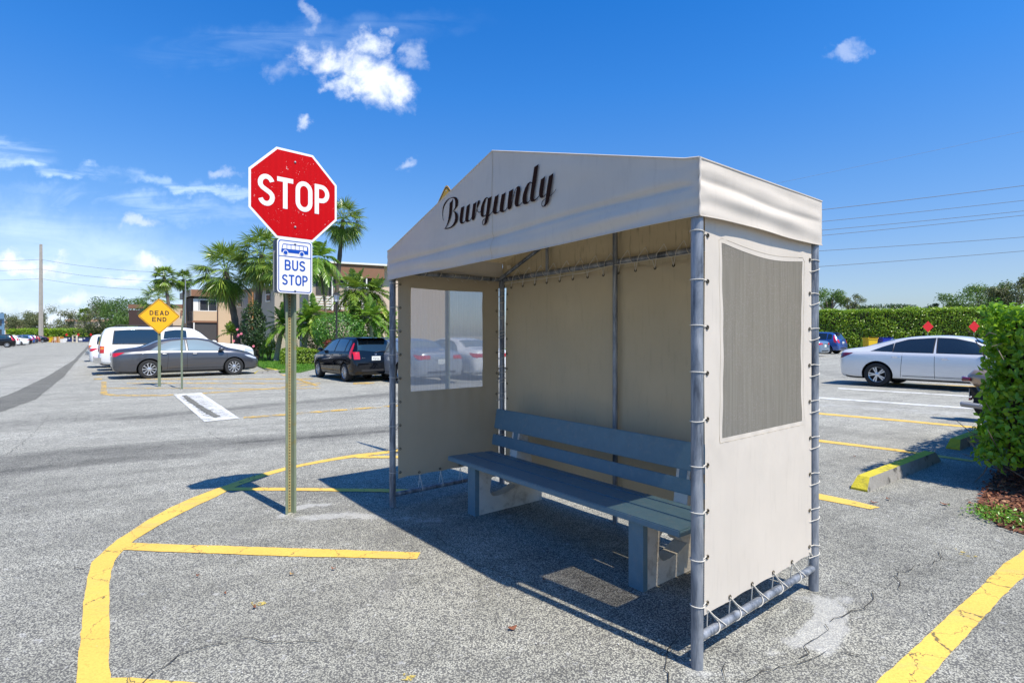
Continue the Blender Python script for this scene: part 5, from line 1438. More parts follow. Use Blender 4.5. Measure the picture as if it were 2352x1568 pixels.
# right side, beyond the silver sedan
b1 = paintcopy(fit, P_blue, 'parked_hatchback'); b1.scale = (1.1, 1.08, 1.08); put(b1, at(1946, 41) + D1 * 2.3 - D2 * .5, D1, 'blue suv parked by the hedge right of the shelter')
b2 = paintcopy(camry, P_lblue, 'parked_sedan'); put(b2, at(1900, 36.5) + D1 * 2.4 - D2 * .3, D1, 'steel blue sedan beside the blue suv, partly behind the shelter')

# motor scooter poking out from behind the near hedge
so_ = at(2226, 9.75); sct = thing('motor_scooter', 'maroon motor scooter tail poking out from behind the near hedge', 'scooter', so_)
M_tanp = carpaint('tan_scooter_paint', (0.36, 0.27, 0.20), .3)
Pq = lambda a, b, z: so_ - D1 * a - D2 * b + UP * z
mb = MB(); mb.tube([Pq(.0, 0, .74), Pq(.08, 0, .76), Pq(.3, 0, .74), Pq(.7, 0, .70), Pq(1.2, 0, .62)], [.07, .15, .19, .19, .12], 16); mb.build('tail_body', [M_tanp], sct, True, world=True)
mb = MB(); mb.tube([Pq(.12, 0, .84), Pq(.4, 0, .88), Pq(.9, 0, .86), Pq(1.3, 0, .80)], [.06, .13, .15, .10], 14); mb.build('seat', [M_trim], sct, True, world=True)
mb = MB(); mb.tube([Pq(-.05, -.09, .73), Pq(-.075, 0, .74), Pq(-.05, .09, .73), Pq(.05, .14, .73)], [.035, .045, .045, .03], 10); mb.build('tail_lamp', [M_lampd], sct, True, world=True)
mb = MB(); mb.prism([Pq(.02, -.02, .60), Pq(.10, -.05, .60), Pq(.28, -.05, .30), Pq(.10, -.05, .28)], -D2 * .12); mb.build('mudguard', [M_trim], sct, world=True)
mb = MB(); mb.box(Pq(.02, 0, .50), (.006, .09, .07), 0, (D1, D2, UP)); mb.build('number_plate', [M_alu], sct, world=True)
mb = MB(); mb.box(Pq(.02, .0, .385), (.012, .08, .022), 0, (D1, D2, UP)); mb.build('reflector', [M_lampr], sct, world=True)
for nm, a in (('wheel', .36), ('wheel', 1.62)):
    mb = MB(); mb.lathe([(-.06, .16), (-.065, .25), (-.04, .30), (.04, .30), (.065, .25), (.06, .16), (.02, .14), (.02, 0)], Pq(a, 0, .30), D2, 28); mb.build(nm, [M_tyre], sct, True, world=True)
mb = MB(); mb.tube([Pq(-.08, .20, .30), Pq(-.06, .20, .30), Pq(.35, .19, .27), Pq(.5, .17, .24)], [.03, .05, .05, .03], 14); mb.build('muffler', [M_alu], sct, True, world=True)
mb = MB(); mb.tube([Pq(.0, -.24, .40), Pq(.06, -.24, .42), Pq(.3, -.22, .42), Pq(.36, -.2, .42)], [.05, .10, .11, .06], 14); mb.tube([Pq(.2, -.2, .4), Pq(.4, 0, .5)], .02, 8); mb.build('saddlebag', [M_trim], sct, True, world=True)
mb = MB(); mb.tube([Pq(1.3, 0, .6), Pq(1.55, 0, .95), Pq(1.5, .3, 1.02), Pq(1.42, .36, 1.02)], .016, 8); mb.tube([Pq(1.55, 0, .95), Pq(1.5, -.3, 1.02)], .016, 8); mb.tube([Pq(1.62, 0, .30), Pq(1.5, 0, .9)], .03, 8); mb.build('handlebar', [M_trim], sct, True, world=True)

# ------------------------------------------------------------------ vegetation builders
def strips(base, d, n, L, W, droop):
    """blades as two-quad strips; base (n,3), d dir, n normal"""
    d = unit(d); s = unit(np.cross(d, n)); L = np.asarray(L)[:, None]; W = np.asarray(W)[:, None]; dr = np.asarray(droop)[:, None]
    g = np.array([0, 0, -1.0])
    m = base + d * L * .55 + g * L * dr * .25; t = base + d * L * .96 + g * L * dr
    v = np.stack([base - s * W * .25, base + s * W * .25, m + s * W * .5, m - s * W * .5, t + s * W * .06, t - s * W * .06], 1).reshape(-1, 3)
    b = np.arange(len(base))[:, None] * 6
    return v, np.concatenate([b + [0, 1, 2, 3], b + [3, 2, 4, 5]], 1).reshape(-1, 4)


def crown_fan(nf, Rr, sd, mat, parent, c, seg=26, wide=.07, lo=-60, dense=1.0):
    nf = int(nf * 1.5)
    r = np.random.default_rng(sd); B = []; Dd = []; Nn = []; Ls = []; Ws = []; Dr = []; Tt = []
    for k in range(nf):
        u = (k + .5) / nf; el = R(80 - (80 - lo) * u ** .85 + r.normal() * 7); az = k * 2.39996 + r.normal() * .25
        out = np.array([math.cos(az), math.sin(az), 0]); d0 = out * math.cos(el) + np.array([0, 0, math.sin(el)])
        pl = Rr * (.50 + .12 * r.random()); end = d0 * pl + np.array([0, 0, -1]) * pl * .22 * (1 - abs(math.sin(el)))
        d = unit(d0 - np.array([0, 0, 1.0]) * .25); side = unit(np.cross(d, [0, 0, 1]) + r.normal(size=3) * .12); nrm = np.cross(side, d)
        bl = Rr * (.50 + .10 * r.random()); old = 1.0 if (u > .86 and r.random() < .6) else 0
        # petiole
        B.append(np.zeros(3)); Dd.append(end); Nn.append(nrm); Ls.append(np.linalg.norm(end)); Ws.append(wide * .8); Dr.append(0.0); Tt.append(.5)
        for j in range(seg):
            a = R(-118 + 236 * (j + .5) / seg) + r.normal() * .03; dd = d * math.cos(a) + side * math.sin(a) - nrm * .22 * abs(math.sin(a))
            B.append(end + (r.normal(size=3) * .01)); Dd.append(dd); Nn.append(nrm * math.cos(a * .4) + r.normal(size=3) * .25); Ls.append(bl * (1 - .22 * abs(a) / 2) * (.9 + .2 * r.random()))
            Ws.append(wide * (1.0 - .3 * abs(a) / 2)); Dr.append(.06 + .22 * r.random() + .2 * old)
            Tt.append(np.clip(.22 + .35 * (1 - u) + r.normal() * .22 + old * .55, 0, 1))
    v, f = strips(np.array(B), np.array(Dd), np.array(Nn), Ls, Ws, Dr)
    Tt = np.repeat(np.array(Tt), 2)
    return fast('crown', v + np.array(c), f, mat, Tt, parent)


def crown_feather(nf, Rr, sd, mat, parent, c, nl=30, wide=.035, lo=-25, hi=85, lf=.26, curl=.55, vee=.35):
    r = np.random.default_rng(sd); B = []; Dd = []; Nn = []; Ls = []; Ws = []; Dr = []; Tt = []
    for k in range(nf):
        u = (k + .5) / nf; el = R(hi - (hi - lo) * u + r.normal() * 7); az = k * 2.39996 + r.normal() * .2
        out = np.array([math.cos(az), math.sin(az), 0]); up = np.array([0, 0, 1.0]); L = Rr * (.85 + .3 * r.random())
        p = lambda t: (out * math.cos(el) + up * math.sin(el)) * L * t - up * L * curl * t * t * max(.25, math.cos(el))
        side = np.cross(out, up); tb = np.clip(.45 + r.normal() * .12 - .2 * u + (.5 if (u > .88 and r.random() < .4) else 0), 0, 1)
        for j in range(nl):
            t = .12 + .88 * (j + .5) / nl; q = p(t); tg = unit(p(min(1, t + .02)) - p(t - .02)); nr_ = np.cross(side, tg)
            if nr_[2] < 0: nr_ = -nr_
            for s_ in (-1, 1):
                dd = tg * (.55 + .5 * t) + side * s_ + nr_ * vee + r.normal(size=3) * .10
                B.append(q); Dd.append(dd); Nn.append(nr_ + side * s_ * .4 + r.normal(size=3) * .2); Ls.append(L * lf * math.sin(PI * min(.93, .22 + .75 * t)) * (.85 + .3 * r.random())); Ws.append(wide); Dr.append(.25 + .2 * r.random()); Tt.append(np.clip(tb + r.normal() * .10, 0, 1))
            if j < nl - 1 and j % 2 == 0:
                q2 = p(min(1, t + 2 * .88 / nl)); B.append(q); Dd.append(q2 - q); Nn.append(nr_); Ls.append(np.linalg.norm(q2 - q) * 1.1); Ws.append(wide * .9); Dr.append(0.0); Tt.append(.7)
    v, f = strips(np.array(B), np.array(Dd), np.array(Nn), Ls, Ws, Dr)
    return fast('crown', v + np.array(c), f, mat, np.repeat(np.array(Tt), 2), parent)


def palm_trunk(parent, pts, r0, r1, mat, rings=True):
    n = 26; P = [Vector(p) for p in pts]; Q = []; rs = []
    for i in range(n + 1):
        t = i / n * (len(P) - 1); k = min(int(t), len(P) - 2); Q.append(P[k].lerp(P[k + 1], t - k)); f = i / n
        rs.append((r0 + (r1 - r0) * f) * (1.12 if (rings and i % 2) else 1.0) * (1 + .25 * math.exp(-f * 14)))
    mb = MB(); mb.tube(Q, rs, 12, 0)
    return mb.build('trunk', [mat], parent, True)


def sabal(px, Y, top_py, base_px, Rr, label, sd, nf=34, r0=.19, r1=.14, bend=0.0, lo=-60, wide=.055, zb=0.0, group='fan palms'):
    b = at(base_px, Y); b.z = zb; c = at(px, Y, py=top_py) - b
    t = thing('fan_palm', label, 'palm tree', b, 0, group)
    palm_trunk(t, [(0, 0, -.05), (c.x * .35 + bend, 0, c.z * .45), (c.x * .8 + bend * .3, 0, c.z * .85), (c.x, 0, c.z)], r0, r1, M_trunk)
    crown_fan(nf, Rr, sd, G_sabal, t, (c.x, 0, c.z), lo=lo, wide=wide * 1.0)
    return t


def feather(px, Y, top_py, base_px, Rr, label, sd, nf=26, mat=None, trunk=M_trunkp, r0=.09, name='date_palm', group='feather palms in the planting bed', extra=None, **k):
    b = at(base_px, Y); c = at(px, Y, py=top_py) - b
    t = thing(name, label, 'palm tree', b, 0, group)
    palm_trunk(t, [(0, 0, -.05), (c.x * .5, 0, c.z * .6), (c.x, 0, c.z)], r0, r0 * .8, trunk)
    crown_feather(nf, Rr, sd, mat or G_date, t, (c.x, 0, c.z), **k)
    if extra:
        e = at(extra[0], Y, py=extra[1]) - b
        palm_trunk(t, [(.12, -.05, -.05), (e.x * .5, -.1, e.z * .6), (e.x, -.1, e.z)], r0, r0 * .8, trunk)
        crown_feather(int(nf * .8), Rr * .9, sd + 50, mat or G_date, t, (e.x, -.1, e.z), **k)
    return t


def lump(d, sd, k=1.0):
    a = np.zeros(len(d)); r = np.random.default_rng(sd)
    for f in (2.2, 3.7, 6.1):
        q = r.normal(size=3) * f; w_ = r.normal(size=3) * f
        a += np.sin(d @ q + r.random() * 6) * np.cos(d @ w_ + r.random() * 6) * (.5 / f * 2)
    return a * k


def bush_leaves(c, rad, n, size, sd, inner=.35, lumpy=.28, up=.5):
    r = np.random.default_rng(sd); d = unit(r.normal(size=(n, 3))); rr = (1 + lump(d, sd, lumpy)) * (1 - inner * r.random(n) ** 2.2)
    P = d * rr[:, None] * np.array(rad) + np.array(c)
    P[:, 2] = np.maximum(P[:, 2], .03 + .1 * r.random(n))
    N = unit(d + r.normal(size=(n, 3)) * .55 + np.array([0, 0, up])); D = unit(np.cross(N, r.normal(size=(n, 3))) + np.array([0, 0, .1]))
    v, f = leaves(P, D, N, size * (.7 + .6 * r.random(n)), size * .55)
    tint = np.clip(.45 + r.normal(size=n) * .22 + .15 * (rr - 1), 0, 1)  # inner leaves coloured darker, as shade within the bush
    return v, f, np.repeat(tint, 2)


def bush(px, Y, py, rx, rz, label, sd, mat=None, n=2600, size=.12, ry=None, name='shrub', cat='shrub', group=None, core=True):
    """rx, rz in metres; (px,py) centre in the picture"""
    c = at(px, Y, py=py); b = Vector((c.x, c.y, 0)); mat = mat or G_shrub
    t = thing(name, label, cat, b, 0, group)
    v, f, ti = bush_leaves((0, 0, c.z), (rx, ry or rx, rz), n, size, sd)
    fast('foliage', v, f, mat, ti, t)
    mb = MB()
    for k in range(5):
        a = k * 1.3; mb.tube([(.05 * math.cos(a), .05 * math.sin(a), -.02), (rx * .35 * math.cos(a), rx * .35 * math.sin(a), c.z * .8), (rx * .55 * math.cos(a), rx * .55 * math.sin(a), c.z + rz * .4)], [.03, .02, .01], 6)
    mb.build('stems_or_core', [M_bark], t, True)
    return t


def tree(px, Y, py, rx, rz, label, sd, mat=None, nc=26, per=260, size=.3, name='tree', clump=.32, group=None, ztrunk=None, base_px=None, sparse=1.0, ry=None):
    r = np.random.default_rng(sd); c = at(px, Y, py=py); b = at(base_px or px, Y); b.z = 0; mat = mat or G_tree
    t = thing(name, label, 'tree', b, 0, group); cc = np.array(c - b)
    V_ = []; F_ = []; T_ = []; o = 0; mb = MB()
    fork = Vector((cc[0] * .3, 0, max(.6, cc[2] - rz * .75)))
    mb.tube([(0, 0, -.1), fork * .5, fork], [rx * .045 + .06, rx * .038 + .05, rx * .03 + .04], 8)
    for k in range(nc):
        d = unit(r.normal(size=3)); d[2] = d[2] * .9 + .1; q = cc + d * np.array([rx, ry or rx, rz]) * (.50 + .42 * r.random())
        cr = clump * (.7 + .6 * r.random()); n = int(per * sparse)
        dd = unit(r.normal(size=(n, 3))); P = q + dd * np.array([rx, rx, rz * 1.1]) * cr * (r.random(n) ** .45)[:, None] * (1 + lump(dd, sd + k, .5))[:, None]
        N = unit(dd + r.normal(size=(n, 3)) * .7 + [0, 0, .5]); D = unit(np.cross(N, r.normal(size=(n, 3))))
        v, f = leaves(P, D, N, size * (.6 + .8 * r.random(n)), size * .5)
        V_.append(v); F_.append(f + o); o += len(v); T_.append(np.repeat(np.clip(.42 + r.normal(size=n) * .18 + r.normal() * .12, 0, 1), 2))
        if k < 14: mb.tube([fork * .9, fork.lerp(Vector(q), .55) + Vector(r.normal(size=3)) * rx * .05, Vector(q)], [rx * .018 + .03, rx * .010 + .02, rx * .004 + .008], 6)
    fast('crown', np.concatenate(V_), np.concatenate(F_), mat, np.concatenate(T_), t)
    mb.build('trunk', [M_bark], t, True)
    return t


def hedge(name, label, O, u, L, v, Wd, H, mat, n, size, sd, jitter=.06, group=None, z0=.1, topn=.3, amp=.05, corem=None):
    """box hedge from corner O along u (length L), depth v (width Wd)"""
    r = np.random.default_rng(sd); t = thing(name, label, 'hedge', O, 0, group)
    u = np.array(u); v = np.array(v)
    areas = np.array([L * H, L * H, Wd * H, Wd * H, L * Wd * topn / .3]); pr = areas / areas.sum(); fc = r.choice(5, n, p=pr)
    a = r.random(n) * L; b = r.random(n) * Wd; z = z0 + r.random(n) * (H - z0); nn = np.zeros((n, 3))
    b = np.where(fc == 0, 0, b); b = np.where(fc == 1, Wd, b); a = np.where(fc == 2, 0, a); a = np.where(fc == 3, L, a); z = np.where(fc == 4, H, z)
    nn[fc == 0] = -v; nn[fc == 1] = v; nn[fc == 2] = -u; nn[fc == 3] = u; nn[fc == 4] = [0, 0, 1]
    bump = amp * (np.sin(a * 2.1 + z * 1.3) + np.sin(a * .9 - b * 2.2 + z * 3.1) + np.sin(z * 4.4 + a * 3.3 + b * 2.7))
    P = u * a[:, None] + v * b[:, None] + np.array([0, 0, 1.0]) * z[:, None]
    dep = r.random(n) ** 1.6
    P = P + nn * (bump - dep * jitter * 3)[:, None] + r.normal(size=(n, 3)) * jitter * .4
    N = unit(nn + r.normal(size=(n, 3)) * .55 + [0, 0, .35]); D = unit(np.cross(N, r.normal(size=(n, 3))) + np.array([0, 0, -.35]))
    vv, ff = leaves(P, D, N, size * (.65 + .7 * r.random(n)), size * .62 * (.8 + .4 * r.random(n)))
    fast('foliage', vv, ff, mat, np.repeat(np.clip(.46 + r.normal(size=n) * .2 - .22 * dep + (r.random(n) < .04) * .3, 0, 1), 2), t)  # deeper leaves tinted darker for the shade inside the hedge
    mb = MB(); i_ = jitter * 2.4 + amp; nu_ = max(2, int(L / .4)); c = lambda a, b, z: Vector(u * a + v * b) + UP * z
    vs = []; m_ = 6
    mb.grid(lambda s, q: c(i_ + (L - 2 * i_) * s, i_ + .03 * math.sin(s * L * 9 + q * 7), z0 + (H - i_ - z0) * q), nu_, 6)
    mb.grid(lambda s, q: c(i_ + (L - 2 * i_) * s, Wd - i_, z0 + (H - i_ - z0) * q), nu_, 6)
    mb.grid(lambda s, q: c(i_ + (L - 2 * i_) * s, i_ + (Wd - 2 * i_) * q, H - i_), nu_, 3)
    mb.grid(lambda s, q: c(i_, i_ + (Wd - 2 * i_) * s, z0 + (H - i_ - z0) * q), 3, 6); mb.grid(lambda s, q: c(L - i_, i_ + (Wd - 2 * i_) * s, z0 + (H - i_ - z0) * q), 3, 6)
    mb.build('stems_or_core', [corem or M_core], t, True)  # added dark box inside, coloured as the shaded interior, stops see-through
    return t


# ---- near hedge on the right
HC = Vector((4.75, 5.52, 0)); hu = (D2.x, D2.y, 0); hv = (-D1.x, -D1.y, 0)
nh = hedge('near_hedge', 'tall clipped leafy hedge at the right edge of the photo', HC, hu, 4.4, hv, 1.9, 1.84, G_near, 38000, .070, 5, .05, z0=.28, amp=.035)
nh.name = 'clipped_hedge'
# loose twigs and branches in it
r_ = np.random.default_rng(3); mb = MB()
for k in range(150):
    f = r_.random(); a, b = (0, r_.random() * 1.9) if f < .7 else (r_.random() * 2.5, 0); z = .15 + r_.random() * 1.6
    p = Vector(np.array(hu) * a + np.array(hv) * b) + UP * z; q = p + Vector(r_.normal(size=3)) * .16 - D2 * .05 + UP * .08
    p2 = p + D2 * .1 * (1 if a == 0 else 0)
    mb.tube([p2, (p2 + q) / 2 + Vector(r_.normal(size=3)) * .02, q], [.006, .005, .003], 4)
for k in range(7):
    p = Vector(np.array(hu) * (.4 + .05 * k) + np.array(hv) * (.25 + .25 * k)); mb.tube([p - UP * .05, p + UP * .5 + Vector(r_.normal(size=3)) * .04], [.022, .016], 6)
mb.build('branches', [M_bark], nh, True)
# mulch bed
bed = [G(*p) for p in [(2250, 1148), (2243, 1165), (2262, 1188), (2292, 1208), (2352, 1228), (2480, 1262), (2700, 1340)]]
bed += [Vector((9, 3.5, 0)), Vector((14, 12.0, 0)), Vector((11.3, 11.2, 0)), G(2330, 1012)]
for p in bed: p.z = gz(p.x) + .006
bed_ = []
for i, p in enumerate(bed):
    q = bed[(i + 1) % len(bed)]; m_ = max(1, int((q - p).length / .07)) if i < 6 else 1
    for j in range(m_): bed_.append(p.lerp(q, j / m_) + (Vector((random.uniform(-1, 1), random.uniform(-1, 1), 0)) * .022 if j else Vector()))
mb = MB(); mb.poly(bed_); o = mb.build('mulch_bed', [M_mulch]); o['kind'] = 'structure'
n = 6500; Pm = []
bx = [(p.x, p.y) for p in bed]
def inside(x, y, poly):
    c = False; j = len(poly) - 1
    for i in range(len(poly)):
        xi, yi = poly[i]; xj, yj = poly[j]
        if (yi > y) != (yj > y) and x < (xj - xi) * (y - yi) / (yj - yi) + xi: c = not c
        j = i
    return c
while len(Pm) < n:
    x = r_.uniform(3.7, 6.6); y = r_.uniform(3.4, 6.8)
    if inside(x, y, bx) : Pm.append((x, y, gz(x) + .012 + .03 * r_.random()))
    elif r_.random() < .05 and inside(x + .13, y + .04, bx): Pm.append((x, y, gz(x) + .012))
Pm = np.array(Pm); N = unit(r_.normal(size=(n, 3)) * .5 + [0, 0, 1]); Dm = unit(np.cross(N, r_.normal(size=(n, 3))))
v, f = leaves(Pm, Dm, N, .03 + .05 * r_.random(n), .016 + .012 * r_.random(n)); o = fast('mulch_chips', v, f, G_chip, np.repeat(np.clip(r_.normal(size=n) * .25 + .5, 0, 1), 2)); o['kind'] = 'stuff'; o['label'] = 'red brown mulch chips and dry leaves under the hedge'; o['category'] = 'mulch'
n = 900; Pw = []
while len(Pw) < n:
    a = r_.normal(size=2) * .10 + np.array([(4.05, 4.55), (4.22, 4.38), (4.40, 4.28), (4.15, 4.7)][r_.integers(4)]); Pw.append((a[0], a[1], gz(a[0]) + .02 + .03 * r_.random()))
Pw = np.array(Pw); N = unit(r_.normal(size=(n, 3)) * .6 + [0, 0, 1]); Dm = unit(np.cross(N, r_.normal(size=(n, 3))) + [0, 0, .3])
v, f = leaves(Pw, Dm, N, .03, .02); o = fast('weeds', v, f, G_shrub, np.repeat(np.clip(r_.normal(size=n) * .2 + .8, 0, 1), 2)); o['kind'] = 'stuff'; o['label'] = 'small green weeds at the edge of the mulch bed'; o['category'] = 'weeds'

# ---- far hedge and trees on the right
hA = at(1290, 60); hB = at(2420, 41.5); hd = (hB - hA); hL = hd.length; hd = hd.normalized()
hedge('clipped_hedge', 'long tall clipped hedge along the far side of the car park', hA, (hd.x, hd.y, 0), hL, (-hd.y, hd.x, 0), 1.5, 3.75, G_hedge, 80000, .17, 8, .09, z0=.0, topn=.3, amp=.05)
RT = 'trees beyond the far right hedge'
tree(1905, 62, 690, 1.9, 1.5, 'small open tree just right of the shelter beyond hedge', 21, G_tree, 16, 150, .22, group=RT, clump=.30)
tree(1955, 62, 698, 1.6, 1.1, 'thin tree with bare branches second from the shelter', 22, G_olive, 12, 90, .2, group=RT, clump=.30)
tree(2040, 75, 713, 4.5, .9, 'low dark shrubby crown in the middle above the far hedge', 23, G_darksh, 16, 160, .25, group=RT)
tree(2165, 60, 706, 1.2, .5, 'smallest dark crown left of the big right tree', 24, G_darksh, 8, 120, .2, group=RT)
tree(2255, 58, 690, 3.6, 1.9, 'largest tree at the right, spreading above the hedge', 25, G_tree, 30, 230, .22, group=RT, clump=.28)
tree(2330, 56, 684, 2.6, 2.0, 'olive tree at the right edge of the photo beyond the near hedge', 26, G_olive, 24, 230, .22, group=RT, clump=.28)

# ---- middle: palms, shrubs
PG = 'fan palms'
sabal(518, 34, 625, 549, 2.05, 'big fan palm with curved dark trunk left of the stop sign', 31, 44, .20, .17, bend=.05, lo=-72, wide=.06)
sabal(603, 33, 585, 584, 1.85, 'fan palm left of the stop sign post, partly behind the sign', 32, 44, .2, .16, lo=-80, wide=.06)
sabal(652, 31, 612, 668, 1.4, 'short fan palm directly behind the bus stop sign', 33, 30, .18, .15, lo=-80, wide=.055)
sabal(788, 36, 505, 772, 1.65, 'tallest fan palm, rising right of the stop sign against sky', 34, 36, .15, .12, bend=-.15, lo=-75, wide=.05)
sabal(377, 56, 636, 396, 1.4, 'slender fan palm above the dead end sign', 35, 30, .17, .13, bend=.1, lo=-70, wide=.07)
sabal(421, 60, 641, 427, 1.25, 'pale fan palm right of the slender one above the dead end sign', 36, 26, .16, .13, lo=-75, wide=.07)
sabal(364, 66, 690, 352, 2.4, 'low dark fan palm behind the dead end sign', 37, 34, .2, .15, lo=-80, wide=.08)
feather(733, 33.75, 592, 757, 1.688, 'glossy feather palm drooping right of the bus stop sign', 41, 22, G_date, M_bark, .07, 'feather_palm', 'feather palms in the planting bed', None, nl=26, wide=.07, lo=-60, lf=.34, curl=.8, vee=.0)
feather(652, 31.88, 745, 633, 1.500, 'low date palm with whitish trunk left of the sign post', 42, 34, G_date, M_trunkp, .14, nl=26, wide=.055, lf=.24, lo=-30)
feather(706, 31.88, 742, 690, 1.562, 'twin stemmed date palm just right of the sign post', 43, 32, G_date, M_trunkp, .09, extra=(722, 722), nl=26, wide=.055, lf=.24, lo=-30)
feather(815, 31.25, 665, 822, 1.438, 'bushy palm with yellow-green fronds left of the shelter', 44, 34, G_sabal, M_bark, .07, nl=22, wide=.06, lf=.34, lo=-50)
feather(862, 31.88, 672, 862, 1.188, 'spiky palm with a tall bare spear beside the shelter', 45, 28, G_sabal, M_bark, .06, nl=22, wide=.06, lf=.34, lo=-45)
feather(850, 30.50, 728, 856, 1.312, 'low date palm behind the black hatchback', 46, 34, G_date, M_trunkp, .10, nl=26, wide=.055, lf=.24, lo=-35)
feather(815, 31.75, 722, 818, 1.125, 'olive leaved palm under the bushy palm', 47, 26, G_sabal, M_bark, .08, nl=22, wide=.06, lf=.3, lo=-40)
feather(893, 32.00, 745, 893, 1.250, 'palm half hidden behind the left shelter post', 48, 26, G_date, M_bark, .08, nl=24, wide=.055, lf=.26, lo=-35)
feather(531, 33, 765, 531, .75, 'small spiky plant left of the curved palm trunk', 49, 18, G_sabal, M_bark, .05, 'spiky_plant', None, None, nl=14, wide=.06, lf=.4, lo=0)
bush(581, 30.5, 752, .66, 1.3, 'dark hibiscus bush beside the curved palm trunk', 51, G_darksh, 3600, .12)
fb = at(576, 29.2, py=765); mb = MB()
hb = [o for o in scn.objects if o.get('label', '').startswith('dark hibiscus')][0]
for k in range(9):
    p = Vector((random.uniform(-.6, .6), -1.02 + random.uniform(0, .15), random.uniform(.6, 1.9))); mb.lathe([(0, 0), (.01, .05), (.02, .07), (.012, .02)], p, (0, -1, .3), 8)
mb.build('blossoms', [pbr('pink_blossom', (.62, .16, .20), .7)], hb, True)
bush(775, 29.52, 762, 1.380, 1.056, 'round glossy green shrub below the lamp', 52, G_shrub, 6000, .10)
bush(835, 31.80, 765, 0.960, 0.840, 'glossy shrub behind the black hatchback', 53, G_shrub, 2600, .10)
bush(760, 28.32, 792, 0.336, 0.336, 'small red leaved plant beside the black hatchback', 54, G_red, 500, .09)
bush(600, 35.40, 800, 0.600, 0.360, 'low groundcover clump under the hibiscus', 55, G_shrub, 900, .09)
bush(618, 33.00, 795, 0.480, 0.504, 'yellow green croton between hibiscus and date palm', 56, G_yel, 1200, .09)
bush(722, 34.20, 778, 0.660, 0.720, 'dark leafy plant by the wall right of twin palm', 57, G_darksh, 1500, .10)
bush(672, 28.5, 700, .45, .45, 'round dark tuft by the bus stop sign post', 58, G_darksh, 700, .11) if False else None
lh = at(646, 27.8); hedge('low_hedge', 'low clipped yellow-green hedge on the lawn behind the sign post', lh, (.97, .24, 0), 2.1, (-.24, .97, 0), 1.0, .86, G_yel, 6500, .075, 61, .04, z0=.0, amp=.03)
lh = at(517, 30.5); hedge('low_hedge', 'small clipped hedge left of the curved palm trunk', lh, (1, 0, 0), 1.05, (0, 1, 0), .9, .98, G_yel, 2600, .09, 62, .04, z0=.0, amp=.02)

# lawn with a real edge
lawn = [(540, 806), (560, 822), (582, 838), (612, 850), (645, 857), (690, 856), (722, 848), (900, 846), (1180, 840), (1180, 801), (540, 801)]
LP = [G(*p) for p in lawn]
mb = MB(); top = [p + UP * .06 for p in LP]; mb.prism(top, UP * -.08); o = mb.build('lawn', [M_lawn]); o['kind'] = 'structure'
poly2 = [(p.x, p.y) for p in LP]; Pg = []
while len(Pg) < 26000:
    y = 22 + 26 * r_.random() ** 1.9; x = r_.uniform(-.48, -.12) * y
    if inside(x, y, poly2): Pg.append((x, y, .055))
Pg = np.array(Pg); n = len(Pg); N = unit(r_.normal(size=(n, 3))); Dm = unit(np.array([0, 0, 1.0]) + r_.normal(size=(n, 3)) * .45)
v, f = leaves(Pg, Dm, N, .05 + .07 * r_.random(n), .03); o = fast('grass', v, f, G_grass, np.repeat(np.clip(r_.normal(size=n) * .2 + .55, 0, 1), 2)); o['kind'] = 'stuff'; o['label'] = 'short green lawn grass behind the parked cars'; o['category'] = 'grass'

# lamp post
lp = at(773, 24.2); lz = 1.55 + (770 - 683) / FP * 24.2
t = thing('lamp_post', 'black lantern post among the palms left of the shelter', 'street lamp', lp)
mb = MB(); mb.tube([(0, 0, -.05), (0, 0, .3), (0, 0, .35), (0, 0, lz - .35), (0, 0, lz - .30), (0, 0, lz - .22)], [.08, .08, .045, .04, .055, .03], 12); mb.build('post', [M_blk], t, True)
mb = MB()
for k in range(4):
    a = PI / 4 + k * PI / 2; mb.tube([(.085 * math.cos(a), .085 * math.sin(a), lz - .20), (.155 * math.cos(a), .155 * math.sin(a), lz + .12)], .010, 5)
mb.tube([(0, 0, lz - .22), (0, 0, lz - .19)], .09, 8); mb.lathe([(.11, .215), (.125, .20), (.19, .09), (.215, .02), (.25, 0)], (0, 0, lz), (0, 0, 1), 4); mb.lathe([(.11, .215), (.10, .0)], (0, 0, lz), (0, 0, 1), 4)
mb.build('lantern_frame', [M_blk], t)
mb = MB(); mb.lathe([(-.185, .075), (.105, .14)], (0, 0, lz), (0, 0, 1), 4); o = mb.build('lantern_glass', [M_lanew], t)

# ------------------------------------------------------------------ buildings
def quadbox(mb, a, b, depth, z0, z1, mi=0, off=0.0):
    """wall from a to b (plan), thickness away from the viewer"""
    a = Vector(a); b = Vector(b); u = (b - a).normalized(); n = Vector((-u.y, u.x, 0)) * depth
    f = Vector((-u.y, u.x, 0)).normalized() * -off
    p = [a + f, b + f, b + n + f, a + n + f]
    vs = [Vector((q.x, q.y, z0)) for q in p] + [Vector((q.x, q.y, z1)) for q in p]
    mb.add(vs, [(0, 1, 5, 4), (1, 2, 6, 5), (2, 3, 7, 6), (3, 0, 4, 7), (4, 5, 6, 7), (3, 2, 1, 0)], mi)


def Zat(py, p): return CAMH + (HY - py) / FP * p.y


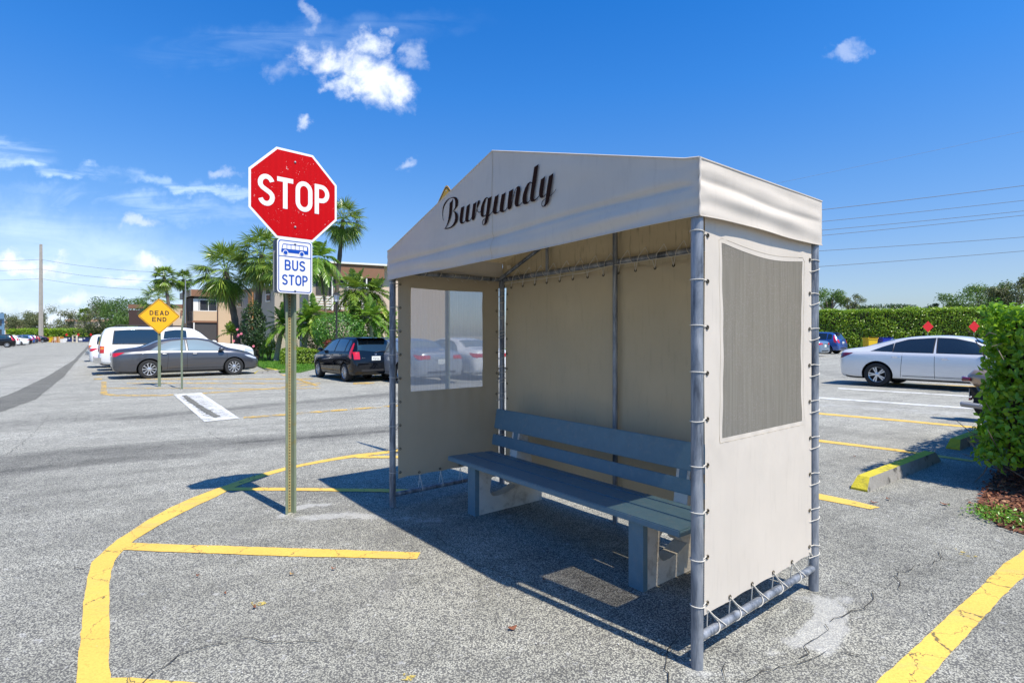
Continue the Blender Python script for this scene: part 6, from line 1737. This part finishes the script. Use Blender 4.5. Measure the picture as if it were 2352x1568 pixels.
K_ = Vector((-31.3, 62, 0)); B1 = K_ - D2 * 1.75; B2 = K_ - D2 * 4.1; B3 = B2 + D1 * 7.5
bA = thing('apartment_building', 'two storey tan apartment block with letter N behind the curved palm', 'building', K_)
w_ = dict(world=True)
mb = MB(); quadbox(mb, B1, K_, 5, -.1, 6.2); mb.build('wall', [M_tan], bA, **w_)
DW = Vector((.73, -.683, 0)).normalized(); mb = MB(); kk = K_ + DW * 10.2; quadbox(mb, K_ + D2 * .05, kk + D2 * .05, 5, -.1, 6.2); o = mb.build('wall', [M_taupe], bA, **w_)
o = MB(); quadbox(o, B3, B2 + D1 * .6, 5, -.1, 5.75); o.build('wall', [M_dbrown], bA, **w_)  # dark brown colour stands for the shade in this recess
mb = MB(); quadbox(mb, B2 - D2 * .25 - D1 * .35, K_ - D2 * 1.55 - D1 * .35, 6, 5.78, 6.5); mb.build('fascia', [M_rbrown], bA, **w_)
mb = MB(); quadbox(mb, B3 - D2 * .3, B2 - D2 * .3 - D1 * .33, 6, 5.78, 6.5); mb.build('fascia', [M_taupe], bA, **w_)
mb = MB(); quadbox(mb, K_ + D2 * .0 + DW * .3, kk - D2 * .05, 5.5, 6.2, 6.6); mb.build('fascia', [M_rbrown], bA, **w_)
bayL, bayR = B2, B1 - D2 * .05; fx = -D1
for zb_, zt_, up_ in ((0.0, 2.95, 0), (3.15, 5.78, 1)):
    mb = MB(); quadbox(mb, bayL, bayR, 3.5, zb_, zb_ + (1.05 if up_ else .85)); mb.build('balcony_wall', [M_tan], bA, **w_)
    mb = MB(); quadbox(mb, bayL + D1 * .12 + D2 * .1, bayR + D1 * .12, .05, zb_ + .85, zt_); wnd = mb.build('window', [M_screen if not up_ else M_wglass], bA, **w_)
    mb = MB()
    if up_:
        quadbox(mb, bayL, bayR, .10, zb_ + 1.052, zb_ + 1.12); quadbox(mb, bayL, bayR, .10, 5.40, 5.52)
        for f in (0, .25, .62, .985): q = bayL.lerp(bayR, f); quadbox(mb, q, q + D2 * (.5 if f == 0 else .06), .10, zb_ + 1.12, 5.40)
    else:
        q = bayL; quadbox(mb, q, q + D2 * .12, .10, .86, zt_ - .02)
    chld(mb, 'window_frame', [M_offw], wnd)
mb = MB(); quadbox(mb, bayL - D2 * .08, bayR, 3.5, 2.95, 3.148); mb.build('slab', [M_rbrown], bA, **w_)
mb = MB(); quadbox(mb, B1 - D2 * .06, B1 + D2 * .06, .3, 0, 5.78, 0, .05); mb.build('pilaster', [M_dbrown], bA, **w_)
mb = MB()
for k in range(3):
    q = B3.lerp(B2, .2 + .3 * k); quadbox(mb, q - D2 * .03, q - D1 * .18 - D2 * .03, .05, .0, 5.7, 0, 0)
mb.build('downpipe', [M_trim], bA, **w_)
mb = MB(); c = B1 + D2 * .85 - D1 * .04; text(mb, 'N', .55, .62, .13, 0, Vector((c.x, c.y, 5.92 - .1)), D2, UP, -D1, .02)
for sx, sz in ((-1, -1), (-1, 1), (1, 1)): ribbon(mb, [(sx * .21 - .13, sz * .29), (sx * .21 + .13, sz * .29)], False, .06, Vector((c.x, c.y, 5.82)), D2, UP, -D1 * .03)
mb.build('lettering', [M_rbrown], bA, **w_)
def onwall(px, t0_, P0, dirv):   # point on plan line P0 + t*dirv seen at px
    k = (px - CX) / FP; return (k * P0.y - P0.x) / (dirv.x - k * dirv.y)
P0 = K_; dv = DW
for (pa, pb, ya, yb) in ((546, 554, 671, 704), (593, 600, 677, 695), (611, 620, 662, 691)):
    ta, tb = onwall(pa, 0, P0, dv), onwall(pb, 0, P0, dv); a = P0 + dv * ta; b = P0 + dv * tb; m_ = (a + b) / 2
    mb = MB(); quadbox(mb, a, b, .06, Zat(yb, m_), Zat(ya, m_), 0, .02); wd = mb.build('window', [M_wglass], bA, **w_)
    mb = MB(); zm = (Zat(ya, m_) + Zat(yb, m_)) / 2; quadbox(mb, a, b, .05, zm - .03, zm + .03, 0, .04); quadbox(mb, a, a + (b - a).normalized() * .07, .05, Zat(yb, m_), zm - .031, 0, .04); quadbox(mb, a, b, .05, Zat(yb, m_) - .08, Zat(yb, m_) - .002, 0, .04)
    chld(mb, 'window_frame', [M_offw], wd)
ta, tb = onwall(572, 0, P0, dv), onwall(582, 0, P0, dv); mb = MB(); quadbox(mb, P0 + dv * ta, P0 + dv * tb, .1, 0, 6.15, 0, .10); mb.build('stair_panel', [M_orange], bA, **w_)
ta, tb = onwall(560, 0, P0, dv), onwall(571.5, 0, P0, dv); mb = MB(); quadbox(mb, P0 + dv * ta, P0 + dv * tb, .1, 0, 6.15, 0, .05); mb.build('stair_panel', [M_alu], bA, **w_)

# wing to the right of the sign
A0 = at(706, 41.2); dw = Vector((.905, .425, 0)).normalized(); A1 = A0 + dw * onwall(880, 0, A0, dw)
bB = thing('apartment_building', 'brown and taupe apartment wing behind the palms left of the shelter', 'building', A0)
nw = Vector((dw.y, -dw.x, 0))
mb = MB(); quadbox(mb, A0, A1, 8, -.1, 6.75); mb.build('wall', [M_taupe], bB, **w_)
mb = MB(); quadbox(mb, A0 - dw * .2 + nw * .45, A1 + nw * .45, 8, 6.0, 7.0); mb.build('fascia', [M_rbrown], bB, **w_)
mb = MB(); quadbox(mb, A0 - dw * .3 + nw * .58, A1 + dw * .9 + nw * .58, 8, 7.0, 7.14); mb.build('gutter', [M_offw], bB, **w_)
mb = MB(); quadbox(mb, A0, A1, .05, 5.45, 6.0, 0, .03); mb.build('screen', [M_screen], bB, **w_)
mb = MB(); quadbox(mb, A0 + dw * .6, A0 + dw * 1.9, .05, 4.62, 5.44, 0, .03); mb.build('screen', [M_screen], bB, **w_)
mb = MB(); quadbox(mb, A0 + dw * .1, A1, .35, 3.28, 3.42, 0, .40); mb.build('slab', [M_rbrown], bB, **w_)
for a, b in ((.05, .46), (.54, .95)):
    mb = MB(); p, q = A0.lerp(A1, a), A0.lerp(A1, b)
    for k in range(5): quadbox(mb, p, q, .04, 3.56 + k * .20, 3.66 + k * .20, 0, .36)
    mb.build('railing', [M_offw], bB, **w_)
for a in (.02, .30, .50, .75): mb = MB(); p = A0.lerp(A1, a); quadbox(mb, p, p + dw * .10, .08, 3.425, 6.0, 0, .42); mb.build('column', [M_offw], bB, **w_)
for a, b in ((.1, .28), (.56, .74)): mb = MB(); quadbox(mb, A0.lerp(A1, a), A0.lerp(A1, b), .05, .9, 2.5, 0, .03); mb.build('window', [M_wglass], bB, **w_)
E0 = A1 + dw * .02 - nw * .3; mb = MB(); quadbox(mb, E0, E0 + dw * 5.5, 8, -.1, 7.25); o = mb.build('end_wall', [M_pinkw], bB, **w_); o.data.materials[0] = pbr('light_peach_wall', (.60, .46, .36), .9)

# building beyond the dead end sign
N0 = at(392, 96); bC = thing('apartment_building', 'farther tan building with letter N right behind the dead end sign', 'building', N0)
mb = MB(); quadbox(mb, N0, N0 + Vector((3.6, 1.2, 0)), 6, -.1, 6.3); mb.build('wall', [M_tan], bC, **w_)
mb = MB(); quadbox(mb, N0 - Vector((8, -1, 0)), N0 - Vector((.05, 0, 0)), 6, -.1, 6.0); mb.build('wall', [M_dbrown], bC, **w_)
mb = MB(); quadbox(mb, N0 - Vector((8, -1, 0)), N0 + Vector((3.8, 1.1, 0)), 6, 6.32, 7.0, 0, .2); mb.build('fascia', [M_rbrown], bC, **w_)
mb = MB()
for k in range(6): quadbox(mb, N0 - Vector((7, -.6, 0)), N0 - Vector((.3, .2, 0)), .05, 1.2 + k * .3, 1.36 + k * .3, 0, .3)
mb.build('railing', [M_offw], bC, **w_)
mb = MB(); c = N0 + Vector((2.0, .5, 5.45)); text(mb, 'N', .9, 1.0, .22, 0, c, Vector((.95, .31, 0)), UP, Vector((.31, -.95, 0)), .08); mb.build('lettering', [M_rbrown], bC, **w_)

def farblock(name, label, pxa, pxb, Y, ztop, wall, roofc, wins=(), fas=.8, dep=10):
    a = at(pxa, Y); b = at(pxb, Y); a.z = b.z = 0
    t = thing(name, label, 'building', a); rd = ((a + b) / 2).normalized() * dep
    mb = MB(); mb.prism([a - UP * .1, b - UP * .1, b + rd * .98 - UP * .1, a + rd - UP * .1], UP * (ztop - fas + .1)); mb.build('wall', [wall], t, **w_)
    e = Vector((.3, -.35, 0)); mb = MB(); zr = UP * (ztop - fas + .002); mb.prism([a - Vector((.3, .35, 0)) + zr, b + e + zr, b + e + rd + zr, a + rd + zr], UP * (fas - .002)); mb.build('roof', [roofc], t, **w_)
    for (p0, p1, z0, z1) in wins:
        mb = MB(); quadbox(mb, at(p0, Y), at(p1, Y), .1, z0, z1, 0, .03); mb.build('window', [M_wglass], t, **w_)
    return t
farblock('apartment_building', 'pale two storey building beyond the far left hedge', 153, 262, 185, 7.0, M_pinkw, M_peach, ((157, 171, 1.2, 3.0), (157, 171, 3.6, 5.9)))
farblock('apartment_building', 'peach building hidden behind trees at far left', 12, 66, 190, 6.6, M_peach, M_peach, ((20, 30, 1.5, 3.0),))
bl = farblock('apartment_building', 'blue-grey building at the left edge of the photo', -70, 10, 95, 5.4, M_bluew, M_bluew, ((-14, 4, 1.4, 2.6), (-14, 4, 3.2, 4.2)), 1.0)

# ------------------------------------------------------------------ far left: hedge, trees, pole, bins
hA = at(14, 141); hB = at(268, 128)
hd = (hB - hA); hL = hd.length; hd = hd.normalized()
hedge('clipped_hedge', 'low green hedge across the far end of the lane', hA, (hd.x, hd.y, 0), hL, (-hd.y, hd.x, 0), 2.5, 3.1, G_hedge, 14000, .42, 71, .22, z0=0, topn=.3, amp=.08)
LT = 'trees beyond the far left hedge'
tree(32, 165, 742, 5.0, 3.6, 'thin grey olive tree at the left edge beyond the hedge', 81, G_olive, 22, 150, .42, group=LT, clump=.30)
tree(62, 160, 745, 4.6, 3.4, 'round olive tree left of the tall pole', 82, G_olive, 22, 150, .42, group=LT, clump=.30)
tree(118, 158, 742, 6.6, 4.4, 'broad olive tree right behind the tall pole', 83, G_olive, 34, 190, .42, group=LT, clump=.28)
tree(195, 155, 752, 2.6, 3.0, 'small sparse tree before the pale building', 84, G_olive, 14, 90, .38, group=LT, clump=.3)
tree(240, 130, 733, 6.4, 4.6, 'large olive tree left of the dead end sign', 85, G_olive, 36, 190, .38, group=LT, clump=.28)
tree(284, 118, 716, 5.4, 4.2, 'bright green tree top left of the dead end sign', 86, G_tree, 30, 200, .36, group=LT, clump=.28)
tree(302, 105, 742, 3.6, 3.0, 'dark tree just left of the dead end sign', 87, G_tree, 22, 170, .33, group=LT, clump=.3)
bush(298, 92, 765, 2.6, 1.1, 'bright green bush under the trees left of the dead end sign', 88, G_yel, 1600, .3)
sabal(183 + 12, 150, 722, 195, 2.2, 'distant feathery palm above the pale building', 89, 22, .2, .15, lo=-50, wide=.16, group='fan palms')

pp = at(94, 128); pole = thing('utility_pole', 'tall bare concrete utility pole at the far left', 'utility pole', pp)
zt_ = CAMH + (770 - 561) / FP * 128
mb = MB(); mb.tube([Vector((0, 0, -.5)), Vector((0, 0, zt_ * .5)), Vector((0, 0, zt_))], [.46, .38, .28], 4); mb.build('shaft', [M_pole], pole)
WG = 'overhead wires left of the dead end sign'
def wire(a, b, sag, r, label, group):
    t = thing('overhead_wire', label, 'wire', a, 0, group) if False else None
    mb = MB(); P = [a.lerp(b, k / 24) - UP * sag * 4 * (k / 24) * (1 - k / 24) for k in range(25)]
    mb.tube(P, r, 5); o = mb.build('overhead_wire', [M_wire]); tag(o, label, 'wire', group); return o
for k, (pyl, pyr) in enumerate(((596, 601), (618, 632), (640, 662))):
    zz_ = CAMH + (770 - (596 + 22 * k)) / FP * 128
    P = pp.copy(); P.z = zz_; L_ = at(-500, 128); L_.z = zz_ + 1; Rr_ = at(520, 120); Rr_.z = CAMH + (770 - (624 + 20 * k)) / FP * 120
    wire(P, L_, 1.0, .028, ('uppermost', 'middle', 'lowest')[k] + ' wire running left from the tall pole', WG); wire(P, Rr_, 1.2, .028, ('uppermost', 'middle', 'lowest')[k] + ' wire running right from the tall pole', WG)
RWG = 'overhead wires crossing the sky right of the shelter'
for k, (ya, yb, nm) in enumerate(((478, 422, 'topmost'), (505, 456, 'second from top'), (525, 480, 'third from top'), (537, 490, 'fourth from top'), (572, 540, 'second lowest'), (608, 572, 'lowest'))):
    a = at(1600, 62, py=ya + (ya - yb) * .62); b = at(2700, 62, py=yb - (ya - yb) * .75); wire(a, b, .25, .026 if k else .03, nm + ' wire in the sky right of the shelter', RWG)
a = at(1500, 90, py=478); b = at(2700, 90, py=225); wire(a, b, .3, .016, 'faint thin wire rising high above the others at right', RWG)

def dumpster(px, Y, label):
    p = at(px, Y); t = thing('dumpster', label, 'dumpster', p, 0, 'navy dumpsters')
    mb = MB(); mb.prism([(-1.15, -.6, .12), (1.15, -.6, .12), (1.25, -.6, 1.1), (-1.25, -.6, 1.1)], (0, 1.2, 0)); mb.build('bin', [M_binb], t)
    mb = MB(); mb.box((0, 0, 1.15), (1.3, .66, .05)); mb.box((0, -.2, 1.22), (1.0, .3, .03)); mb.build('lid', [M_trim], t)
    mb = MB(); mb.box((-.3, -.62, .65), (.40, .008, .28)); mb.box((.55, -.62, .85), (.16, .008, .10)); mb.build('notice', [M_white], t)
    return t
dumpster(158.5, 124, 'left navy dumpster with white notices at the lane end'); dumpster(193, 122, 'right navy dumpster with white notices at the lane end')
def cart(px, Y, mat, label, cat='bin', s=1.0, py=None, group='wheeled bins'):
    p = at(px, Y); t = thing('wheeled_bin', label, cat, p, 0, group)
    mb = MB(); mb.prism([(-.24 * s, -.28 * s, .06), (.24 * s, -.28 * s, .06), (.31 * s, -.34 * s, 1.0 * s), (-.31 * s, -.34 * s, 1.0 * s)], (0, .62 * s, 0)); mb.build('bin', [mat], t)
    mb = MB(); mb.box((0, 0, 1.03 * s), (.34 * s, .37 * s, .035 * s)); mb.box((0, -.35 * s, 1.0 * s), (.30 * s, .02 * s, .05 * s)); mb.build('lid', [mat], t)
    mb = MB(); mb.tube([(-.3 * s, .3 * s, .12), (.3 * s, .3 * s, .12)], .11, 14); mb.build('wheel', [M_tyre], t)
    return t
cart(117, 122, M_biny, 'yellow bin left of the cardboard boxes at the lane end', s=1.15); cart(217, 118, M_biny, 'yellow bin between right dumpster and the white truck', s=1.25)
cart(1998, 41.5, M_biny, 'yellow wheeled bin behind the silver sedan', s=1.12); cart(2031, 41.3, M_binbl, 'blue wheeled bin beside the yellow one behind the silver sedan', s=1.12)
def crate(px, Y, w_, h, mat, label, name='cardboard_box', cat='box'):
    p = at(px, Y); t = thing(name, label, cat, p); mb = MB(); mb.box((0, 0, h / 2), (w_ / 2, .35, h / 2)); mb.build('carton', [mat], t)
    mb = MB(); mb.box((0, -.36, h * .55), (w_ * .08, .006, h * .43)); mb.build('tape', [M_cream], t); return t
crate(129.5, 121, 1.0, 1.25, M_card, 'tall tan cardboard carton left of the dumpsters')
crate(139, 121, .85, 1.3, pbr('orange_card', (.48, .22, .03), .8), 'orange-brown carton immediately left of the white box')
crate(145.5, 120, .8, .8, M_white, 'white box against the left dumpster')
crate(124, 120, .6, .5, pbr('orange_plastic', (.55, .14, .04), .6), 'low orange crate by the yellow bin')
q = at(172, 120); t = thing('discarded_shelf', 'cream discarded shelf frame standing between the dumpsters', 'shelf', q); mb = MB()
for sx in (-1, 1): mb.box((sx * .42, 0, .8), (.06, .2, .8)); mb.build('side_panel', [M_cream], t); mb = MB()
for z in (.1, .8, 1.55): mb.box((0, 0, z), (.42, .2, .05)); mb.build('shelf', [M_cream], t); mb = MB()
q = at(124.5, 119.5); t = thing('discarded_chair', 'wooden chair dumped left of the cardboard cartons', 'chair', q)
mb = MB(); mb.box((0, 0, .45), (.25, .25, .04)); mb.build('seat', [M_cream], t); mb = MB(); mb.box((.22, 0, .75), (.03, .25, .28)); mb.build('backrest', [M_cream], t)
for sx in (-1, 1):
    for sy in (-1, 1): mb = MB(); mb.box((sx * .2, sy * .2, .2), (.03, .03, .21)); mb.build('leg', [M_cream], t)
def reddiamond(px, Y, py, s, label, group, octo=False):
    p = at(px, Y); z = CAMH + (770 - py) / FP * Y - p.z; t = thing('red_marker_sign', label, 'sign', p, 0, group)
    mb = MB(); nn = 8 if octo else 4
    mb.prism([(s * math.cos(k * 2 * PI / nn), -.03, z + s * math.sin(k * 2 * PI / nn)) for k in range(nn)], (0, .01, 0)); mb.build('plate', [pbr('marker_red', (.62, .01, .015), .45) if 'marker_red' not in MATS else MATS['marker_red']], t)
    mb = MB(); uchannel(mb, Vector((0, 0, 0)), Vector((1, 0, 0)), Vector((0, -1, 0)), -.05, z + s * .6, .04, .02); mb.build('post', [M_green], t)
for px, nm in ((153, 'left'), (180, 'middle'), (209, 'right')): reddiamond(px, 126, 768.5, .36, nm + ' small red marker on the hedge behind the dumpsters', 'red markers behind the dumpsters')
reddiamond(2131, 41.3, 750, .42, 'red diamond marker above the silver sedan roof', 'red diamond markers before the far hedge'); reddiamond(2237, 40.6, 750, .42, 'red diamond marker partly hidden by the near hedge', 'red diamond markers before the far hedge')

# ------------------------------------------------------------------ litter on the asphalt
LI = []
def leaf_litter(px, py, L, mat, label, name='dry_leaf', cat='leaf'):
    p = G(px, py); r = random.Random(px * 7 + py); a = r.uniform(0, PI); mb = MB()
    pts = []
    for k in range(9):
        t = k / 8; w_ = math.sin(PI * t) ** .8 * L * .28; pts.append((t * L - L / 2, w_, .004 + .018 * abs(t - .5)))
    up = [(x, y, z + .004) for x, y, z in pts]; dn = [(x, -y, z) for x, y, z in pts]
    mb.add(up + dn + [(x, 0, z + .008) for x, y, z in pts], [(i, i + 1, 18 + i + 1, 18 + i) for i in range(8)] + [(18 + i, 18 + i + 1, 9 + i + 1, 9 + i) for i in range(8)])
    o = mb.build(name, [mat]); o.location = p + UP * .004; o.rotation_euler = (0, 0, a); tag(o, label, cat, 'dry leaves scattered on the asphalt'); return o
M_leafb = pbr('dry_leaf_brown', (.19, .065, .03), .8, var=.3, vscale=40); M_leafo = pbr('dry_leaf_ochre', (.36, .22, .08), .8)
for px, py, L, lab in ((1177, 1446, .05, 'rust brown curled leaf in front of the shelter'), (766, 1309, .035, 'dark dry leaf below the middle yellow line'), (670, 1322, .035, 'ochre leaf under the middle yellow line'), (584, 1398, .03, 'reddish leaf just right of a faded paint blot'),
                       (517, 1366, .02, 'tiny reddish leaf in the open asphalt'), (454, 1325, .02, 'speck of brown leaf left of centre asphalt'), (1250, 1335, .03, 'leaf lying in the shelter shade'), (2007, 1156, .06, 'brown leaf at the end of the near wheel stop'),
                       (2040, 1148, .05, 'reddish brown leaf beside the near wheel stop'), (1963, 1050, .03, 'leaf near the yellow bay line right of shelter'), (2170, 1160, .07, 'curled brown leaf between wheel stop and mulch'), (2230, 1158, .07, 'reddish leaf at the mulch bed edge'),
                       (1494, 1710, .03, 'ochre leaf by the shelter corner')):
    leaf_litter(px, py, L, M_leafo if 'ochre' in lab else M_leafb, lab)
mark('road_marking', [[(575, 1383), (590, 1380), (607, 1381), (612, 1386), (600, 1391), (580, 1390)], [(905, 1552), (930, 1547), (955, 1552), (945, 1564), (915, 1562)]], M_blot, 1, .006)

# loose grit on the asphalt
n = 1500; gx_ = r_.uniform(-4.5, 5.0, n); gy_ = 1.7 + 6 * r_.random(n) ** 1.5
V_ = []; F_ = []
for i in range(n):
    sz = .002 + .006 * r_.random() ** 3; c = np.array([gx_[i], gy_[i], gz(gx_[i]) + sz * .4]); q = r_.normal(size=(6, 3)) * .12 * sz + np.array([[1, 0, 0], [-1, 0, 0], [0, 1, 0], [0, -1, 0], [0, 0, .7], [0, 0, -.6]]) * sz
    b = len(V_); V_ += list(c + q); F_ += [(b + x, b + y, b + z) for x, y, z in ((0, 2, 4), (2, 1, 4), (1, 3, 4), (3, 0, 4), (2, 0, 5), (1, 2, 5), (3, 1, 5), (0, 3, 5))]
o = fast('gravel', np.array(V_), np.array(F_), pbr('pale_grit', (.5, .48, .43), .9, var=.4, vscale=30)); o['kind'] = 'stuff'; o['label'] = 'loose grit scattered over the asphalt in the foreground'; o['category'] = 'gravel'
